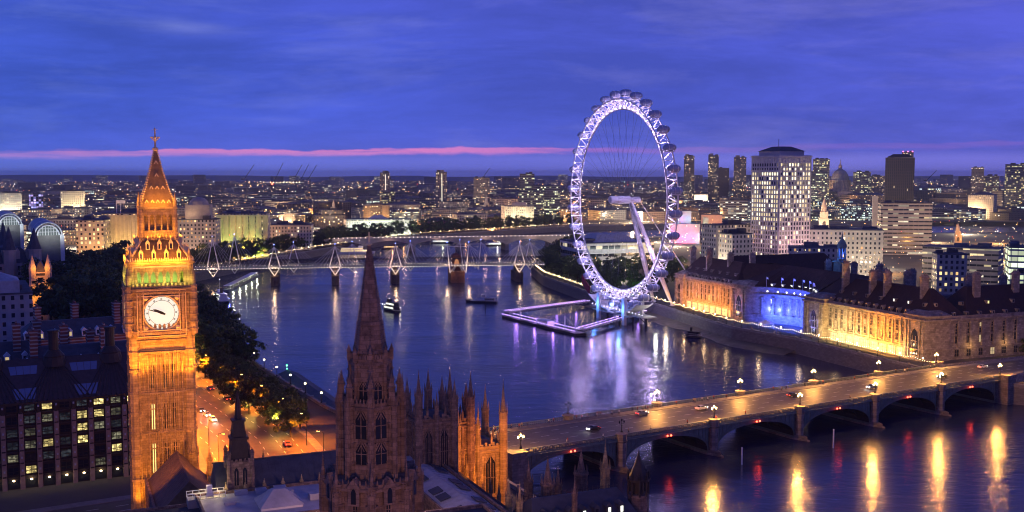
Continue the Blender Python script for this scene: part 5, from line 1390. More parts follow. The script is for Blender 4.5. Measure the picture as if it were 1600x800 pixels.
for i,(fx,fy,r,hh) in enumerate(((-.5,0,3.5,16),(-.2,0,3.2,13),(.12,0,3.4,17),(.46,0,3.6,15),(.3,.9,3.2,19))):
    mb=MB(); x,y=fx*Wd,fy*40; mb.fr(x,y,0,h-2,r,r,8); mb.fr(x,y,h-2,h-1.2,r+.5,r+.5,8,mi=0); mb.lathe(x,y,[(r+.3,h-1.2),(r*.6,h+hh*.3),(r*.25,h+hh*.6),(.1,h+hh*.75)],8,1); mb.build('turret',[M['portland'],M['slate']],t0)
for i in range(6):
    mb=MB(); x=-Wd*.4+i*Wd*.16; mb.box(x,3,h-10,3,3,7); mb.gable(x,3,h-3,h,3,3.4,PI/2); mb.build('gable',M['portland'],t0)
t0,Wd,h=simple('turreted_block','tall narrow block floodlit orange at the edge of the dark trees',51,74,408,590,24,M['hotelstone'],'hip',rh=8,inset=5)
mb=MB()
for sx in (-1,1): mb.fr(sx*Wd/2,0,0,h-4,1.8,1.8,8); mb.fr(sx*Wd/2,0,h-4,h+4,2.0,.05,8)
mb.build('turret',M['portland'],t0)
for k in (.25,.55,.8):
    mb=MB(); mb.box(0,-.5,h*k,Wd+1,1.2,.6); mb.build('balcony',M['portland'],t0)
lamp('AREA','facade_flood',(0,-9,14),4200,(1,.30,.03),t0,10,sy=2).rotation_euler=(R(118),0,0)
lamp('AREA','facade_flood',(0,-5,30),1500,(1,.30,.03),t0,8,sy=2).rotation_euler=(R(100),0,0)
# two glazed station arches, lit from inside
mg_=em('station_glazing',(.75,.95,.9),.12); 
def station(label,px,ytop,D,r,rz):
    X,Y,zt_=P(px,ytop,D); t0=thing('arched_station_roof',label,'station',(X,Y,GZ),rz); h=zt_-GZ-r
    n=20
    mb=MB()
    for y in (0,30):
        for i in range(n):
            a,c=PI*i/n,PI*(i+1)/n
            for q in (0,1.7): mb.tube(((r-q)*cos(a),y,h+(r-q)*sin(a)),((r-q)*cos(c),y,h+(r-q)*sin(c)),.5,5)
    mb.box(-r,0,0,2.4,2.4,h+.5); mb.box(r,0,0,2.4,2.4,h+.5); mb.build('arch_rib',M['white_steel'],t0)
    mb=MB(); mb.add([((r-1.9)*cos(PI*i/n),.6,h+(r-1.9)*sin(PI*i/n)) for i in range(n+1)],[tuple(range(n+1))]); mb.build('glazed_end',mg_,t0)
    mb=MB()
    for i in range(-4,5):
        x=i*r/5; mb.box(x,.3,h,.3,.3,math.sqrt(max(0,(r-2)**2-x*x)))
    for z in (.25,.5,.75): w_=math.sqrt(1-z*z)*(r-2)*2; mb.box(0,.3,h+z*r,w_,.3,.3)
    mb.build('glazing_bars',M['white_steel'],t0).name='glazing_frame'
    mb=MB()
    for i in range(n):
        a,c=PI*i/n,PI*(i+1)/n; mb.quad((r*cos(a),0,h+r*sin(a)),(r*cos(c),0,h+r*sin(c)),(r*cos(c),90,h+r*sin(c)),(r*cos(a),90,h+r*sin(a)))
    mb.build('roof',M['lead'],t0); mb=MB(); mb.box(0,30,0,2*r-2,58,h); mb.build('base',M['concrete2'],t0)
    lamp('AREA','arch_flood',(0,-7,h-1),1100,(.9,1,.95),t0,2*r,sy=1).rotation_euler=(R(120),0,0)
station('white arched station roof with glowing glass end beside the purple turrets',14,334,760,8,.47)
station('second white station arch, taller, rising right behind the dark riverside trees'.replace('right ','just '),75,348,690,8.2,.47)
# ================================================================ railway bridge with its two cable-stayed footbridges
HA2=math.atan2(32,196); HO=(-92,866,0)
def hl(px,py,z): pass
rb=thing('railway_bridge','dark lattice girder railway bridge on brown brick piers across the river','bridge',HO,HA2)
XS=[-147,-99.5,-51.5,-3,48,99.3]
x0,x1=-185,150
mb=MB()
for y in (8,19):
    for z in (13.4,19.0): mb.box((x0+x1)/2,y,z,x1-x0,.6,.55)
    x=x0
    while x<x1:
        mb.tube((x,y,13.6),(x+3,y,19.2),.16,4,cap=False); mb.tube((x+3,y,13.6),(x,y,19.2),.16,4,cap=False); mb.box(x,y,13.5,.3,.35,5.6); x+=3
mb.build('lattice_girder',M['dark'],rb)
mb=MB(); mb.box((x0+x1)/2,13.5,12.9,x1-x0,11.4,.9); mb.build('deck',M['dark'],rb)
for x in XS[1:]:
    big=abs(x-48)<1
    mb=MB(); w_=11 if big else 6; mb.prism([(x-w_/2,-2),(x,-4.5),(x+w_/2,-2),(x+w_/2,26),(x,29),(x-w_/2,26)],-1,7.4 if not big else 9.2,0)
    mb.box(x,12,7.4,w_+.6,24,.5); mb.box(x,13.5,7.8,w_*.55,12,5.2)
    if big: 
        mb.box(x,12,9.2,7,8,12.5); mb.fr(x,12,21.6,24,3.4,.2,4); mb.panel((x,7.9,10),(1,0,0),4.2,9,.08,(0,-1,0),1,True)
    mb.build('pier',[M['brick'] if big else M['brownbrick'],em('pier_arch_glow',(1,.42,.16),.5) if big else M['dark']],rb)
def footbridge(label,y0,dx,mastdir):
    t0=thing('footbridge',label,'footbridge',HO,HA2)
    mb=MB(); mb.box((x0+x1)/2,y0,13.6,x1-x0,4.2,.5); mb.build('deck',M['concrete'],t0)
    mb=MB()
    for y in (y0-2,y0+2):
        mb.tube((x0,y,15.2),(x1,y,15.2),.06,4); mb.tube((x0,y,14.7),(x1,y,14.7),.04,4)
        x=x0
        while x<x1: mb.tube((x,y,14),(x,y,15.2),.05,4); x+=2.5
    mb.build('railing',M['white_steel'],t0)
    mb=MB(); x=x0
    while x<x1: mb.box(x,y0-2.15,13.75,.8,.12,.22); x+=2.4
    mb.build('edge_lighting',em('deck_edge_light',(1,.80,.66),4) if 'deck_edge_light' not in bpy.data.materials else bpy.data.materials['deck_edge_light'],t0)
    for i,x in enumerate(XS):
        x+=dx; tops=[(x,31)] if abs(x-dx-48)>1 else [(x-9,31.5),(x+9,31.5)]
        for (xm,zt_) in tops:
            if i==0: zt_=38
            mb=MB(); T_=(xm,y0+mastdir*1.5,zt_)
            if len(tops)==1:
                for sx in (-4.6,4.6):
                    mb.tube((xm+sx,y0-1.2,14.6),T_,.5,6,r2=.34); mb.tube((xm+sx,y0-1.2,14.6),(xm,y0,7.6),.46,6)
                    mb.tube((xm+sx,y0+1.6,14.6),(xm,y0,7.6),.3,6)
                mb.tube((xm-4.6,y0-1.2,14.3),(xm+4.6,y0-1.2,14.3),.3,5); mb.tube((xm-2.4,y0-1,11),(xm+2.4,y0-1,11),.2,5)
            else:
                sg=-1 if xm<x else 1
                mb.tube((x+sg*6.5,y0-1.2,8),T_,.45,6,r2=.3); mb.tube((x+sg*6.5,y0-1.2,8.5),(x+sg*2,y0-1.2,14),.3,5); mb.tube((x+sg*4,y0,9),(x+sg*1,y0,14),.25,5)
                if sg<0: mb.tube((x-9,y0,29.8),(x+9,y0,29.8),.25,5)
            mb.tube((xm,T_[1],zt_),(xm,T_[1],zt_+1.8),.12,4); mb.ball(xm,T_[1],zt_+1.9,.35,1,6,4)
            m_=mb.build('mast',[M['white_steel'],M['blue_l']],t0)
            mb=MB()
            for q in (5,9,13,17,21):
                for sx in (-1,1):
                    if len(tops)==2 and sx!=(-1 if xm<x else 1): continue
                    mb.tube(T_,(xm+sx*q,y0,14.2),.085,3,cap=False)
            mb.build('stay_cables',M['white_steel'],m_).name='cable_fan'
            if y0<10: lamp('POINT','mast_light',(xm,y0-4.2,16.2),1800,(1,.66,.36),m_,.4); lamp('POINT','mast_light',(xm,y0-4.0,9.5),900,(1,.62,.32),m_,.4)
            else: lamp('POINT','mast_light',(xm,y0-4.2,16.2),350,(1,.66,.36),m_,.4)
    return t0
footbridge('slim white footbridge with fans of cables on the near side of the lattice railway bridge',0,0,-1)
footbridge('second white cable fan footbridge, beyond the lattice railway bridge',27,14,1)
# ================================================================ pale concrete bridge further downstream
wa=math.atan2(62,269); wb_=thing('concrete_bridge','long low pale concrete bridge of shallow arches beyond the cable footbridges','bridge',(-60,1236,0),wa)
ln=330; mb=MB(); mb.box(0,10,13.6,ln,24,1.7); mb.build('deck',M['concrete'],wb_)
for i in range(6):
    mb=MB(); xa=-ln/2+ln*i/6; xb=xa+ln/6; n=12
    for k in range(n):
        u0,u1=k/n,(k+1)/n; z0=6.5+6.4*math.sin(PI*u0)**.7; z1=6.5+6.4*math.sin(PI*u1)**.7
        for y in (-1.8,21.8): mb.quad((xa+u0*(xb-xa),y,z0),(xa+u1*(xb-xa),y,z1),(xa+u1*(xb-xa),y,13.7),(xa+u0*(xb-xa),y,13.7))
        mb.quad((xa+u0*(xb-xa),-1.8,z0),(xa+u1*(xb-xa),-1.8,z1),(xa+u1*(xb-xa),21.8,z1),(xa+u0*(xb-xa),21.8,z0))
    mb.build('arch',M['concrete'],wb_)
    if i: mb=MB(); mb.box(xa,10,-1,4.2,25,8); mb.build('pier',M['concrete2'],wb_)
mb=MB(); mb.box(0,-1.9,15.3,ln,.3,1.0); mb.box(0,21.9,15.3,ln,.3,1.0)
mb.build('parapet',M['concrete'],wb_)
mb=MB()
for i in range(66): mb.ball(-ln/2+5*i,-1.5,16.7,.42,0,5,3)
mb.build('deck_lighting',em('deck_lamp',(1,.72,.5),7),wb_)
for i in range(6): lamp('POINT','deck_light',(-140+56*i,-9,15),1700,(1,.55,.42),wb_,.5); lamp('POINT','deck_light',(-120+56*i,8,21),5000,(1,.6,.4),wb_,.5)
# ================================================================ boats
def boat(name,label,px,py,ln,bm,head,decks=1,hull=None,cab=None,lit='w_warm',lights=(),cat='boat',mast=0,funnel=False,open_=False,glow=None):
    x,y=W(px,py,0); t0=thing(name,label,cat,(x,y,0),head)
    mb=MB(); L2=ln/2; B2=bm/2
    o=[(-L2,-B2*.8),(-L2*.3,-B2),(L2*.45,-B2),(L2*.8,-B2*.6),(L2,0),(L2*.8,B2*.6),(L2*.45,B2),(-L2*.3,B2),(-L2,B2*.8)]
    zt_=.9+ln*.022
    vs=[(a*.94,c*.82,-.4) for a,c in o]+[(a,c,zt_+(.5 if a>L2*.7 else 0)) for a,c in o]; n=len(o)
    mb.add(vs,[(i,(i+1)%n,n+(i+1)%n,n+i) for i in range(n)]); mb.add([(a,c,zt_-.1) for a,c in o],[tuple(range(n))],1)
    mb.tube((-L2,-B2*.8,zt_),(L2*.45,-B2,zt_),.12,4,1); mb.tube((-L2,B2*.8,zt_),(L2*.45,B2,zt_),.12,4,1)
    mb.build('hull',[hull or M['dark'],M['concrete']],t0)
    z=zt_
    for d in range(decks):
        k=1-.2*d; l_=ln*(.68 if not open_ else .3)*k; w_=bm*.78*k; xc=-ln*.05*(d+1)-(ln*.22 if open_ else 0)
        mb=MB(); mb.box(xc,0,z-.1,l_,w_,2.3); mb.box(xc,0,z+2.2,l_+.7,w_+.7,.16,0,0); cb=mb.build('cabin',cab or M['white'],t0)
        mb=MB()
        k2=max(3,int(l_/1.7))
        for i in range(k2):
            for sg in (-1,1): mb.panel((xc-l_/2+l_*(i+.5)/k2,sg*w_/2,z+.75),(1,0,0),l_/k2*.72,1.05,.04,(0,sg,0),0)
        for i in range(2): mb.panel((xc+l_/2,-w_/4+w_/2*i,z+.75),(0,1,0),w_*.36,1.05,.04,(1,0,0),0)
        mb.build('window',M[lit],cb); z+=2.36
    mb=MB(); mb.box(ln*.12-(ln*.2 if open_ else 0),0,z-.05,ln*.12,bm*.4,1.9); mb.box(ln*.12-(ln*.2 if open_ else 0),0,z+1.85,ln*.14,bm*.45,.15); mb.build('wheelhouse',cab or M['white'],t0)
    mb=MB(); n_=int(ln/1.6)
    for i in range(n_):
        xx=-L2*.95+ln*.7*i/n_
        for sg in (-1,1): mb.tube((xx,sg*B2*.86,zt_),(xx,sg*B2*.86,zt_+1),.04,4)
    for sg in (-1,1): mb.tube((-L2*.95,sg*B2*.86,zt_+1),(ln*.25,sg*B2*.86,zt_+1),.04,4)
    mb.build('railing',M['white'],t0)
    if mast:
        mb=MB(); mb.tube((ln*.1,0,z),(ln*.1,0,z+mast),.12,5,r2=.05); mb.tube((ln*.1-1,0,z+mast*.7),(ln*.1+1,0,z+mast*.7),.05,4); mb.ball(ln*.1,0,z+mast,.2,1,6,4); mb.build('mast',[M['white'],M['bulbw']],t0)
    if funnel: mb=MB(); mb.fr(-ln*.12,0,z,z+3.6,.9,.8,10); mb.build('funnel',M['redtile'],t0)
    for (lx,ly,lz,e,c) in lights: lamp('POINT','deck_light',(lx,ly,lz),e,c,t0,.3)
    if glow:
        mb=MB()
        for i in range(10): mb.ball(-L2*.8+ln*.16*i,-B2*.9,zt_+1.5,.2,0,5,3)
        mb.build('string_lights',glow,t0).name='lamp_string'
    return t0
boat('passenger_boat','lit white river boat with two bright decks sailing alone mid river beyond the spire',611,486,19,6.0,R(125),2,lit='w_cool',lights=((7,-4,3,300,(1,.85,.6)),(-5,-4,3,250,(1,.85,.6))),cab=M['dark'],mast=2,glow=M['bulbw'])
boat('barge','long dark moored barge with a low wheelhouse near the floating pier',752,473,23,6,R(168),1,lit='glass',open_=True,cab=M['lead'])
boat('moored_ship','moored ship strung with blue and white lights under the riverside trees',345,471,30,8,R(115),2,hull=M['dark'],lit='w_cool',cab=M['white'],mast=9,funnel=True,lights=((0,-6,5,1500,(.14,.2,1)),(8,-6,4,900,(.4,.4,1)),(-8,-3,8,600,(.9,.8,1))),cat='ship',glow=em('blue_string',(.3,.38,1),10))
boat('launch','small dark launch moored ahead of the blue lit ship',346,487,13,4,R(115),1,lit='glass',cab=M['dark'],lights=((0,-4,3,150,(.2,.25,1)),))
boat('floating_restaurant','long white moored restaurant ship with rows of windows beyond the footbridges',556,396,44,9,R(12),2,lit='w_warm',hull=M['white'],cab=M['white'],mast=8,funnel=True,cat='ship',lights=((10,-7,6,1200,(1,.7,.5)),))
boat('party_boat','small orange lit boat moored between the white ship and the pale bridge',612,389,24,7,R(15),1,lit='w_warm',lights=((0,-6,5,2600,(1,.3,.08)),),cab=M['redtile'])
boat('pontoon_boat','dark pontoon with a lit shed beneath the pale bridge',606,381,30,9,R(14),1,lit='w_cool',lights=((0,-8,5,900,(.9,1,.6)),))
boat('pontoon_boat','second dark pontoon with a lit shed beneath the pale bridge, further across',690,380,30,9,R(14),1,lit='w_cool',lights=((0,-8,5,900,(.9,1,.6)),))
boat('pontoon_boat','third dark pontoon with a bright lamp under the pale bridge near the far bank',775,384,26,9,R(14),1,lit='w_cool',lights=((0,-8,5,2200,(1,.95,.8)),))
boat('cargo_launch','tiny dark boat lying on the foreshore beneath the columned hall',1083,527,9,3,R(150),1,lit='glass',cab=M['dark'])
# pier on the near embankment with a long dark roof
x,y=W(484,624,2.0); a=Vector(W(452,583,6)); c=Vector(W(538,643,6)); dd=c-a; m_=(a+c)/2
t0=thing('landing_stage','long dark roofed landing stage lying beside the embankment trees','pier',(m_.x,m_.y,0),math.atan2(dd.y,dd.x)); l_=dd.length+6
mb=MB(); mb.box(0,0,-.5,l_+4,9,1.7); mb.build('pontoon',M['concrete2'],t0)
mb=MB(); mb.gable(0,0,5.4,7.0,l_,8.6,0,0); mb.build('roof',M['slate'],t0)
mb=MB()
for i in range(int(l_/4)): 
    for y in (-3.4,3.4): mb.tube((-l_/2+1+i*4,y,1.2),(-l_/2+1+i*4,y,5.5),.12,5)
mb.box(0,1.5,1.2,l_-8,3.5,2.8); mb.build('frame',M['dark'],t0)
for i in range(9):
    mb=MB(); mb.ball(-l_/2+3+i*l_/9,-3.6,3.9,.22,0,6,4); mb.build('lamp',em('stage_lamp',(1,1,.6),14) if 'stage_lamp' not in bpy.data.materials else bpy.data.materials['stage_lamp'],t0)
    if i%2==0: lamp('POINT','stage_light',(-l_/2+3+i*l_/9,-4.2,4.2),260,(.95,1,.5),t0,.2)
mb=MB(); mb.tube((-l_/2-1,0,1),(-l_/2-1,0,8.5),.1,5); mb.ball(-l_/2-1,0,8.6,.3,1,6,4); mb.ball(-l_/2-1,0,7.2,.22,1,6,4); mb.build('signal_mast',[M['white'],M['green_l']],t0)
# jetty glowing at the foot of the footbridge
a=Vector(W(352,452,2)); c=Vector(W(400,428,2)); dd=c-a; m_=(a+c)/2
t0=thing('jetty','bright lit jetty reaching out below the cable footbridge','pier',(m_.x,m_.y,0),math.atan2(dd.y,dd.x)); l_=dd.length
mb=MB(); mb.box(0,0,-.5,l_,6,2); mb.build('pontoon',M['concrete2'],t0); mb=MB(); mb.box(0,0,3.8,l_*.9,5.4,.3); mb.build('canopy',M['white'],t0)
mb=MB()
for i in range(12): mb.tube((-l_*.44+l_*.88*i/11,-2.4,1.5),(-l_*.44+l_*.88*i/11,-2.4,3.9),.1,4)
mb.build('post',M['white'],t0)
for i in range(5): lamp('POINT','jetty_light',(-l_*.4+l_*.2*i,-3.4,3.2),1000,(.95,1,.72),t0,.3)
# marker posts in the water
for px,py,h_,lab in ((1159,726,5.2,'thin pale marker post standing in the water, nearer the palace end of the arched bridge'),(1302,700,6,'thin pale marker post standing in the water before the middle arches'),(759,486,7,'dark mooring post in front of the long barge')):
    x,y=W(px,py,0); mb=MB(); mb.fr(0,0,-1,h_,.22,.2,8); mb.fr(0,0,h_,h_+.3,.3,.05,8); mb.fr(0,0,h_*.6,h_*.62,.26,.26,8)
    tag(mb.build('marker_post',M['white'] if px>1000 else M['dark'],loc=(x,y,0)),lab,'post')
# ================================================================ named buildings of the skyline
WMt={}
WMt['shell']=None
WMt['tower_dark']=winmat('tower_dark',(.09,.085,.1),2.6,3.0,.6,.5,.18,.05,2.6,objmix=False,vary=.1)
WMt['tower_concrete']=winmat('tower_concrete',(.16,.145,.15),3.0,3.0,.55,.45,.22,.05,2.4,objmix=False,vary=.15)
WMt['office_glass']=winmat('office_glass',(.12,.13,.15),3.0,3.8,.88,.5,.22,.16,1.5,cols=[(1,.8,.3),(1,.95,.5),(.85,1,.7)],objmix=False,vary=.2)
WMt['strip']=winmat('strip_windows',(.30,.28,.27),5.0,4.0,.96,.36,.16,.16,1.0,cols=[(1,.8,.4),(1,.9,.65)],objmix=False,vary=.1)
WMt['portland']=winmat('portland_windows',(.42,.40,.37),3.3,3.7,.40,.5,.2,.06,2.0,objmix=False,vary=.05)
WMt['warmstone']=winmat('warm_windows',(.42,.38,.32),3.4,3.7,.45,.55,.34,.1,1.8,cols=[(1,.62,.22),(1,.8,.4)],objmix=False,vary=.05)
WMt['blank']=winmat('slab_dark',(.028,.025,.034),2.2,3.4,.45,.8,.015,.0,1.2,objmix=False,vary=.02)
# the tall white stone office tower: real windows
x,y,zt_=P(1221,243,850); hT=zt_-GZ; sw=32.5
stw=thing('office_tower','tall white stone office tower with lit window grid, two faces showing, and a stepped crown','tower',(x,y,GZ),R(-14.4)+0)
# footprint rotated so that a corner faces us
stw.rotation_euler=(0,0,R(-14.4+42))
psm=pm('white_tower_stone',(.50,.46,.46),.8,sc=.1,var=.12)
mb=MB(); mb.box(0,0,0,sw,sw,hT); mb.build('wall',psm,stw)
nx_,nz_=11,25
mb=MB(); fh=(hT-8)/nz_
for k in range(4):
    mb.T=side(k)
    for i in range(nx_+1): mb.box(-sw/2+.6+(sw-1.2)*i/nx_,-sw/2-.1,2,.9,.5,hT-4)
    for j in range(nz_+1): mb.box(0,-sw/2-.05,2+j*fh,sw,.3,.7)
mb.T=None; mb.box(0,0,hT-1.5,sw+1.2,sw+1.2,1.0); mb.box(0,0,hT-12,sw+.9,sw+.9,.6); mb.build('stone_grid',psm,stw)
mb=MB(); mb.box(0,0,hT,sw-8,sw-8,3.2); mb.build('attic',psm,stw); mb=MB(); mb.hip(0,0,hT+3.2,hT+7,sw-6,sw-6,8); mb.tube((-3,0,hT+6),(-3,0,hT+13),.2,5); mb.build('roof',M['slate'],stw)
wlit=em('tower_window_lit',(1,.80,.42),1.1); wfaint=em('tower_window_faint',(1,.8,.6),.18)
wbig=em('tower_window_bright',(1,.88,.58),1.9)
rr=random.Random(12); parts=[]; rest={}
def twin(k,i,j):
    u=j/nz_
    pl=(.62 if k==0 else .74) if u>.45 else (.22 if u>.2 else .1)
    if k==3 and u>.9: pl=.2
    r_=rr.random(); return wbig if r_<pl*.5 else (wlit if r_<pl else (wfaint if r_<pl+.2 else M['glass']))
tw={}
for k in (0,3):
    for j in range(nz_-1,-1,-1):
        for i in range(nx_):
            m_=twin(k,i,j); xx=-sw/2+.6+(sw-1.2)*(i+.5)/nx_
            if len(parts)<96 and k==0 and j>=nz_-9 or (k==3 and len(parts)<96 and j>=nz_-9 and False):
                if m_.name not in tw:
                    mb=MB(); mb.panel((0,0,0),(1,0,0),1.4,2.3,.05,(0,-1,0),0); tw[m_.name]=mb.mesh('window',m_)
                v=side(k)@Vector((xx,-sw/2-.01,2.9+j*fh)); parts.append(link('window',tw[m_.name],stw,v,k*PI/2))
            else:
                mb=rest.setdefault(m_.name,MB()); mb.T=side(k); mb.panel((xx,-sw/2-.01,2.9+j*fh),(1,0,0),1.4,2.3,.05,(0,-1,0),0)
allm=MB(); mats=[]
for nm,q in rest.items():
    mi=len(mats); mats.append(bpy.data.materials[nm]); o=len(allm.v); allm.v+=q.v; allm.f+=[tuple(i+o for i in f) for f in q.f]; allm.m+=[mi]*len(q.f)
tag(allm.build('remaining_windows',mats,stw),kind='stuff')
lamp('AREA','facade_flood',(0,-sw/2-16,26),6500,(1,.55,.6),stw,30,sy=4).rotation_euler=(R(120),0,0)
lamp('AREA','facade_flood',(-sw/2-16,0,26),2000,(1,.6,.7),stw,30,sy=4).rotation_euler=(R(120),0,R(-90))
simple('office_wing','lower stone wing with small lit windows beside the white office tower, towards the wheel',1112,1181,352,880,22,WMt['portland'],rz=R(27.6-4),cat='office building')
simple('office_wing','stepped pale stone block in front of the lower wing of the white office tower',1140,1180,366,800,18,WMt['portland'],rz=R(27.6-4),cat='office building')
simple('office_wing','long stone wing with regular square windows past the white office tower',1262,1382,360,840,24,WMt['portland'],rz=R(-14),cat='office building')
simple('ledge_wing','low pale range before the long stone wing of the white office tower',1230,1320,388,760,20,WMt['portland'],rz=R(-14),cat='office building')
def slab(label,px0,px1,yt,D,wall,dp=None,**k): return simple('tower_block',label,px0,px1,yt,D,dp or (px1-px0)*D/F,wall,cat='tower block',**k)
for i,(px0,px1,yt,D,lab) in enumerate(((1069,1085,244,2500,'slim tower block nearest the wheel of three alike, jagged top'),(1107,1123,243,2520,'middle one of three slim tower blocks with jagged tops'),(1147,1166,246,2480,'slim tower block nearest the white office tower of three alike'))):
    t0,Wd,h=slab(lab,px0,px1,yt,D,WMt['tower_dark']); 
    mb=MB(); mb.box(-Wd*.2,Wd*.4,h,Wd*.35,Wd*.4,5); mb.box(Wd*.25,Wd*.4,h,Wd*.2,Wd*.3,3); mb.build('crown',M['concrete2'],t0)
slab('dark low tower block between two slim jagged towers',1123,1139,263,2400,WMt['blank'])
for px0,px1,yt,D,lab in ((594,609,270,2050,'slim concrete tower with a bright lit stair strip, nearer the clock tower of a pair'),(681,698,269,2050,'slim concrete tower with a bright lit stair strip, nearer the wheel of a pair')):
    t0,Wd,h=slab(lab,px0,px1,yt,D,WMt['tower_concrete']); mb=MB(); mb.box(Wd*.05,-.3,6,1.6,.5,h-9); mb.build('stair_strip',em('stair_glow',(1,.9,.7),1.1) if 'stair_glow' not in bpy.data.materials else bpy.data.materials['stair_glow'],t0)
    mb=MB(); mb.box(0,Wd*.4,h,Wd*.5,Wd*.5,4); mb.build('plant_room',M['concrete2'],t0)
slab('low lit block at the foot of the slim tower nearer the clock tower',596,617,300,2000,WMt['office_glass'])
slab('stepped glassy office tower with green yellow lit floors left of the wheel'.replace('left of','before'),812,835,272,1900,WMt['office_glass'])
slab('lower lit glass terrace of the stepped office tower',833,875,291,1850,WMt['office_glass'])
slab('lit podium in front of the stepped glass office tower',810,850,301,1800,WMt['office_glass'])
slab('chunky grey block with many small lights between slim towers and stepped tower',740,765,278,2300,WMt['tower_concrete'])
slab('yellow lit glass tower between white office tower and domed cathedral',1271,1296,249,2350,WMt['office_glass'])
slab('lit yellow glass block hugging the foot of the yellow lit glass tower',1264,1292,268,2200,WMt['office_glass'])
slab('low wide glass office with bright floors past the domed cathedral',1334,1360,269,2500,WMt['office_glass'])
slab('pale hazy office block past the low wide glass office',1360,1382,275,2600,WMt['tower_concrete'])
t0,Wd,h=slab('tall black slab tower with chamfered top standing before the riverside offices',1385,1428,247,1300,WMt['blank'])
mb=MB(); mb.hip(0,Wd/2,h+.7,h+5,Wd*.9,Wd*.9,Wd*.2); mb.build('crown',M['dark'],t0)
t0,Wd,h=slab('dark tower with pink lamps on its top behind the black slab tower',1410,1427,238,2700,WMt['tower_dark']); mb=MB()
for q in (-.4,0,.4): mb.ball(q*Wd,0,h+2,1.6,0,6,4)
mb.build('beacon',em('pink_beacon',(1,.12,.3),6),t0)
t0,_,_=simple('riverside_office','wide riverside office block with long strip windows below the black slab tower',1376,1458,318,1080,24,WMt['strip'],rz=R(-10),cat='office building')
mb=MB(); mb.box(-31,-1.2,0,5,3,60); mb.build('stair_tower',M['concrete'],t0)
slab('dark square tower block far beyond the riverside offices',1519,1537,262,2300,WMt['tower_concrete'])
slab('broad glass office tower with lit floors at the edge of the view',1573,1612,257,2100,WMt['office_glass'])
slab('low lit block beside the dark square tower block',1536,1560,275,2500,WMt['office_glass'])
simple('glass_office','bright greenish glass office block just beyond the columned hall roofs',1578,1625,388,700,30,winmat('bright_glass',(.3,.32,.3),4,4,.9,.7,.9,.6,2.0,cols=[(.85,1,.6),(.95,1,.75)],objmix=False),rz=R(-20),cat='office building')
simple('long_low_office','long low pale office with a lit strip of windows behind the hall chimneys',1440,1560,388,800,26,WMt['strip'],rz=R(-32),cat='office building')
simple('pale_pavilion','small pink pale pavilion with a lit colonnade among the hall chimneys',1464,1512,398,700,16,WMt['warmstone'],rz=R(-10),cat='building')
# domed cathedral
x,y,_=P(1312,300,2540); t0=thing('domed_cathedral','grey domed cathedral with lantern and cross on the skyline','cathedral',(x,y,GZ),R(-10)); zz=lambda py:P(1312,py,2540)[2]-GZ
k=2540/F; mb=MB(); mb.box(0,0,0,60,45,zz(298)); mb.box(-55,0,0,80,30,zz(306)); 
for sx in (-1,1): mb.box(-78,sx*14,0,10,10,zz(296)); mb.lathe(-78,sx*14,[(5,zz(296)),(4,zz(291)),(1,zz(287)),(.2,zz(284))],8)
mb.build('nave',M['portland'],t0)
mb=MB(); mb.fr(0,0,zz(299),zz(281),15*k,14.3*k,24); 
for a in range(24): th=a*2*PI/24; mb.tube((15.4*k*cos(th),15.4*k*sin(th),zz(298)),(15.4*k*cos(th),15.4*k*sin(th),zz(283)),1.2,5)
mb.fr(0,0,zz(283),zz(281.5),16*k,16*k,24); mb.build('drum',M['portland'],t0)
mb=MB(); mb.lathe(0,0,[(13.5*k,zz(281.5)),(13*k,zz(277)),(11.4*k,zz(272)),(8.3*k,zz(267.5)),(4*k,zz(264.5)),(2.4*k,zz(264))],24); mb.build('dome',pm('lead_dome',(.25,.26,.28),.6,sc=.1,var=.2),t0)
mb=MB(); mb.lathe(0,0,[(2.6*k,zz(264)),(2.4*k,zz(260)),(2.8*k,zz(259.5)),(1.3*k,zz(257)),(.6*k,zz(255)),(.2*k,zz(249))],8); mb.build('lantern',M['portland'],t0)
lamp('AREA','dome_flood',(0,-70,20),60000,(1,.62,.5),t0,40,sy=10).rotation_euler=(R(110),0,0)
# spires lit orange in the city
def spirelet(label,px,yt,yb,D,wd,e,c,cat='church spire'):
    x,y,zt_=P(px,yt,D); zb_=max(GZ,P(px,yb,D)[2]-10); t0=thing('church_spire',label,cat,(x,y,GZ),R(-12)); h=zt_-GZ; hb=h*.55
    mb=MB(); mb.box(0,0,0,wd,wd,hb); mb.box(0,0,hb,wd*.8,wd*.8,h*.14); mb.build('tower',M['portland'],t0)
    mb=MB(); mb.fr(0,0,hb+h*.14,hb+h*.25,wd*.3,wd*.28,8); mb.fr(0,0,hb+h*.25,h,wd*.3,.05,8); mb.build('spire',M['portland'],t0)
    mb=MB(); 
    for kk in range(4): mb.T=side(kk); mb.panel((0,-wd/2,hb*.6),(1,0,0),wd*.35,hb*.3,.2,(0,-1,0),0,True)
    mb.build('belfry_opening',M['dark'],t0)
    lamp('POINT','spire_flood',(wd*.8,-wd*1.6,hb*.8),e,c,t0,.5); lamp('POINT','spire_flood',(-wd*.8,-wd*1.6,hb*1.4),e*.6,c,t0,.5)
spirelet('slim church spire floodlit orange beyond the riverside offices',1497,348,378,1150,7,9000,(1,.36,.06))
spirelet('squat church tower floodlit orange between white office tower and riverside offices',1288,308,335,1250,11,16000,(1,.32,.06))
spirelet('pale lit church steeple behind the treetops before the long white palace',521,312,348,1750,8,9000,(1,.7,.4))
spirelet('pale clock steeple on the skyline before the stepped glass tower',760,305,332,1900,10,7000,(1,.7,.5))
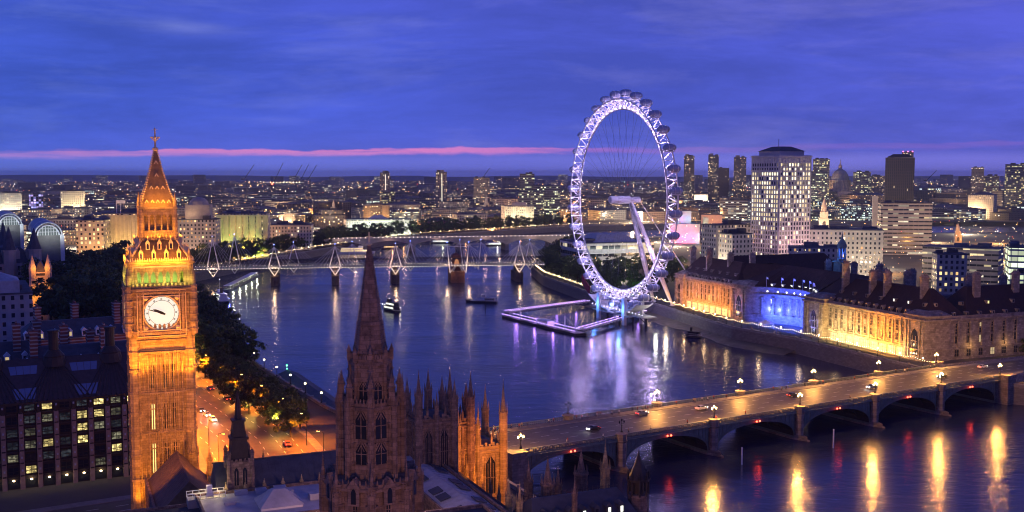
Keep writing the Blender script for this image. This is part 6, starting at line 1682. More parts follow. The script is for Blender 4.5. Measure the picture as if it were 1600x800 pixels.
# low white concert hall behind the wheel, and its lit neighbour
t0,Wd,h=simple('concert_hall','long low white concert hall with a lit glazed front seen through the wheel',902,1032,380,960,60,winmat('concert_hall_glass',(.55,.55,.55),6,6.5,.9,.5,.35,.3,.9,cols=[(1,.85,.5),(1,.9,.7)],objmix=False,vary=.02),rz=AX-.1,cat='concert hall')
mb=MB(); mb.lathe(0,0,[(0,0)],8) if 0 else None
mb.hip(0,30,h+.7,h+7,Wd*.62,50,8,insy=14); mb.build('vaulted_roof',M['lead'],t0)
mb=MB(); mb.box(0,-1.5,h*.55,Wd*.96,3,.5); mb.build('terrace',M['white'],t0)
lamp('AREA','front_flood',(0,-14,14),3600,(.85,1,.9),t0,Wd*.9,sy=2).rotation_euler=(R(95),0,0)
# theatre washed in colour
tc_=thing('concrete_theatre','blocky concrete theatre with fly towers washed pink, cyan and violet','theatre',P(1072,372,1260)[:2]+(GZ,),R(-6))
k=1260/F; zz=lambda py:P(1072,py,1260)[2]-GZ
mb=MB(); mb.box(-2*k,14,0,46*k,26,zz(350)); mb.build('podium',M['concrete'],tc_)
mb=MB(); mb.box(-3*k,14,zz(350)+.01,22*k,18,zz(330)-zz(350)); mb.box(-5*k,4.8,zz(350),5*k,.8,zz(330)-zz(350)); mb.build('fly_tower',M['concrete'],tc_)
mb=MB(); mb.box(31*k,14,0,8*k,14,zz(340)); mb.build('stair_tower',M['concrete'],tc_)
for x,z,e,c in ((-15,6,3900,(1,.03,.42)),(-7,6,3900,(1,.03,.42)),(1,6,3900,(1,.03,.42)),(9,6,3640,(1,.03,.5)),(15.5,7,3600,(.10,.62,1)),(-15,16,2340,(1,.03,.42)),(-5,16,2340,(1,.03,.42)),(5,16,2340,(1,.03,.5))): lamp('POINT','wash_light',(x,-3.5,z),e,c,tc_,.5)
for x,e,c in ((-9.5,2200,(.06,.55,1)),(-3.8,2600,(.5,.06,1)),(3,2200,(.06,.55,1))): lamp('POINT','wash_light',(x,0,zz(342)),e,c,tc_,.5)
lamp('POINT','wash_light',(31*k,2,zz(356)),1600,(.05,.9,.5),tc_,.5)
# orange lit neighbours and blue lit garden kiosk
simple('brick_warehouse','low building glowing orange behind the colour washed theatre',1096,1128,336,1500,30,M['portland'],cat='building')
x,y,z=P(1112,344,1470); lamp('POINT','orange_yard_light',(x,y,18),60000,(1,.25,.05),None,1)
# north bank: floodlit palaces and hotels
def flood(t0,Wd,h,e,c,n=1,y=-20,z=4,tilt=72):
    e*=2.6
    for i in range(n): lamp('AREA','facade_flood',(-Wd/2+Wd*(i+.5)/n,y,z),e/n,c,t0,Wd/n*.8,sy=1.5).rotation_euler=(R(180-tilt),0,0)
def pil(t0,Wd,h,n,d=.9,wd=1.6):
    mb=MB()
    for i in range(n+1): mb.box(-Wd/2+Wd*i/n,-.2,0,wd,d,h-1)
    mb.box(0,-.5,h-2.2,Wd+1,1.6,1.2); mb.box(0,-.3,h*.25,Wd+.6,1,.8); mb.build('pilasters',M['portland'],t0).name='pilaster_row'
t0,Wd,h=simple('floodlit_hotel','pale block with tall piers floodlit yellow beside the spire of the clock tower',158,236,334,930,30,WMt['warmstone'],rz=.15,cat='hotel'); pil(t0,Wd,h,12); flood(t0,Wd,h,15000,(1,.62,.14),4)
mb=MB()
for q in (-.2,-.12): mb.tube((q*Wd,2,h),(q*Wd,2,h+12),.25,5); mb.quad((q*Wd,2,h+9),(q*Wd+4,2.4,h+9),(q*Wd+4,2.2,h+11.6),(q*Wd,2,h+12))
mb.build('flagpole',M['white'],t0)
t0,Wd,h=simple('riverside_block','dark stone riverside block with scattered warm windows before the yellow floodlit one',118,162,345,900,30,WMt['warmstone'],rz=.15,cat='office building')
t0,Wd,h=simple('domed_office','pale riverside office with rows of small windows just past the clock tower',276,338,344,980,30,WMt['portland'],rz=.12,cat='office building'); flood(t0,Wd,h,2600,(1,.62,.45),2)
mb=MB(); mb.box(0,15,h,22,18,14); mb.lathe(0,15,[(9,h+14),(8,h+17),(5,h+20),(1,h+21)],12); mb.build('roof_pavilion',M['portland'],t0); lamp('POINT','pavilion_light',(-6,-2,h+5),3500,(1,.6,.3),t0,.5)
t0,Wd,h=simple('floodlit_block','big pale riverside block with green gold floodlit bays above the footbridge',341,417,334,1060,36,WMt['portland'],rz=.1,cat='office building'); pil(t0,Wd,h,7,2.5,5); flood(t0,Wd,h,15000,(.9,1,.18),3); 
t0,Wd,h=simple('shell_office','plain grey stone office with a lit top row beyond the floodlit bays',418,488,352,1150,30,WMt['portland'],rz=.1,cat='office building')
t0,Wd,h=simple('river_palace','long low river palace floodlit brilliant white beyond the trees',538,650,343,1440,30,WMt['portland'],rz=.30,cat='palace',plant=False); pil(t0,Wd,h,22,1.2,1.2); flood(t0,Wd,h,30000,(.86,1,.78),5)
mb=MB(); mb.hip(0,15,h+.7,h+6,26,20,9); mb.build('dome',M['lead'],t0)
t0,Wd,h=simple('white_building','small white floodlit house at the trees before the river palace',487,500,356,1300,14,M['portland'],cat='house'); flood(t0,Wd,h,6000,(1,1,.7),1)
t0,Wd,h=simple('pink_hotel','low pinkish brick hotel with even rows of warm windows behind the lattice bridge trees',445,500,360,1290,20,WMt['warmstone'],'hip',rz=.1,cat='hotel')
t0,Wd,h=simple('riverside_hotel','warm windowed stone hotel block past the river palace',711,764,335,1560,30,WMt['warmstone'],rz=.28,cat='hotel')
t0,Wd,h=simple('riverside_court','dark brick court with even windows between river palace and warm hotel',655,712,345,1500,30,winmat('court_brick',(.17,.1,.08),3.2,3.4,.4,.5,.2,.03,1.5,objmix=False),rz=.28,cat='apartment block')
t0,Wd,h=simple('classical_club','white columned classical building glowing cream near the wheel',787,836,322,1700,34,WMt['portland'],rz=.2,cat='building'); pil(t0,Wd,h,12,1.6,1.4); flood(t0,Wd,h,20000,(1,.86,.5),3)
mb=MB(); mb.gable(0,2,h+.7,h+6,Wd*.5,10); mb.build('pediment',M['portland'],t0)
for px0,px1,yt,D,lab,c in ((0,32,302,1900,'white lit low building with a glowing top at the edge of the view',(1,.85,.55)),(96,131,299,1850,'cream lit low block alone above the dark roofs',(1,.85,.4)),(96,129,305,1830,'','')):
    if lab: t0,Wd,h=simple('lit_block',lab,px0,px1,yt,D,24,WMt['portland'],cat='building'); flood(t0,Wd,h,26000,c,2)
simple('glazed_block','blue violet lit glass block among the far roofs before the clock tower spire',46,66,304,1800,24,winmat('violet_glass',(.2,.2,.3),4,4,.8,.7,.8,.3,2.2,cols=[(.4,.4,1),(.7,.5,1)],objmix=False),cat='office building')
# tower cranes
cn=0
for px,yb,yt,D,jl,an,lab in ((385,280,262,2600,40,62,'luffing crane with a raised jib, tallest dark one near the clock tower spire'),(428,290,248,2700,62,68,'tall thin luffing crane with a near upright jib'),(424,306,285,2300,70,0,'flat topped crane with a lit horizontal jib and red lamp'),(462,280,266,3400,50,66,'first of three faint cranes in a row on the skyline'),(473,280,264,3500,52,68,'second of three faint cranes in a row on the skyline'),(484,280,265,3600,52,64,'last of three faint cranes in a row on the skyline'),(755,280,268,4200,50,60,'faint crane on the skyline between slim towers and stepped tower'),(1452,282,272,2600,30,55,'small crane behind the riverside offices')):
    x,y,zt_=P(px,yt,D); _,_,z0=P(px,yb,D); t0=thing('tower_crane',lab,'crane',(x,y,GZ),0); h=z0-GZ
    if an==0: h=zt_-GZ
    mb=MB(); wv=1.2*(D/2600)
    for sx in (-1,1):
        for sy in (-1,1): mb.tube((sx*wv,sy*wv,0),(sx*wv,sy*wv,h),.3*D/2600,4)
    for i in range(int(h/4)): mb.tube((-wv,-wv,i*4),(wv,-wv,i*4+4),.2*D/2600,3)
    mb.build('mast',M['dark'],t0); mb=MB()
    r_=R(an); 
    for o_ in (-wv,wv): mb.tube((-6,0,h+o_*.4),(jl*cos(r_),0,h+jl*sin(r_)+o_*.4),.42*D/2600,4)
    mb.box(-9,0,h-1,8,2.5,2.5); mb.build('jib',M['dark'] if an else M['white'],t0)
    if an==0:
        mb=MB(); mb.ball(2,-1,h-3,2.2,0,6,4); mb.build('lamp',M['red_l'],t0); mb=MB(); 
        for i in range(12): mb.ball(-16+i*7,-.8,h+.6,.5,0,5,3)
        mb.build('jib_lamps',M['bulb'],t0).name='jib_lighting'
# ================================================================ the rest of the city
def inpoly(x,y,poly):
    c=False; n=len(poly); j=n-1
    for i in range(n):
        xi,yi=poly[i]; xj,yj=poly[j]
        if (yi>y)!=(yj>y) and x<(xj-xi)*(y-yi)/(yj-yi)+xi: c=not c
        j=i
    return c
RIV=[p for p in NB[:17]]+[(4000,1700),(4000,1450)]+[p for p in SB[::-1] if p[0]<3900]
def dseg(x,y,pts):
    m=1e9
    for (ax,ay),(bx,by) in zip(pts,pts[1:]):
        dx,dy=bx-ax,by-ay; t=max(0,min(1,((x-ax)*dx+(y-ay)*dy)/(dx*dx+dy*dy))); m=min(m,math.hypot(x-ax-t*dx,y-ay-t*dy))
    return m
taken=[]
for o in list(COL.objects):
    if o.parent is None and o.get('category') and o.type=='EMPTY':
        r=26
        for c in o.children:
            if c.type=='MESH' and c.name.split('.')[0] in ('wall','nave','drum','podium','base'):
                b=[o.rotation_euler.to_matrix()@Vector(q) for q in c.bound_box]
                cx=sum(q.x for q in b)/8+o.location.x; cyy=sum(q.y for q in b)/8+o.location.y
                taken.append((cx,cyy,max(math.hypot(q.x+o.location.x-cx,q.y+o.location.y-cyy) for q in b)*.8+8))
def free(x,y,r):
    for a,b,c in taken:
        if abs(x-a)<c+r and abs(y-b)<c+r and math.hypot(x-a,y-b)<c+r*.6: return False
    return True
FW=[winmat('far_brick',(.15,.10,.08),3.4,3.5,.4,.5,.22,.08,2.0),
    winmat('far_stone',(.33,.31,.28),3.4,3.7,.4,.52,.23,.09,1.9),
    winmat('far_concrete',(.22,.21,.21),4.2,3.5,.7,.45,.18,.12,2.0),
    winmat('far_glass',(.10,.11,.13),3.0,3.8,.86,.6,.25,.25,1.9,cols=[(1,.8,.35),(1,.95,.6),(.8,1,.85),(.7,.9,1)]),
    winmat('far_dark',(.10,.085,.08),3.6,3.4,.4,.5,.06,.02,2.4),
    winmat('far_strip',(.26,.25,.24),5,3.8,.95,.4,.12,.3,1.6,cols=[(1,.75,.35),(1,.92,.6),(.9,1,.85)])]
WNAME=['brick','pale stone','grey concrete','glassy','dark','strip windowed']
rr=random.Random(99); cand=[]
Y=520.0
while Y<3300:
    pitch=46+Y*.014
    half=Y*.50+60; X=-half+rr.uniform(0,pitch)
    while X<half:
        x=X+rr.uniform(-.2,.2)*pitch; y=Y+rr.uniform(-.25,.25)*pitch; X+=pitch
        if inpoly(x,y,RIV) or dseg(x,y,NB[2:17])<62 or dseg(x,y,SB[3:17])<34: continue
        if 80<x<230 and 600<y<930: continue            # gardens behind the wheel
        if 60<x<420 and y<690: continue                 # the columned hall
        if x<-60 and y<840 and px_of(x,y,30)[0]>20: continue   # the dark trees
        if y<900 and x>60 and x<260: continue
        w_=pitch*rr.uniform(.55,.92); d_=pitch*rr.uniform(.5,.9)
        if not free(x,y,max(w_,d_)*.5): continue
        city=x>700 and y>1700
        h=rr.uniform(13,24) if rr.random()<.72 else rr.uniform(22,36 if not city else 52)
        if y<1100: h=min(h,24)
        kind=rr.choices(range(6),[2,3,2,1.1,2.2,1.3] if x<300 else [1.5,1.2,2,1.8,2,2.2])[0]
        cand.append((x,y,w_,d_,h,kind,rr.random(),rr.random()))
    Y+=pitch*1.06
cand.sort(key=lambda c:-(c[4]*c[2])/c[1]**2*(1 if abs(px_of(c[0],c[1],20)[0]-800)<830 else 0))
def filler(mb,mr,c,ox=0,oy=0):
    x,y,w_,d_,h,kind,q,q2=c; x-=ox; y-=oy; rot=.25+.5*(q2-.5) if y+oy<1800 else q2*1.5
    if ox or oy: rot=0
    cs,sn=cos(rot),sin(rot)
    T=lambda a,b:(x+a*cs-b*sn,y+a*sn+b*cs)
    def bx(a,b,z,sa,sb,sh,m): p=T(a,b); m.box(p[0],p[1],z,sa,sb,sh,rot)
    if q<.22:      # U-shaped court
        bx(0,d_*.32,0,w_,d_*.34,h,mb); bx(-w_*.36,-d_*.17,0,w_*.28,d_*.62,h-.6,mb); bx(w_*.36,-d_*.17,0,w_*.28,d_*.62,h-.3,mb)
        bx(0,d_*.32,h,w_+.6,d_*.34+.6,.8,mr); bx(-w_*.36,-d_*.17,h-.6,w_*.28+.5,d_*.62,.7,mr); bx(w_*.36,-d_*.17,h-.3,w_*.28+.5,d_*.62,.7,mr); bx(w_*.1,d_*.32,h+.8,w_*.3,d_*.16,2.6,mr)
    elif q<.45:    # stepped
        bx(0,0,0,w_,d_,h*.72,mb); bx(0,0,h*.72,w_+.5,d_+.5,.6,mr); bx(w_*.08,d_*.05,h*.72+.6,w_*.68,d_*.7,h*.28,mb); bx(w_*.08,d_*.05,h+.6,w_*.7,d_*.72,.6,mr); bx(w_*.15,0,h+1.2,w_*.2,d_*.25,2.4,mr)
    elif q<.72:    # pitched roof with chimneys
        bx(0,0,0,w_,d_,h-5,mb); p=T(0,0); mr.hip(p[0],p[1],h-5,h,w_+.8,d_+.8,min(w_,d_)*.42,rot)
        for k in (-.3,.1,.35): bx(w_*k,d_*.1,h-3,1.6,3,6,mr)
    else:          # flat slab with plant
        bx(0,0,0,w_,d_*.8,h,mb); bx(0,0,h,w_+.6,d_*.8+.6,.9,mr); bx(-w_*.2,0,h+.9,w_*.28,d_*.3,3,mr); bx(w_*.25,d_*.1,h+.9,w_*.15,d_*.25,2,mr); bx(0,-d_*.2,h+.9,w_*.5,d_*.12,1.3,mr)
SHAPE=lambda q:'courtyard' if q<.22 else 'stepped' if q<.45 else 'pitched roof' if q<.72 else 'flat roofed'
LMK=[(-400,'the white station arches'),(60,'the station arches'),(250,'the clock tower'),(430,'the floodlit bays'),(600,'the river palace'),(690,'the slim lit towers'),(825,'the stepped glass tower'),(968,'the giant wheel'),(1115,'the three jagged towers'),(1221,'the white office tower'),(1312,'the domed cathedral'),(1405,'the black slab tower'),(1527,'the square tower block'),(2400,'the edge of the view')]
near=cand[:262]; far=cand[262:]
groups={}
for c in near:
    p=px_of(c[0],c[1],15)[0]; i=max(k for k in range(len(LMK)) if LMK[k][0]<=p) if p>-400 else 0
    groups.setdefault((i,WNAME[c[5]],SHAPE(c[6])),[]).append(c)
lit_name=lambda v:'' 
for (i,wn_,sh),lst in groups.items():
    lst.sort(key=lambda c:math.hypot(c[0],c[1]))
    for k,c in enumerate(lst):
        a=LMK[i][1]; b_=LMK[min(i+1,len(LMK)-1)][1]
        th=('tall ' if c[4]>27 else 'low ' if c[4]<16 else '')
        suf='' if len(lst)==1 else ', '+(ords[k] if k<10 else 'next')+' back'
        lab=f"{th}{wn_} {sh} block between {a} and {b_}".replace('the ','',0)+suf
        w16=lab.split()
        if len(w16)>16: lab=lab.replace('between the','between').replace('and the','and').replace('back from the river','from the river')
        if len(lab.split())>16: lab=lab.replace(' block',' block',1).replace('from the river','back')
        if len(lab.split())>16: lab=lab.replace('edge of the view','view edge').replace('the view edge','view edge')
        mb,mr=MB(),MB(); rot=.25+.5*(c[7]-.5) if c[1]<1800 else c[7]*1.5
        t0=thing('city_block',lab,'building',(c[0],c[1],GZ),rot,'city buildings beyond the river')
        filler(mb,mr,c,c[0],c[1]); mb.build('wall',FW[c[5]],t0,uv=True); mr.build('roof',M['slate'] if .45<=c[6]<.72 else M['roofgrey'],t0)
# everything farther: one mass
mbs=[MB() for _ in range(6)]; mr=MB()
for c in far: filler(mbs[c[5]],mr,(c[0],c[1],c[2],c[3],c[4]+GZ,c[5],c[6],c[7]))
Y=3330.0
while Y<9500:
    pitch=80+Y*.016; half=Y*.52; X=-half
    while X<half:
        x=X+rr.uniform(-.3,.3)*pitch; y=Y+rr.uniform(-.3,.3)*pitch; X+=pitch
        h=rr.uniform(12,24) if rr.random()<.85 else rr.uniform(24,46)
        if rr.random()<.02: h=rr.uniform(55,80)
        w_=pitch*rr.uniform(.4,.85); mbs[rr.choice((0,2,4,4,5,1))].box(x,y,0,min(w_,70),min(w_*.7,50),h+GZ,rr.random()*1.5)
    Y+=pitch*1.1
allm=MB(); 
for i,q in enumerate(mbs+[mr]):
    o=len(allm.v); allm.v+=q.v; allm.f+=[tuple(k+o for k in f) for f in q.f]; allm.m+=[i]*len(q.f)
tag(allm.build('distant_city',FW+[M['roofgrey']],uv=True),kind='stuff')
# far street lamps and lit signs, too many to count
mb=MB(); cols=[em('far_lamp_sodium',(1,.45,.1),9),em('far_lamp_warm',(1,.72,.38),9),em('far_lamp_white',(1,.95,.85),9),em('far_lamp_red',(1,.08,.05),6),em('far_lamp_green',(.6,1,.6),6)]
n=0
while n<5200:
    y=700*(9000/700)**rr.random(); x=rr.uniform(-.53,.53)*y
    if inpoly(x,y,RIV) or dseg(x,y,NB[2:17])<20 or dseg(x,y,SB[3:17])<30: continue
    if (60<x<420 and y<700) or (x<-60 and y<840): continue
    z=GZ+rr.uniform(5,11) if rr.random()<.45 else GZ+rr.uniform(14,30)
    s=y/F*rr.choice((.30,.36,.45,.62)); mi=rr.choices(range(5),[5,5,1.6,.5,.3])[0]
    mb.add([(x+s,y,z),(x-s,y,z),(x,y+s,z),(x,y-s,z),(x,y,z+s),(x,y,z-s)],[(0,2,4),(2,1,4),(1,3,4),(3,0,4),(2,0,5),(1,2,5),(3,1,5),(0,3,5)],mi); n+=1
tag(mb.build('distant_lamps',cols),kind='stuff')
# street glow: unseen point lights added to bring out the city facades
for i in range(240):
    y=760*(3000/760)**rr.random(); x=rr.uniform(-.5,.5)*y
    if inpoly(x,y,RIV) or dseg(x,y,NB[2:17])<30 or dseg(x,y,SB[3:17])<40: continue
    if (60<x<420 and y<700) or (x<-60 and y<840): continue
    lamp('POINT','street_fill_light',(x,y,GZ+9),y*y*.065,rr.choice([(1,.45,.12),(1,.62,.3),(1,.8,.55)]),None,1.0)
# ================================================================ trees
def tree_meshes(seed,hgt=18,spread=7.5,leafmat='leaf',nl=2600,ls=.75,trunk_h=.22):
    r=random.Random(seed); mb=MB(); tips=[]
    th=hgt*trunk_h; mb.tube((0,0,-.3),(.15,.1,th),.5,8,r2=.38,cap=False)
    for i in range(9):
        a=2*PI*i/9+r.uniform(-.3,.3); el=r.uniform(.35,1.25); l=r.uniform(.45,.8)*spread
        b=(cos(a)*cos(el)*l,sin(a)*cos(el)*l,th+sin(el)*l*1.25+r.uniform(0,2)); s0=(0,0,th*r.uniform(.8,1.15))
        m_=((s0[0]+b[0])/2+r.uniform(-.5,.5),(s0[1]+b[1])/2+r.uniform(-.5,.5),(s0[2]+b[2])/2+.8)
        mb.tube(s0,m_,.26,5,r2=.17,cap=False); mb.tube(m_,b,.17,5,r2=.06,cap=False); tips.append(b)
        for j in range(3):
            c=(m_[0]+r.uniform(-2.2,2.2),m_[1]+r.uniform(-2.2,2.2),m_[2]+r.uniform(.6,3)); mb.tube(m_,c,.1,4,r2=.04,cap=False); tips.append(c)
    mb.tube((.15,.1,th),(.3,.4,hgt*.8),.36,6,r2=.08,cap=False)
    trunk=mb.mesh('trunk',M['bark'])
    cl=[]
    for i in range(30):
        a=r.uniform(0,2*PI); zz=r.random(); rad=spread*math.sqrt(max(.05,1-(abs(zz-.42)/.62)**2))*r.uniform(.35,1.0)
        cl.append((cos(a)*rad,sin(a)*rad,th*1.0+(hgt-th)*zz,r.uniform(1.2,2.7)))
    for t in tips: cl.append((t[0],t[1],t[2],r.uniform(1.1,2.0)))
    mb=MB()
    for i in range(nl):
        c=r.choice(cl); u=Vector((r.gauss(0,1),r.gauss(0,1),r.gauss(0,1))).normalized()*c[3]*r.uniform(.45,1.05); u.z*=.75
        p=Vector(c[:3])+u
        if p.z<th*.55: continue
        n_=(u.normalized()+Vector((r.uniform(-1,1),r.uniform(-1,1),r.uniform(-.6,1)))*.9).normalized(); t1=n_.orthogonal().normalized(); t2=n_.cross(t1); a=r.uniform(0,PI); e1=(t1*cos(a)+t2*sin(a))*ls*r.uniform(.6,1.2); e2=(t2*cos(a)-t1*sin(a))*ls*r.uniform(.4,.8)
        mb.add([tuple(p-e1),tuple(p+e2*.9),tuple(p+e1),tuple(p-e2)],[(0,1,2,3)])
    return trunk,mb.mesh('crown',M[leafmat])
TV=[tree_meshes(100+i,18,7.2+.5*(i%3),'leaf' if i%2 else 'leaf2') for i in range(6)]
rt=random.Random(77); tcount={}
def tree(x,y,h,label,group=None,v=None,z=GZ):
    v=rt.randrange(6) if v is None else v; t0=thing('tree',label,'tree',(x,y,z),rt.uniform(0,6.28),group); s=h/18; t0.scale=(s*rt.uniform(.92,1.1),s*rt.uniform(.92,1.1),s)
    link('trunk',TV[v][0],t0); link('crown',TV[v][1],t0); return t0
# embankment planes beside the curved road, between clock tower and landing stage
def along(pts,off,step,s0=0,s1=1e9):
    q=offset(resample(pts,2.0),off); out=[]; acc=0; nxt=s0
    for a,c in zip(q,q[1:]):
        l=math.dist(a,c)
        while acc+l>=nxt and nxt<=s1:
            u=(nxt-acc)/max(l,1e-6); out.append((a[0]+(c[0]-a[0])*u,a[1]+(c[1]-a[1])*u)); nxt+=step
        acc+=l
    return out
EMBK=NB[3:8]
k=0
for p in along(EMBK,19,8.5,40,150)+along(EMBK,7,10,155,330):
    k+=1; tree(p[0]+rt.uniform(-1.5,1.5),p[1]+rt.uniform(-1.5,1.5),(rt.uniform(9.5,12.5) if k<13 else rt.uniform(15,20)),'large plane tree on the river wall by the curved road','plane trees on the river wall by the curved road')
k=0
for p in along(EMBK,25,12.5,30,150)+along(EMBK,16,12.5,160,330):
    k+=1; tree(p[0]+rt.uniform(-2,2),p[1]+rt.uniform(-2,2),(rt.uniform(10,13) if k<11 else rt.uniform(14,18)),'street lit plane tree on the road side of the embankment','roadside plane trees by the clock tower')
k=0
for p in along(EMBK,43,14,110,420):
    k+=1; tree(p[0]+rt.uniform(-2,2),p[1]+rt.uniform(-2,2),rt.uniform(16,20),'dark tree lining the far side of the curved road behind the clock tower','inland trees hidden behind the clock tower')
# the dark gardens beside the ministry
pts=[]
for i in range(400):
    if len(pts)>=44: break
    px=rt.uniform(58,205); D=rt.uniform(540,800); x,y,_=P(px,400,D)
    if D<600 and px<60+ (600-D)*.2: continue
    if all(math.hypot(x-a,y-b)>12.5 for a,b in pts): pts.append((x,y))
for i,(x,y) in enumerate(sorted(pts,key=lambda q:q[1])):
    tree(x,y,rt.uniform(23,32),'big dark garden tree massed between pale ministry and clock tower','dark garden trees beside the ministry')
# north bank beyond the footbridges
k=0
for p in along(NB[8:15],15,17,0,1150)+along(NB[9:15],34,23,60,1000):
    pxx=px_of(p[0],p[1],12)[0]
    if pxx>895: continue
    k+=1; tree(p[0]+rt.uniform(-2,2),p[1]+rt.uniform(-4,4),rt.uniform(15,21),'dark embankment tree on the far bank between floodlit bays and river palace' if pxx<560 else 'dark lamp lit tree on the far bank behind the pale concrete bridge','trees on the far embankment' if pxx<560 else 'lamp lit trees behind the pale bridge')
# south bank gardens
k=0
for p in along(SB[9:14],-12,12,40,480):
    k+=1; tree(p[0]+rt.uniform(-1.5,1.5),p[1],rt.uniform(14,18),'dark riverside tree on the wheel bank between wheel and footbridge','riverside trees left of the wheel'.replace('left of','upstream of'))
pts=[]
for i in range(300):
    if len(pts)>=26: break
    px=rt.uniform(855,1062); D=rt.uniform(720,900); x,y,_=P(px,400,D)
    if dseg(x,y,SB[3:15])<20: continue
    if all(math.hypot(x-a,y-b)>13 for a,b in pts): pts.append((x,y))
for i,(x,y) in enumerate(pts): tree(x,y,rt.uniform(12,17),'garden tree standing behind the foot of the giant wheel','garden trees behind the wheel')
x,y,_=P(990,450,742); tg=tree(x,y,14,'garden tree lit bright green behind the wheel legs'); lamp('POINT','tree_light',(x-2,y-10,GZ+3),2600,(.2,1,.12),None,.4)
x,y,_=P(955,440,790); lamp('POINT','garden_light',(x,y,GZ+6),6000,(.05,.1,1),None,.6); 
x,y,_=P(898,415,880); lamp('POINT','garden_light',(x-4,y-12,GZ+6),2600,(.8,1,.2),None,.6)
x,y,_=P(1531,545,487); tree(x,y,12.5,'round dark tree on its own in front of the columned hall entrance',v=1)
for q,px,D in ((0,1585,500),(1,1602,480)):
    x,y,_=P(px,560,D); tree(x,y,7.5,'small tree '+('by' if q==0 else 'beyond')+' the lit hall entrance at the edge of the view',v=2)
# ================================================================ lamps along the river walls
def post_lamp():
    r=thing('street_lamp','x','street lamp'); mb=MB(); mb.lathe(0,0,[(.35,0),(.3,.5),(.14,.8),(.09,3.4)],7); mb.tube((-.3,0,3.1),(.3,0,3.1),.04,4); mb.build('post',M['iron'],r)
    mb=MB(); mb.ball(0,0,3.75,.34,0,8,5); mb.build('globe',M['bulb'],r); mb=MB(); mb.fr(0,0,4.05,4.25,.2,.03,6); mb.build('cap',M['iron'],r); return r
PLs=post_lamp(); first=[True]
def plamp(p,lab,grp,e=0,c=WARM,z=GZ+1.2,every=1):
    o=PLs if first[0] else copy_tree(PLs); first[0]=False; o.location=(p[0],p[1],z); o['label']=lab; o['group']=grp
    if e: lamp('POINT','street_light',(0,-.8,4.2),e,c,o,.3)
sb_=along(SB[4:14],-.35,14,8,700)
for i,p in enumerate(sb_): plamp(p,'globe lamp on the river wall below the columned hall' if p[1]<670 else 'globe lamp on the river wall past the giant wheel','lamps on the hall river wall' if p[1]<670 else 'lamps on the river wall past the wheel')
for i,p in enumerate(along(SB[4:14],-2.5,28,12,700)): lamp('POINT','wall_lamp_light',(p[0],p[1],GZ+4.6),650 if p[1]<660 else 400,(1,.66,.3),None,.35)
nb_=along(NB[3:15],.35,19,10,1700)
for i,p in enumerate(nb_): plamp(p,'globe lamp on the granite river wall beneath the plane trees' if p[1]<700 else 'tiny far bank lamp on the wall beyond the footbridges','lamps on the granite river wall' if p[1]<700 else 'far bank wall lamps')
for i,p in enumerate(along(NB[8:15],20,62,20,1300)): lamp('POINT','wall_lamp_light',(p[0],p[1],GZ+6),2600,(1,.42,.10),None,.5)
# festoon of small bulbs strung along the walls: too many to count
mb=MB()
def festoon(pts,off,zt,step,sag,r):
    q=along(pts,off,step)
    for a,c in zip(q,q[1:]):
        n=max(4,int(math.dist(a,c)/1.3))
        for i in range(n):
            u=i/n; z=zt-sag*4*u*(1-u); mb.ball(a[0]+(c[0]-a[0])*u,a[1]+(c[1]-a[1])*u,z,r,0,4,3)
festoon(SB[4:14],-.4,GZ+4.9,14,.9,.13); festoon(NB[8:16],.6,GZ+5,20,1.0,.10)
tag(mb.build('festoon_bulbs',em('festoon_bulb',(1,.70,.36),11)),kind='stuff')
# tall sodium columns over the curved road
def column(p,head,lab,e):
    r=thing('lamp_column',lab,'street lamp',(p[0],p[1],GZ),head,'lamp columns on the curved road')
    mb=MB(); mb.tube((0,0,0),(0,0,9.5),.13,7,r2=.08); mb.tube((0,0,9.4),(1.6,0,9.8),.06,5); mb.build('column',M['iron'],r)
    mb=MB(); mb.box(1.9,0,9.68,.9,.32,.14); mb.box(1.9,0,9.6,.8,.26,.08,0,1); mb.build('lamp_head',[M['iron'],em('sodium_head',(1,.45,.08),30) if 'sodium_head' not in bpy.data.materials else bpy.data.materials['sodium_head']],r)
    lamp('SPOT','sodium_light',(1.9,0,9.4),e,(1,.21,.007),r,.35,None,150,.5).rotation_euler=(0,0,0)
for i,p in enumerate(along(WR,13,24,14,200)): column(p,math.atan2(-.5,.86),'sodium lamp column on the tower side of the curved road, '+ords[min(i,9)]+' from the bridge' if i<10 else 'sodium lamp column far along the curved road',68000)
for i,p in enumerate(along(WR,-14.5,24,4,200)): column(p,math.atan2(.5,-.86),'sodium lamp column on the river side of the curved road, '+ords[min(i,9)]+' from the bridge' if i<10 else 'sodium lamp column far along the curved road',42000)
for i,p in enumerate(along(EMBK,26,26,40,330)): lamp('POINT','tree_uplight',(p[0],p[1],GZ+4.5),3800,(1,.62,.12),None,.4)
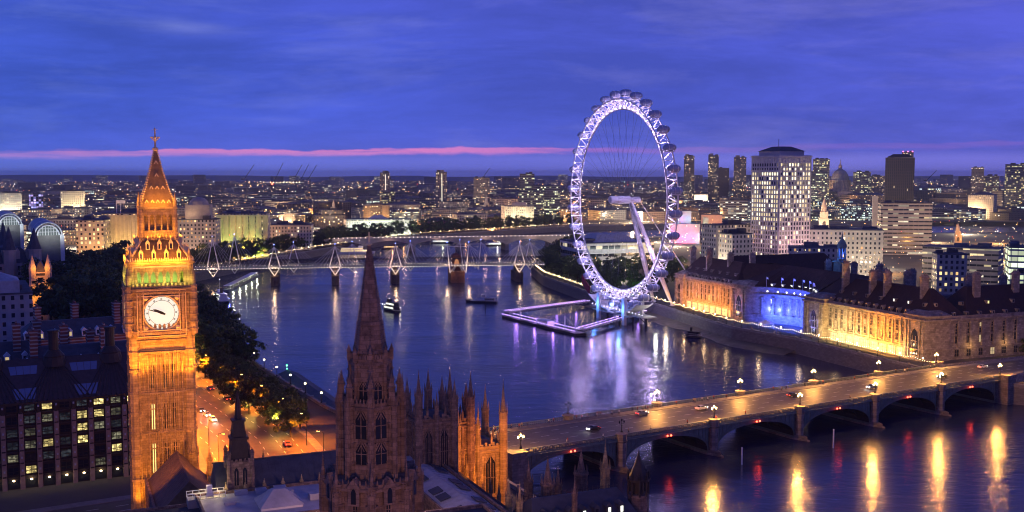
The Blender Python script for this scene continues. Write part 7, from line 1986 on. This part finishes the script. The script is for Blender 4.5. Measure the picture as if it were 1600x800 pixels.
# ================================================================ vehicles and people
def car_proto(paint,name='car'):
    r=thing(name,'x','car'); prof=[(-2.1,.35),(-2.15,.8),(-1.9,.98),(-1.35,1.05),(-.85,1.45),(.35,1.47),(1.0,1.05),(1.75,.92),(2.1,.72),(2.12,.35)]
    mb=MB(); n=len(prof)
    def half(x,z): return .86 if z<1.1 else .66
    vs=[(x,-half(x,z),z) for x,z in prof]+[(x,half(x,z),z) for x,z in prof]
    mb.add(vs,[(i,(i+1),n+(i+1),n+i) for i in range(n-1)]+[tuple(range(n)),tuple(range(n,2*n))[::-1],(n-1,0,n,2*n-1)]); mb.build('body',paint,r)
    mb=MB()
    for sg in (-1,1): mb.add([(-1.2,sg*.84,1.08),(-.8,sg*.70,1.40),(.32,sg*.70,1.42),(.85,sg*.84,1.08)],[(0,1,2,3)])
    mb.add([(.42,-.6,1.44),(.42,.6,1.44),(1.0,.72,1.09),(1.0,-.72,1.09)],[(0,1,2,3)]); mb.add([(-.92,-.6,1.42),(-.92,.6,1.42),(-1.38,.72,1.08),(-1.38,-.72,1.08)],[(0,1,2,3)]); mb.build('window',M['glass'],r)
    mb=MB(); mb.T=Matrix.Rotation(PI/2,4,'X'); mb.fr(0,0,-.12,.12,.33,.33,12,mi=0); mb.fr(0,0,-.13,.13,.18,.18,8,mi=1); wm=mb.mesh('wheel',[M['rubber'],M['lead']])
    for x in (-1.3,1.3):
        for y in (-.8,.8): link('wheel',wm,r,(x,y,.33))
    for y in (-.6,.6):
        mb=MB(); mb.ball(2.08,y,.72,.16,0,6,4); mb.build('headlight',em('headlight',(1,.93,.8),40) if 'headlight' not in bpy.data.materials else bpy.data.materials['headlight'],r)
        mb=MB(); mb.box(-2.15,y,.72,.08,.34,.16); mb.build('tail_light',em('tail_light',(1,.04,.02),14) if 'tail_light' not in bpy.data.materials else bpy.data.materials['tail_light'],r)
    return r
paints={n:pm('car_paint_'+n,c,.3,spec=.6,var=0) for n,c in (('silver',(.5,.5,.52)),('black',(.02,.02,.022)),('white',(.7,.7,.7)),('blue',(.05,.08,.2)),('red',(.3,.03,.03)))}
protos={}
def car(col,loc,rz,lab,grp,beam=0):
    if col not in protos: protos[col]=car_proto(paints[col]); o=protos[col]
    else:
        o=copy_tree(protos[col])
        for c in list(o.children):
            if c.type=='LIGHT': bpy.data.objects.remove(c)
    o.location=loc; o.rotation_euler=(0,0,rz); o['label']=lab; o['group']=grp
    if beam:
        l=lamp('SPOT','headlight_beam',(2.3,0,.75),beam,(1,.9,.75),o,.15,None,70,.6); l.rotation_euler=(R(84),0,R(-90))
for i,(s,v,c,dr,desc) in enumerate(((10,17,'silver',0,'silver car alone on the far lane of the arched bridge'),(-38,12,'black',PI,'black car on the near lane of the bridge above the first arch'),(52,16.5,'black',0,'black car in the far lane over the middle arch'),(88,12,'blue',PI,'blue car in the near lane over the fourth arch'),(128,12,'black',PI,'black car on the last arch before the columned hall'),(160,17,'silver',0,'silver car leaving the bridge at the columned hall end'),(-12,21,'blue',0,'blue car close to the far kerb over the first whole arch'))):
    car(c,bp(s,v,DZ+.0),BA+dr,desc,'cars crossing the arched bridge',0 if i==0 else 500)
q=along(WR,4,1,0,300); q2=along(WR,-9,1,0,300)
for i,(s,off,c,desc) in enumerate(((72,0,'white','white car with bright headlights leading the queue on the curved road'),(80,0,'silver','silver car second in the queue on the curved road'),(88,0,'black','black car third in the queue on the curved road'),(150,0,'white','white car far up the curved road beside the clock tower'),(160,0,'silver','silver car last up the curved road beside the clock tower'))):
    a=q[s]; b_=q[s-1]; car(c,(a[0],a[1],GZ+.06),math.atan2(b_[1]-a[1],b_[0]-a[0]),desc,'cars on the curved road',900)
for i,(s,c,desc) in enumerate(((104,'black','black car heading away under the roadside planes'),(30,'red','red car heading away at the bridge end of the curved road'),(126,'blue','blue car heading away under the roadside planes'))):
    a=q2[s]; b_=q2[s+1]; car(c,(a[0],a[1],GZ+.06),math.atan2(b_[1]-a[1],b_[0]-a[0]),desc,'cars on the curved road')
# people: one continuous skinned figure, three poses
skin_c=pm('skin',(.45,.28,.2),.6,var=0)
def person_mesh(seed,coat):
    r=random.Random(seed); st_=r.uniform(.12,.32); aw=r.uniform(.1,.3)
    V=[(0,0,.98),(0,0,1.22),(0,.0,1.42),(0,0,1.53),(0,.02,1.66),(0,.02,1.78),
       (.1,0,.92),(.12,st_*.6,.5),(.12,st_*.3,.08),(.12,st_*.3+.14,.04),(-.1,0,.92),(-.12,-st_*.2,.5),(-.12,-st_*.9,.1),(-.12,-st_*.9+.14,.05),
       (.2,0,1.42),(.26,-aw*.5,1.14),(.25,aw*.4,.9),(.25,aw*.5,.8),(-.2,0,1.42),(-.26,aw*.4,1.14),(-.25,aw*.9,.92),(-.25,aw*1.0,.82)]
    E_=[(0,1),(1,2),(2,3),(3,4),(4,5),(0,6),(6,7),(7,8),(8,9),(0,10),(10,11),(11,12),(12,13),(2,14),(14,15),(15,16),(16,17),(2,18),(18,19),(19,20),(20,21)]
    rad=[.16,.15,.16,.06,.1,.075,.1,.075,.05,.04,.1,.075,.05,.04,.075,.055,.042,.035,.075,.055,.042,.035]
    me=bpy.data.meshes.new('person'); me.from_pydata(V,E_,[]); o=bpy.data.objects.new('person_tmp',me); COL.objects.link(o)
    md=o.modifiers.new('s','SKIN')
    if not me.skin_vertices: 
        import bmesh
        bm=bmesh.new(); bm.from_mesh(me); bm.verts.layers.skin.verify(); bm.to_mesh(me); bm.free()
    for i,sv in enumerate(me.skin_vertices[0].data): sv.radius=(rad[i],rad[i]); sv.use_root=(i==0)
    o.modifiers.new('b','SUBSURF').levels=1
    dg=bpy.context.evaluated_depsgraph_get(); ev=o.evaluated_get(dg); m2=bpy.data.meshes.new_from_object(ev); bpy.data.objects.remove(o)
    m2.name='person'; m2.materials.clear()
    for m_ in (coat,pm('trousers_%d'%seed,(.03,.03,.05),.8,var=0),skin_c,pm('hair_%d'%seed,(.03,.02,.015),.7,var=0)): m2.materials.append(m_)
    for p in m2.polygons:
        z=p.center.z; p.material_index=3 if z>1.72 or (z>1.62 and p.center.y<-.01) else 2 if (z>1.5 or (z<.86 and abs(p.center.x)>.2)) else 1 if z<.92 else 0; p.use_smooth=True
    return m2
PMs=[(person_mesh(1,pm('coat_dark',(.04,.04,.05),.8,var=0)),'dark coat'),(person_mesh(2,pm('coat_white',(.6,.6,.58),.8,var=0)),'white top'),(person_mesh(3,pm('coat_red',(.35,.05,.04),.8,var=0)),'red top'),(person_mesh(4,pm('coat_tan',(.35,.25,.15),.8,var=0)),'tan jacket')]
rp_=random.Random(5)
for i in range(58):
    far_=rp_.random()<.8; s=rp_.uniform(-70,20) if rp_.random()<.6 else rp_.uniform(20,145)
    v=rp_.uniform(25.2,27.2) if far_ else rp_.uniform(.9,3); m_,nm=rp_.choice(PMs); hd=BA+(-PI/2 if rp_.random()<.5 else PI/2)
    o=link('person',m_,None,bp(s,v,DZ+.115),hd); tag(o,f'walker in a {nm} on the '+('far' if far_ else 'near')+' bridge pavement','person','people walking across the arched bridge')
for i in range(22):
    p=along(SB[4:9],-4,1,10,230); a=p[rp_.randrange(len(p))]; m_,nm=rp_.choice(PMs)
    o=link('person',m_,None,(a[0]+rp_.uniform(0,5),a[1],GZ+.01),rp_.uniform(0,6.28)); tag(o,f'stroller in a {nm} on the hall promenade','person','people strolling on the promenade')
# tents and stalls on the promenade wall
for i in range(7):
    p=along(SB[4:9],-6.5,24,14,230)
    if i>=len(p): break
    mb=MB(); a=p[i]
# ================================================================ evening haze over the whole city
mb=MB(); mb.box(0,9500,-2,38000,25000,147)
hz=mb.build('haze',[]); tag(hz,kind='stuff')
mh=bpy.data.materials.new('evening_haze'); mh.use_nodes=True; t=mh.node_tree; t.nodes.clear()
pv=N(t,'ShaderNodeVolumePrincipled'); pv.inputs['Color'].default_value=(.62,.72,.98,1); pv.inputs['Density'].default_value=5.5e-5; pv.inputs['Anisotropy'].default_value=.2
ou=N(t,'ShaderNodeOutputMaterial'); L(t,pv.outputs[0],ou.inputs['Volume']); hz.data.materials.append(mh)
# every member of a countable row gets its place in the row
def nth(n):
    T=['','','twenty','thirty','forty','fifty','sixty','seventy','eighty','ninety']; u=['','first','second','third','fourth','fifth','sixth','seventh','eighth','ninth','tenth','eleventh','twelfth','thirteenth','fourteenth','fifteenth','sixteenth','seventeenth','eighteenth','nineteenth']
    if n<20: return u[n]
    return (T[n//10][:-1]+'ieth') if n%10==0 else T[n//10]+'-'+u[n%10]
dd={}
bpy.context.view_layer.update()
for o in COL.objects:
    if o.parent is None and o.get('label') and o.get('category') in ('person','street lamp','tree'): dd.setdefault(o['label'],[]).append(o)
for lab,lst in dd.items():
    if len(lst)<2 or 'garden' in lab or 'far bank between' in lab or 'behind the pale' in lab or 'far side of the curved' in lab: continue
    lst.sort(key=lambda o:px_of(*o.location)[0])
    for i,o in enumerate(lst): o['label']=lab+', '+nth(i+1)+' from the left'
if 0:
    for o in COL.objects:
        if o.get('label') and not 4<=len(o['label'].split())<=16: print('LABELLEN',len(o['label'].split()),o.name,'|',o['label'])
        if o.parent is None and not o.get('label') and not o.get('kind') and o.type!='LIGHT': print('NOLABEL',o.name)
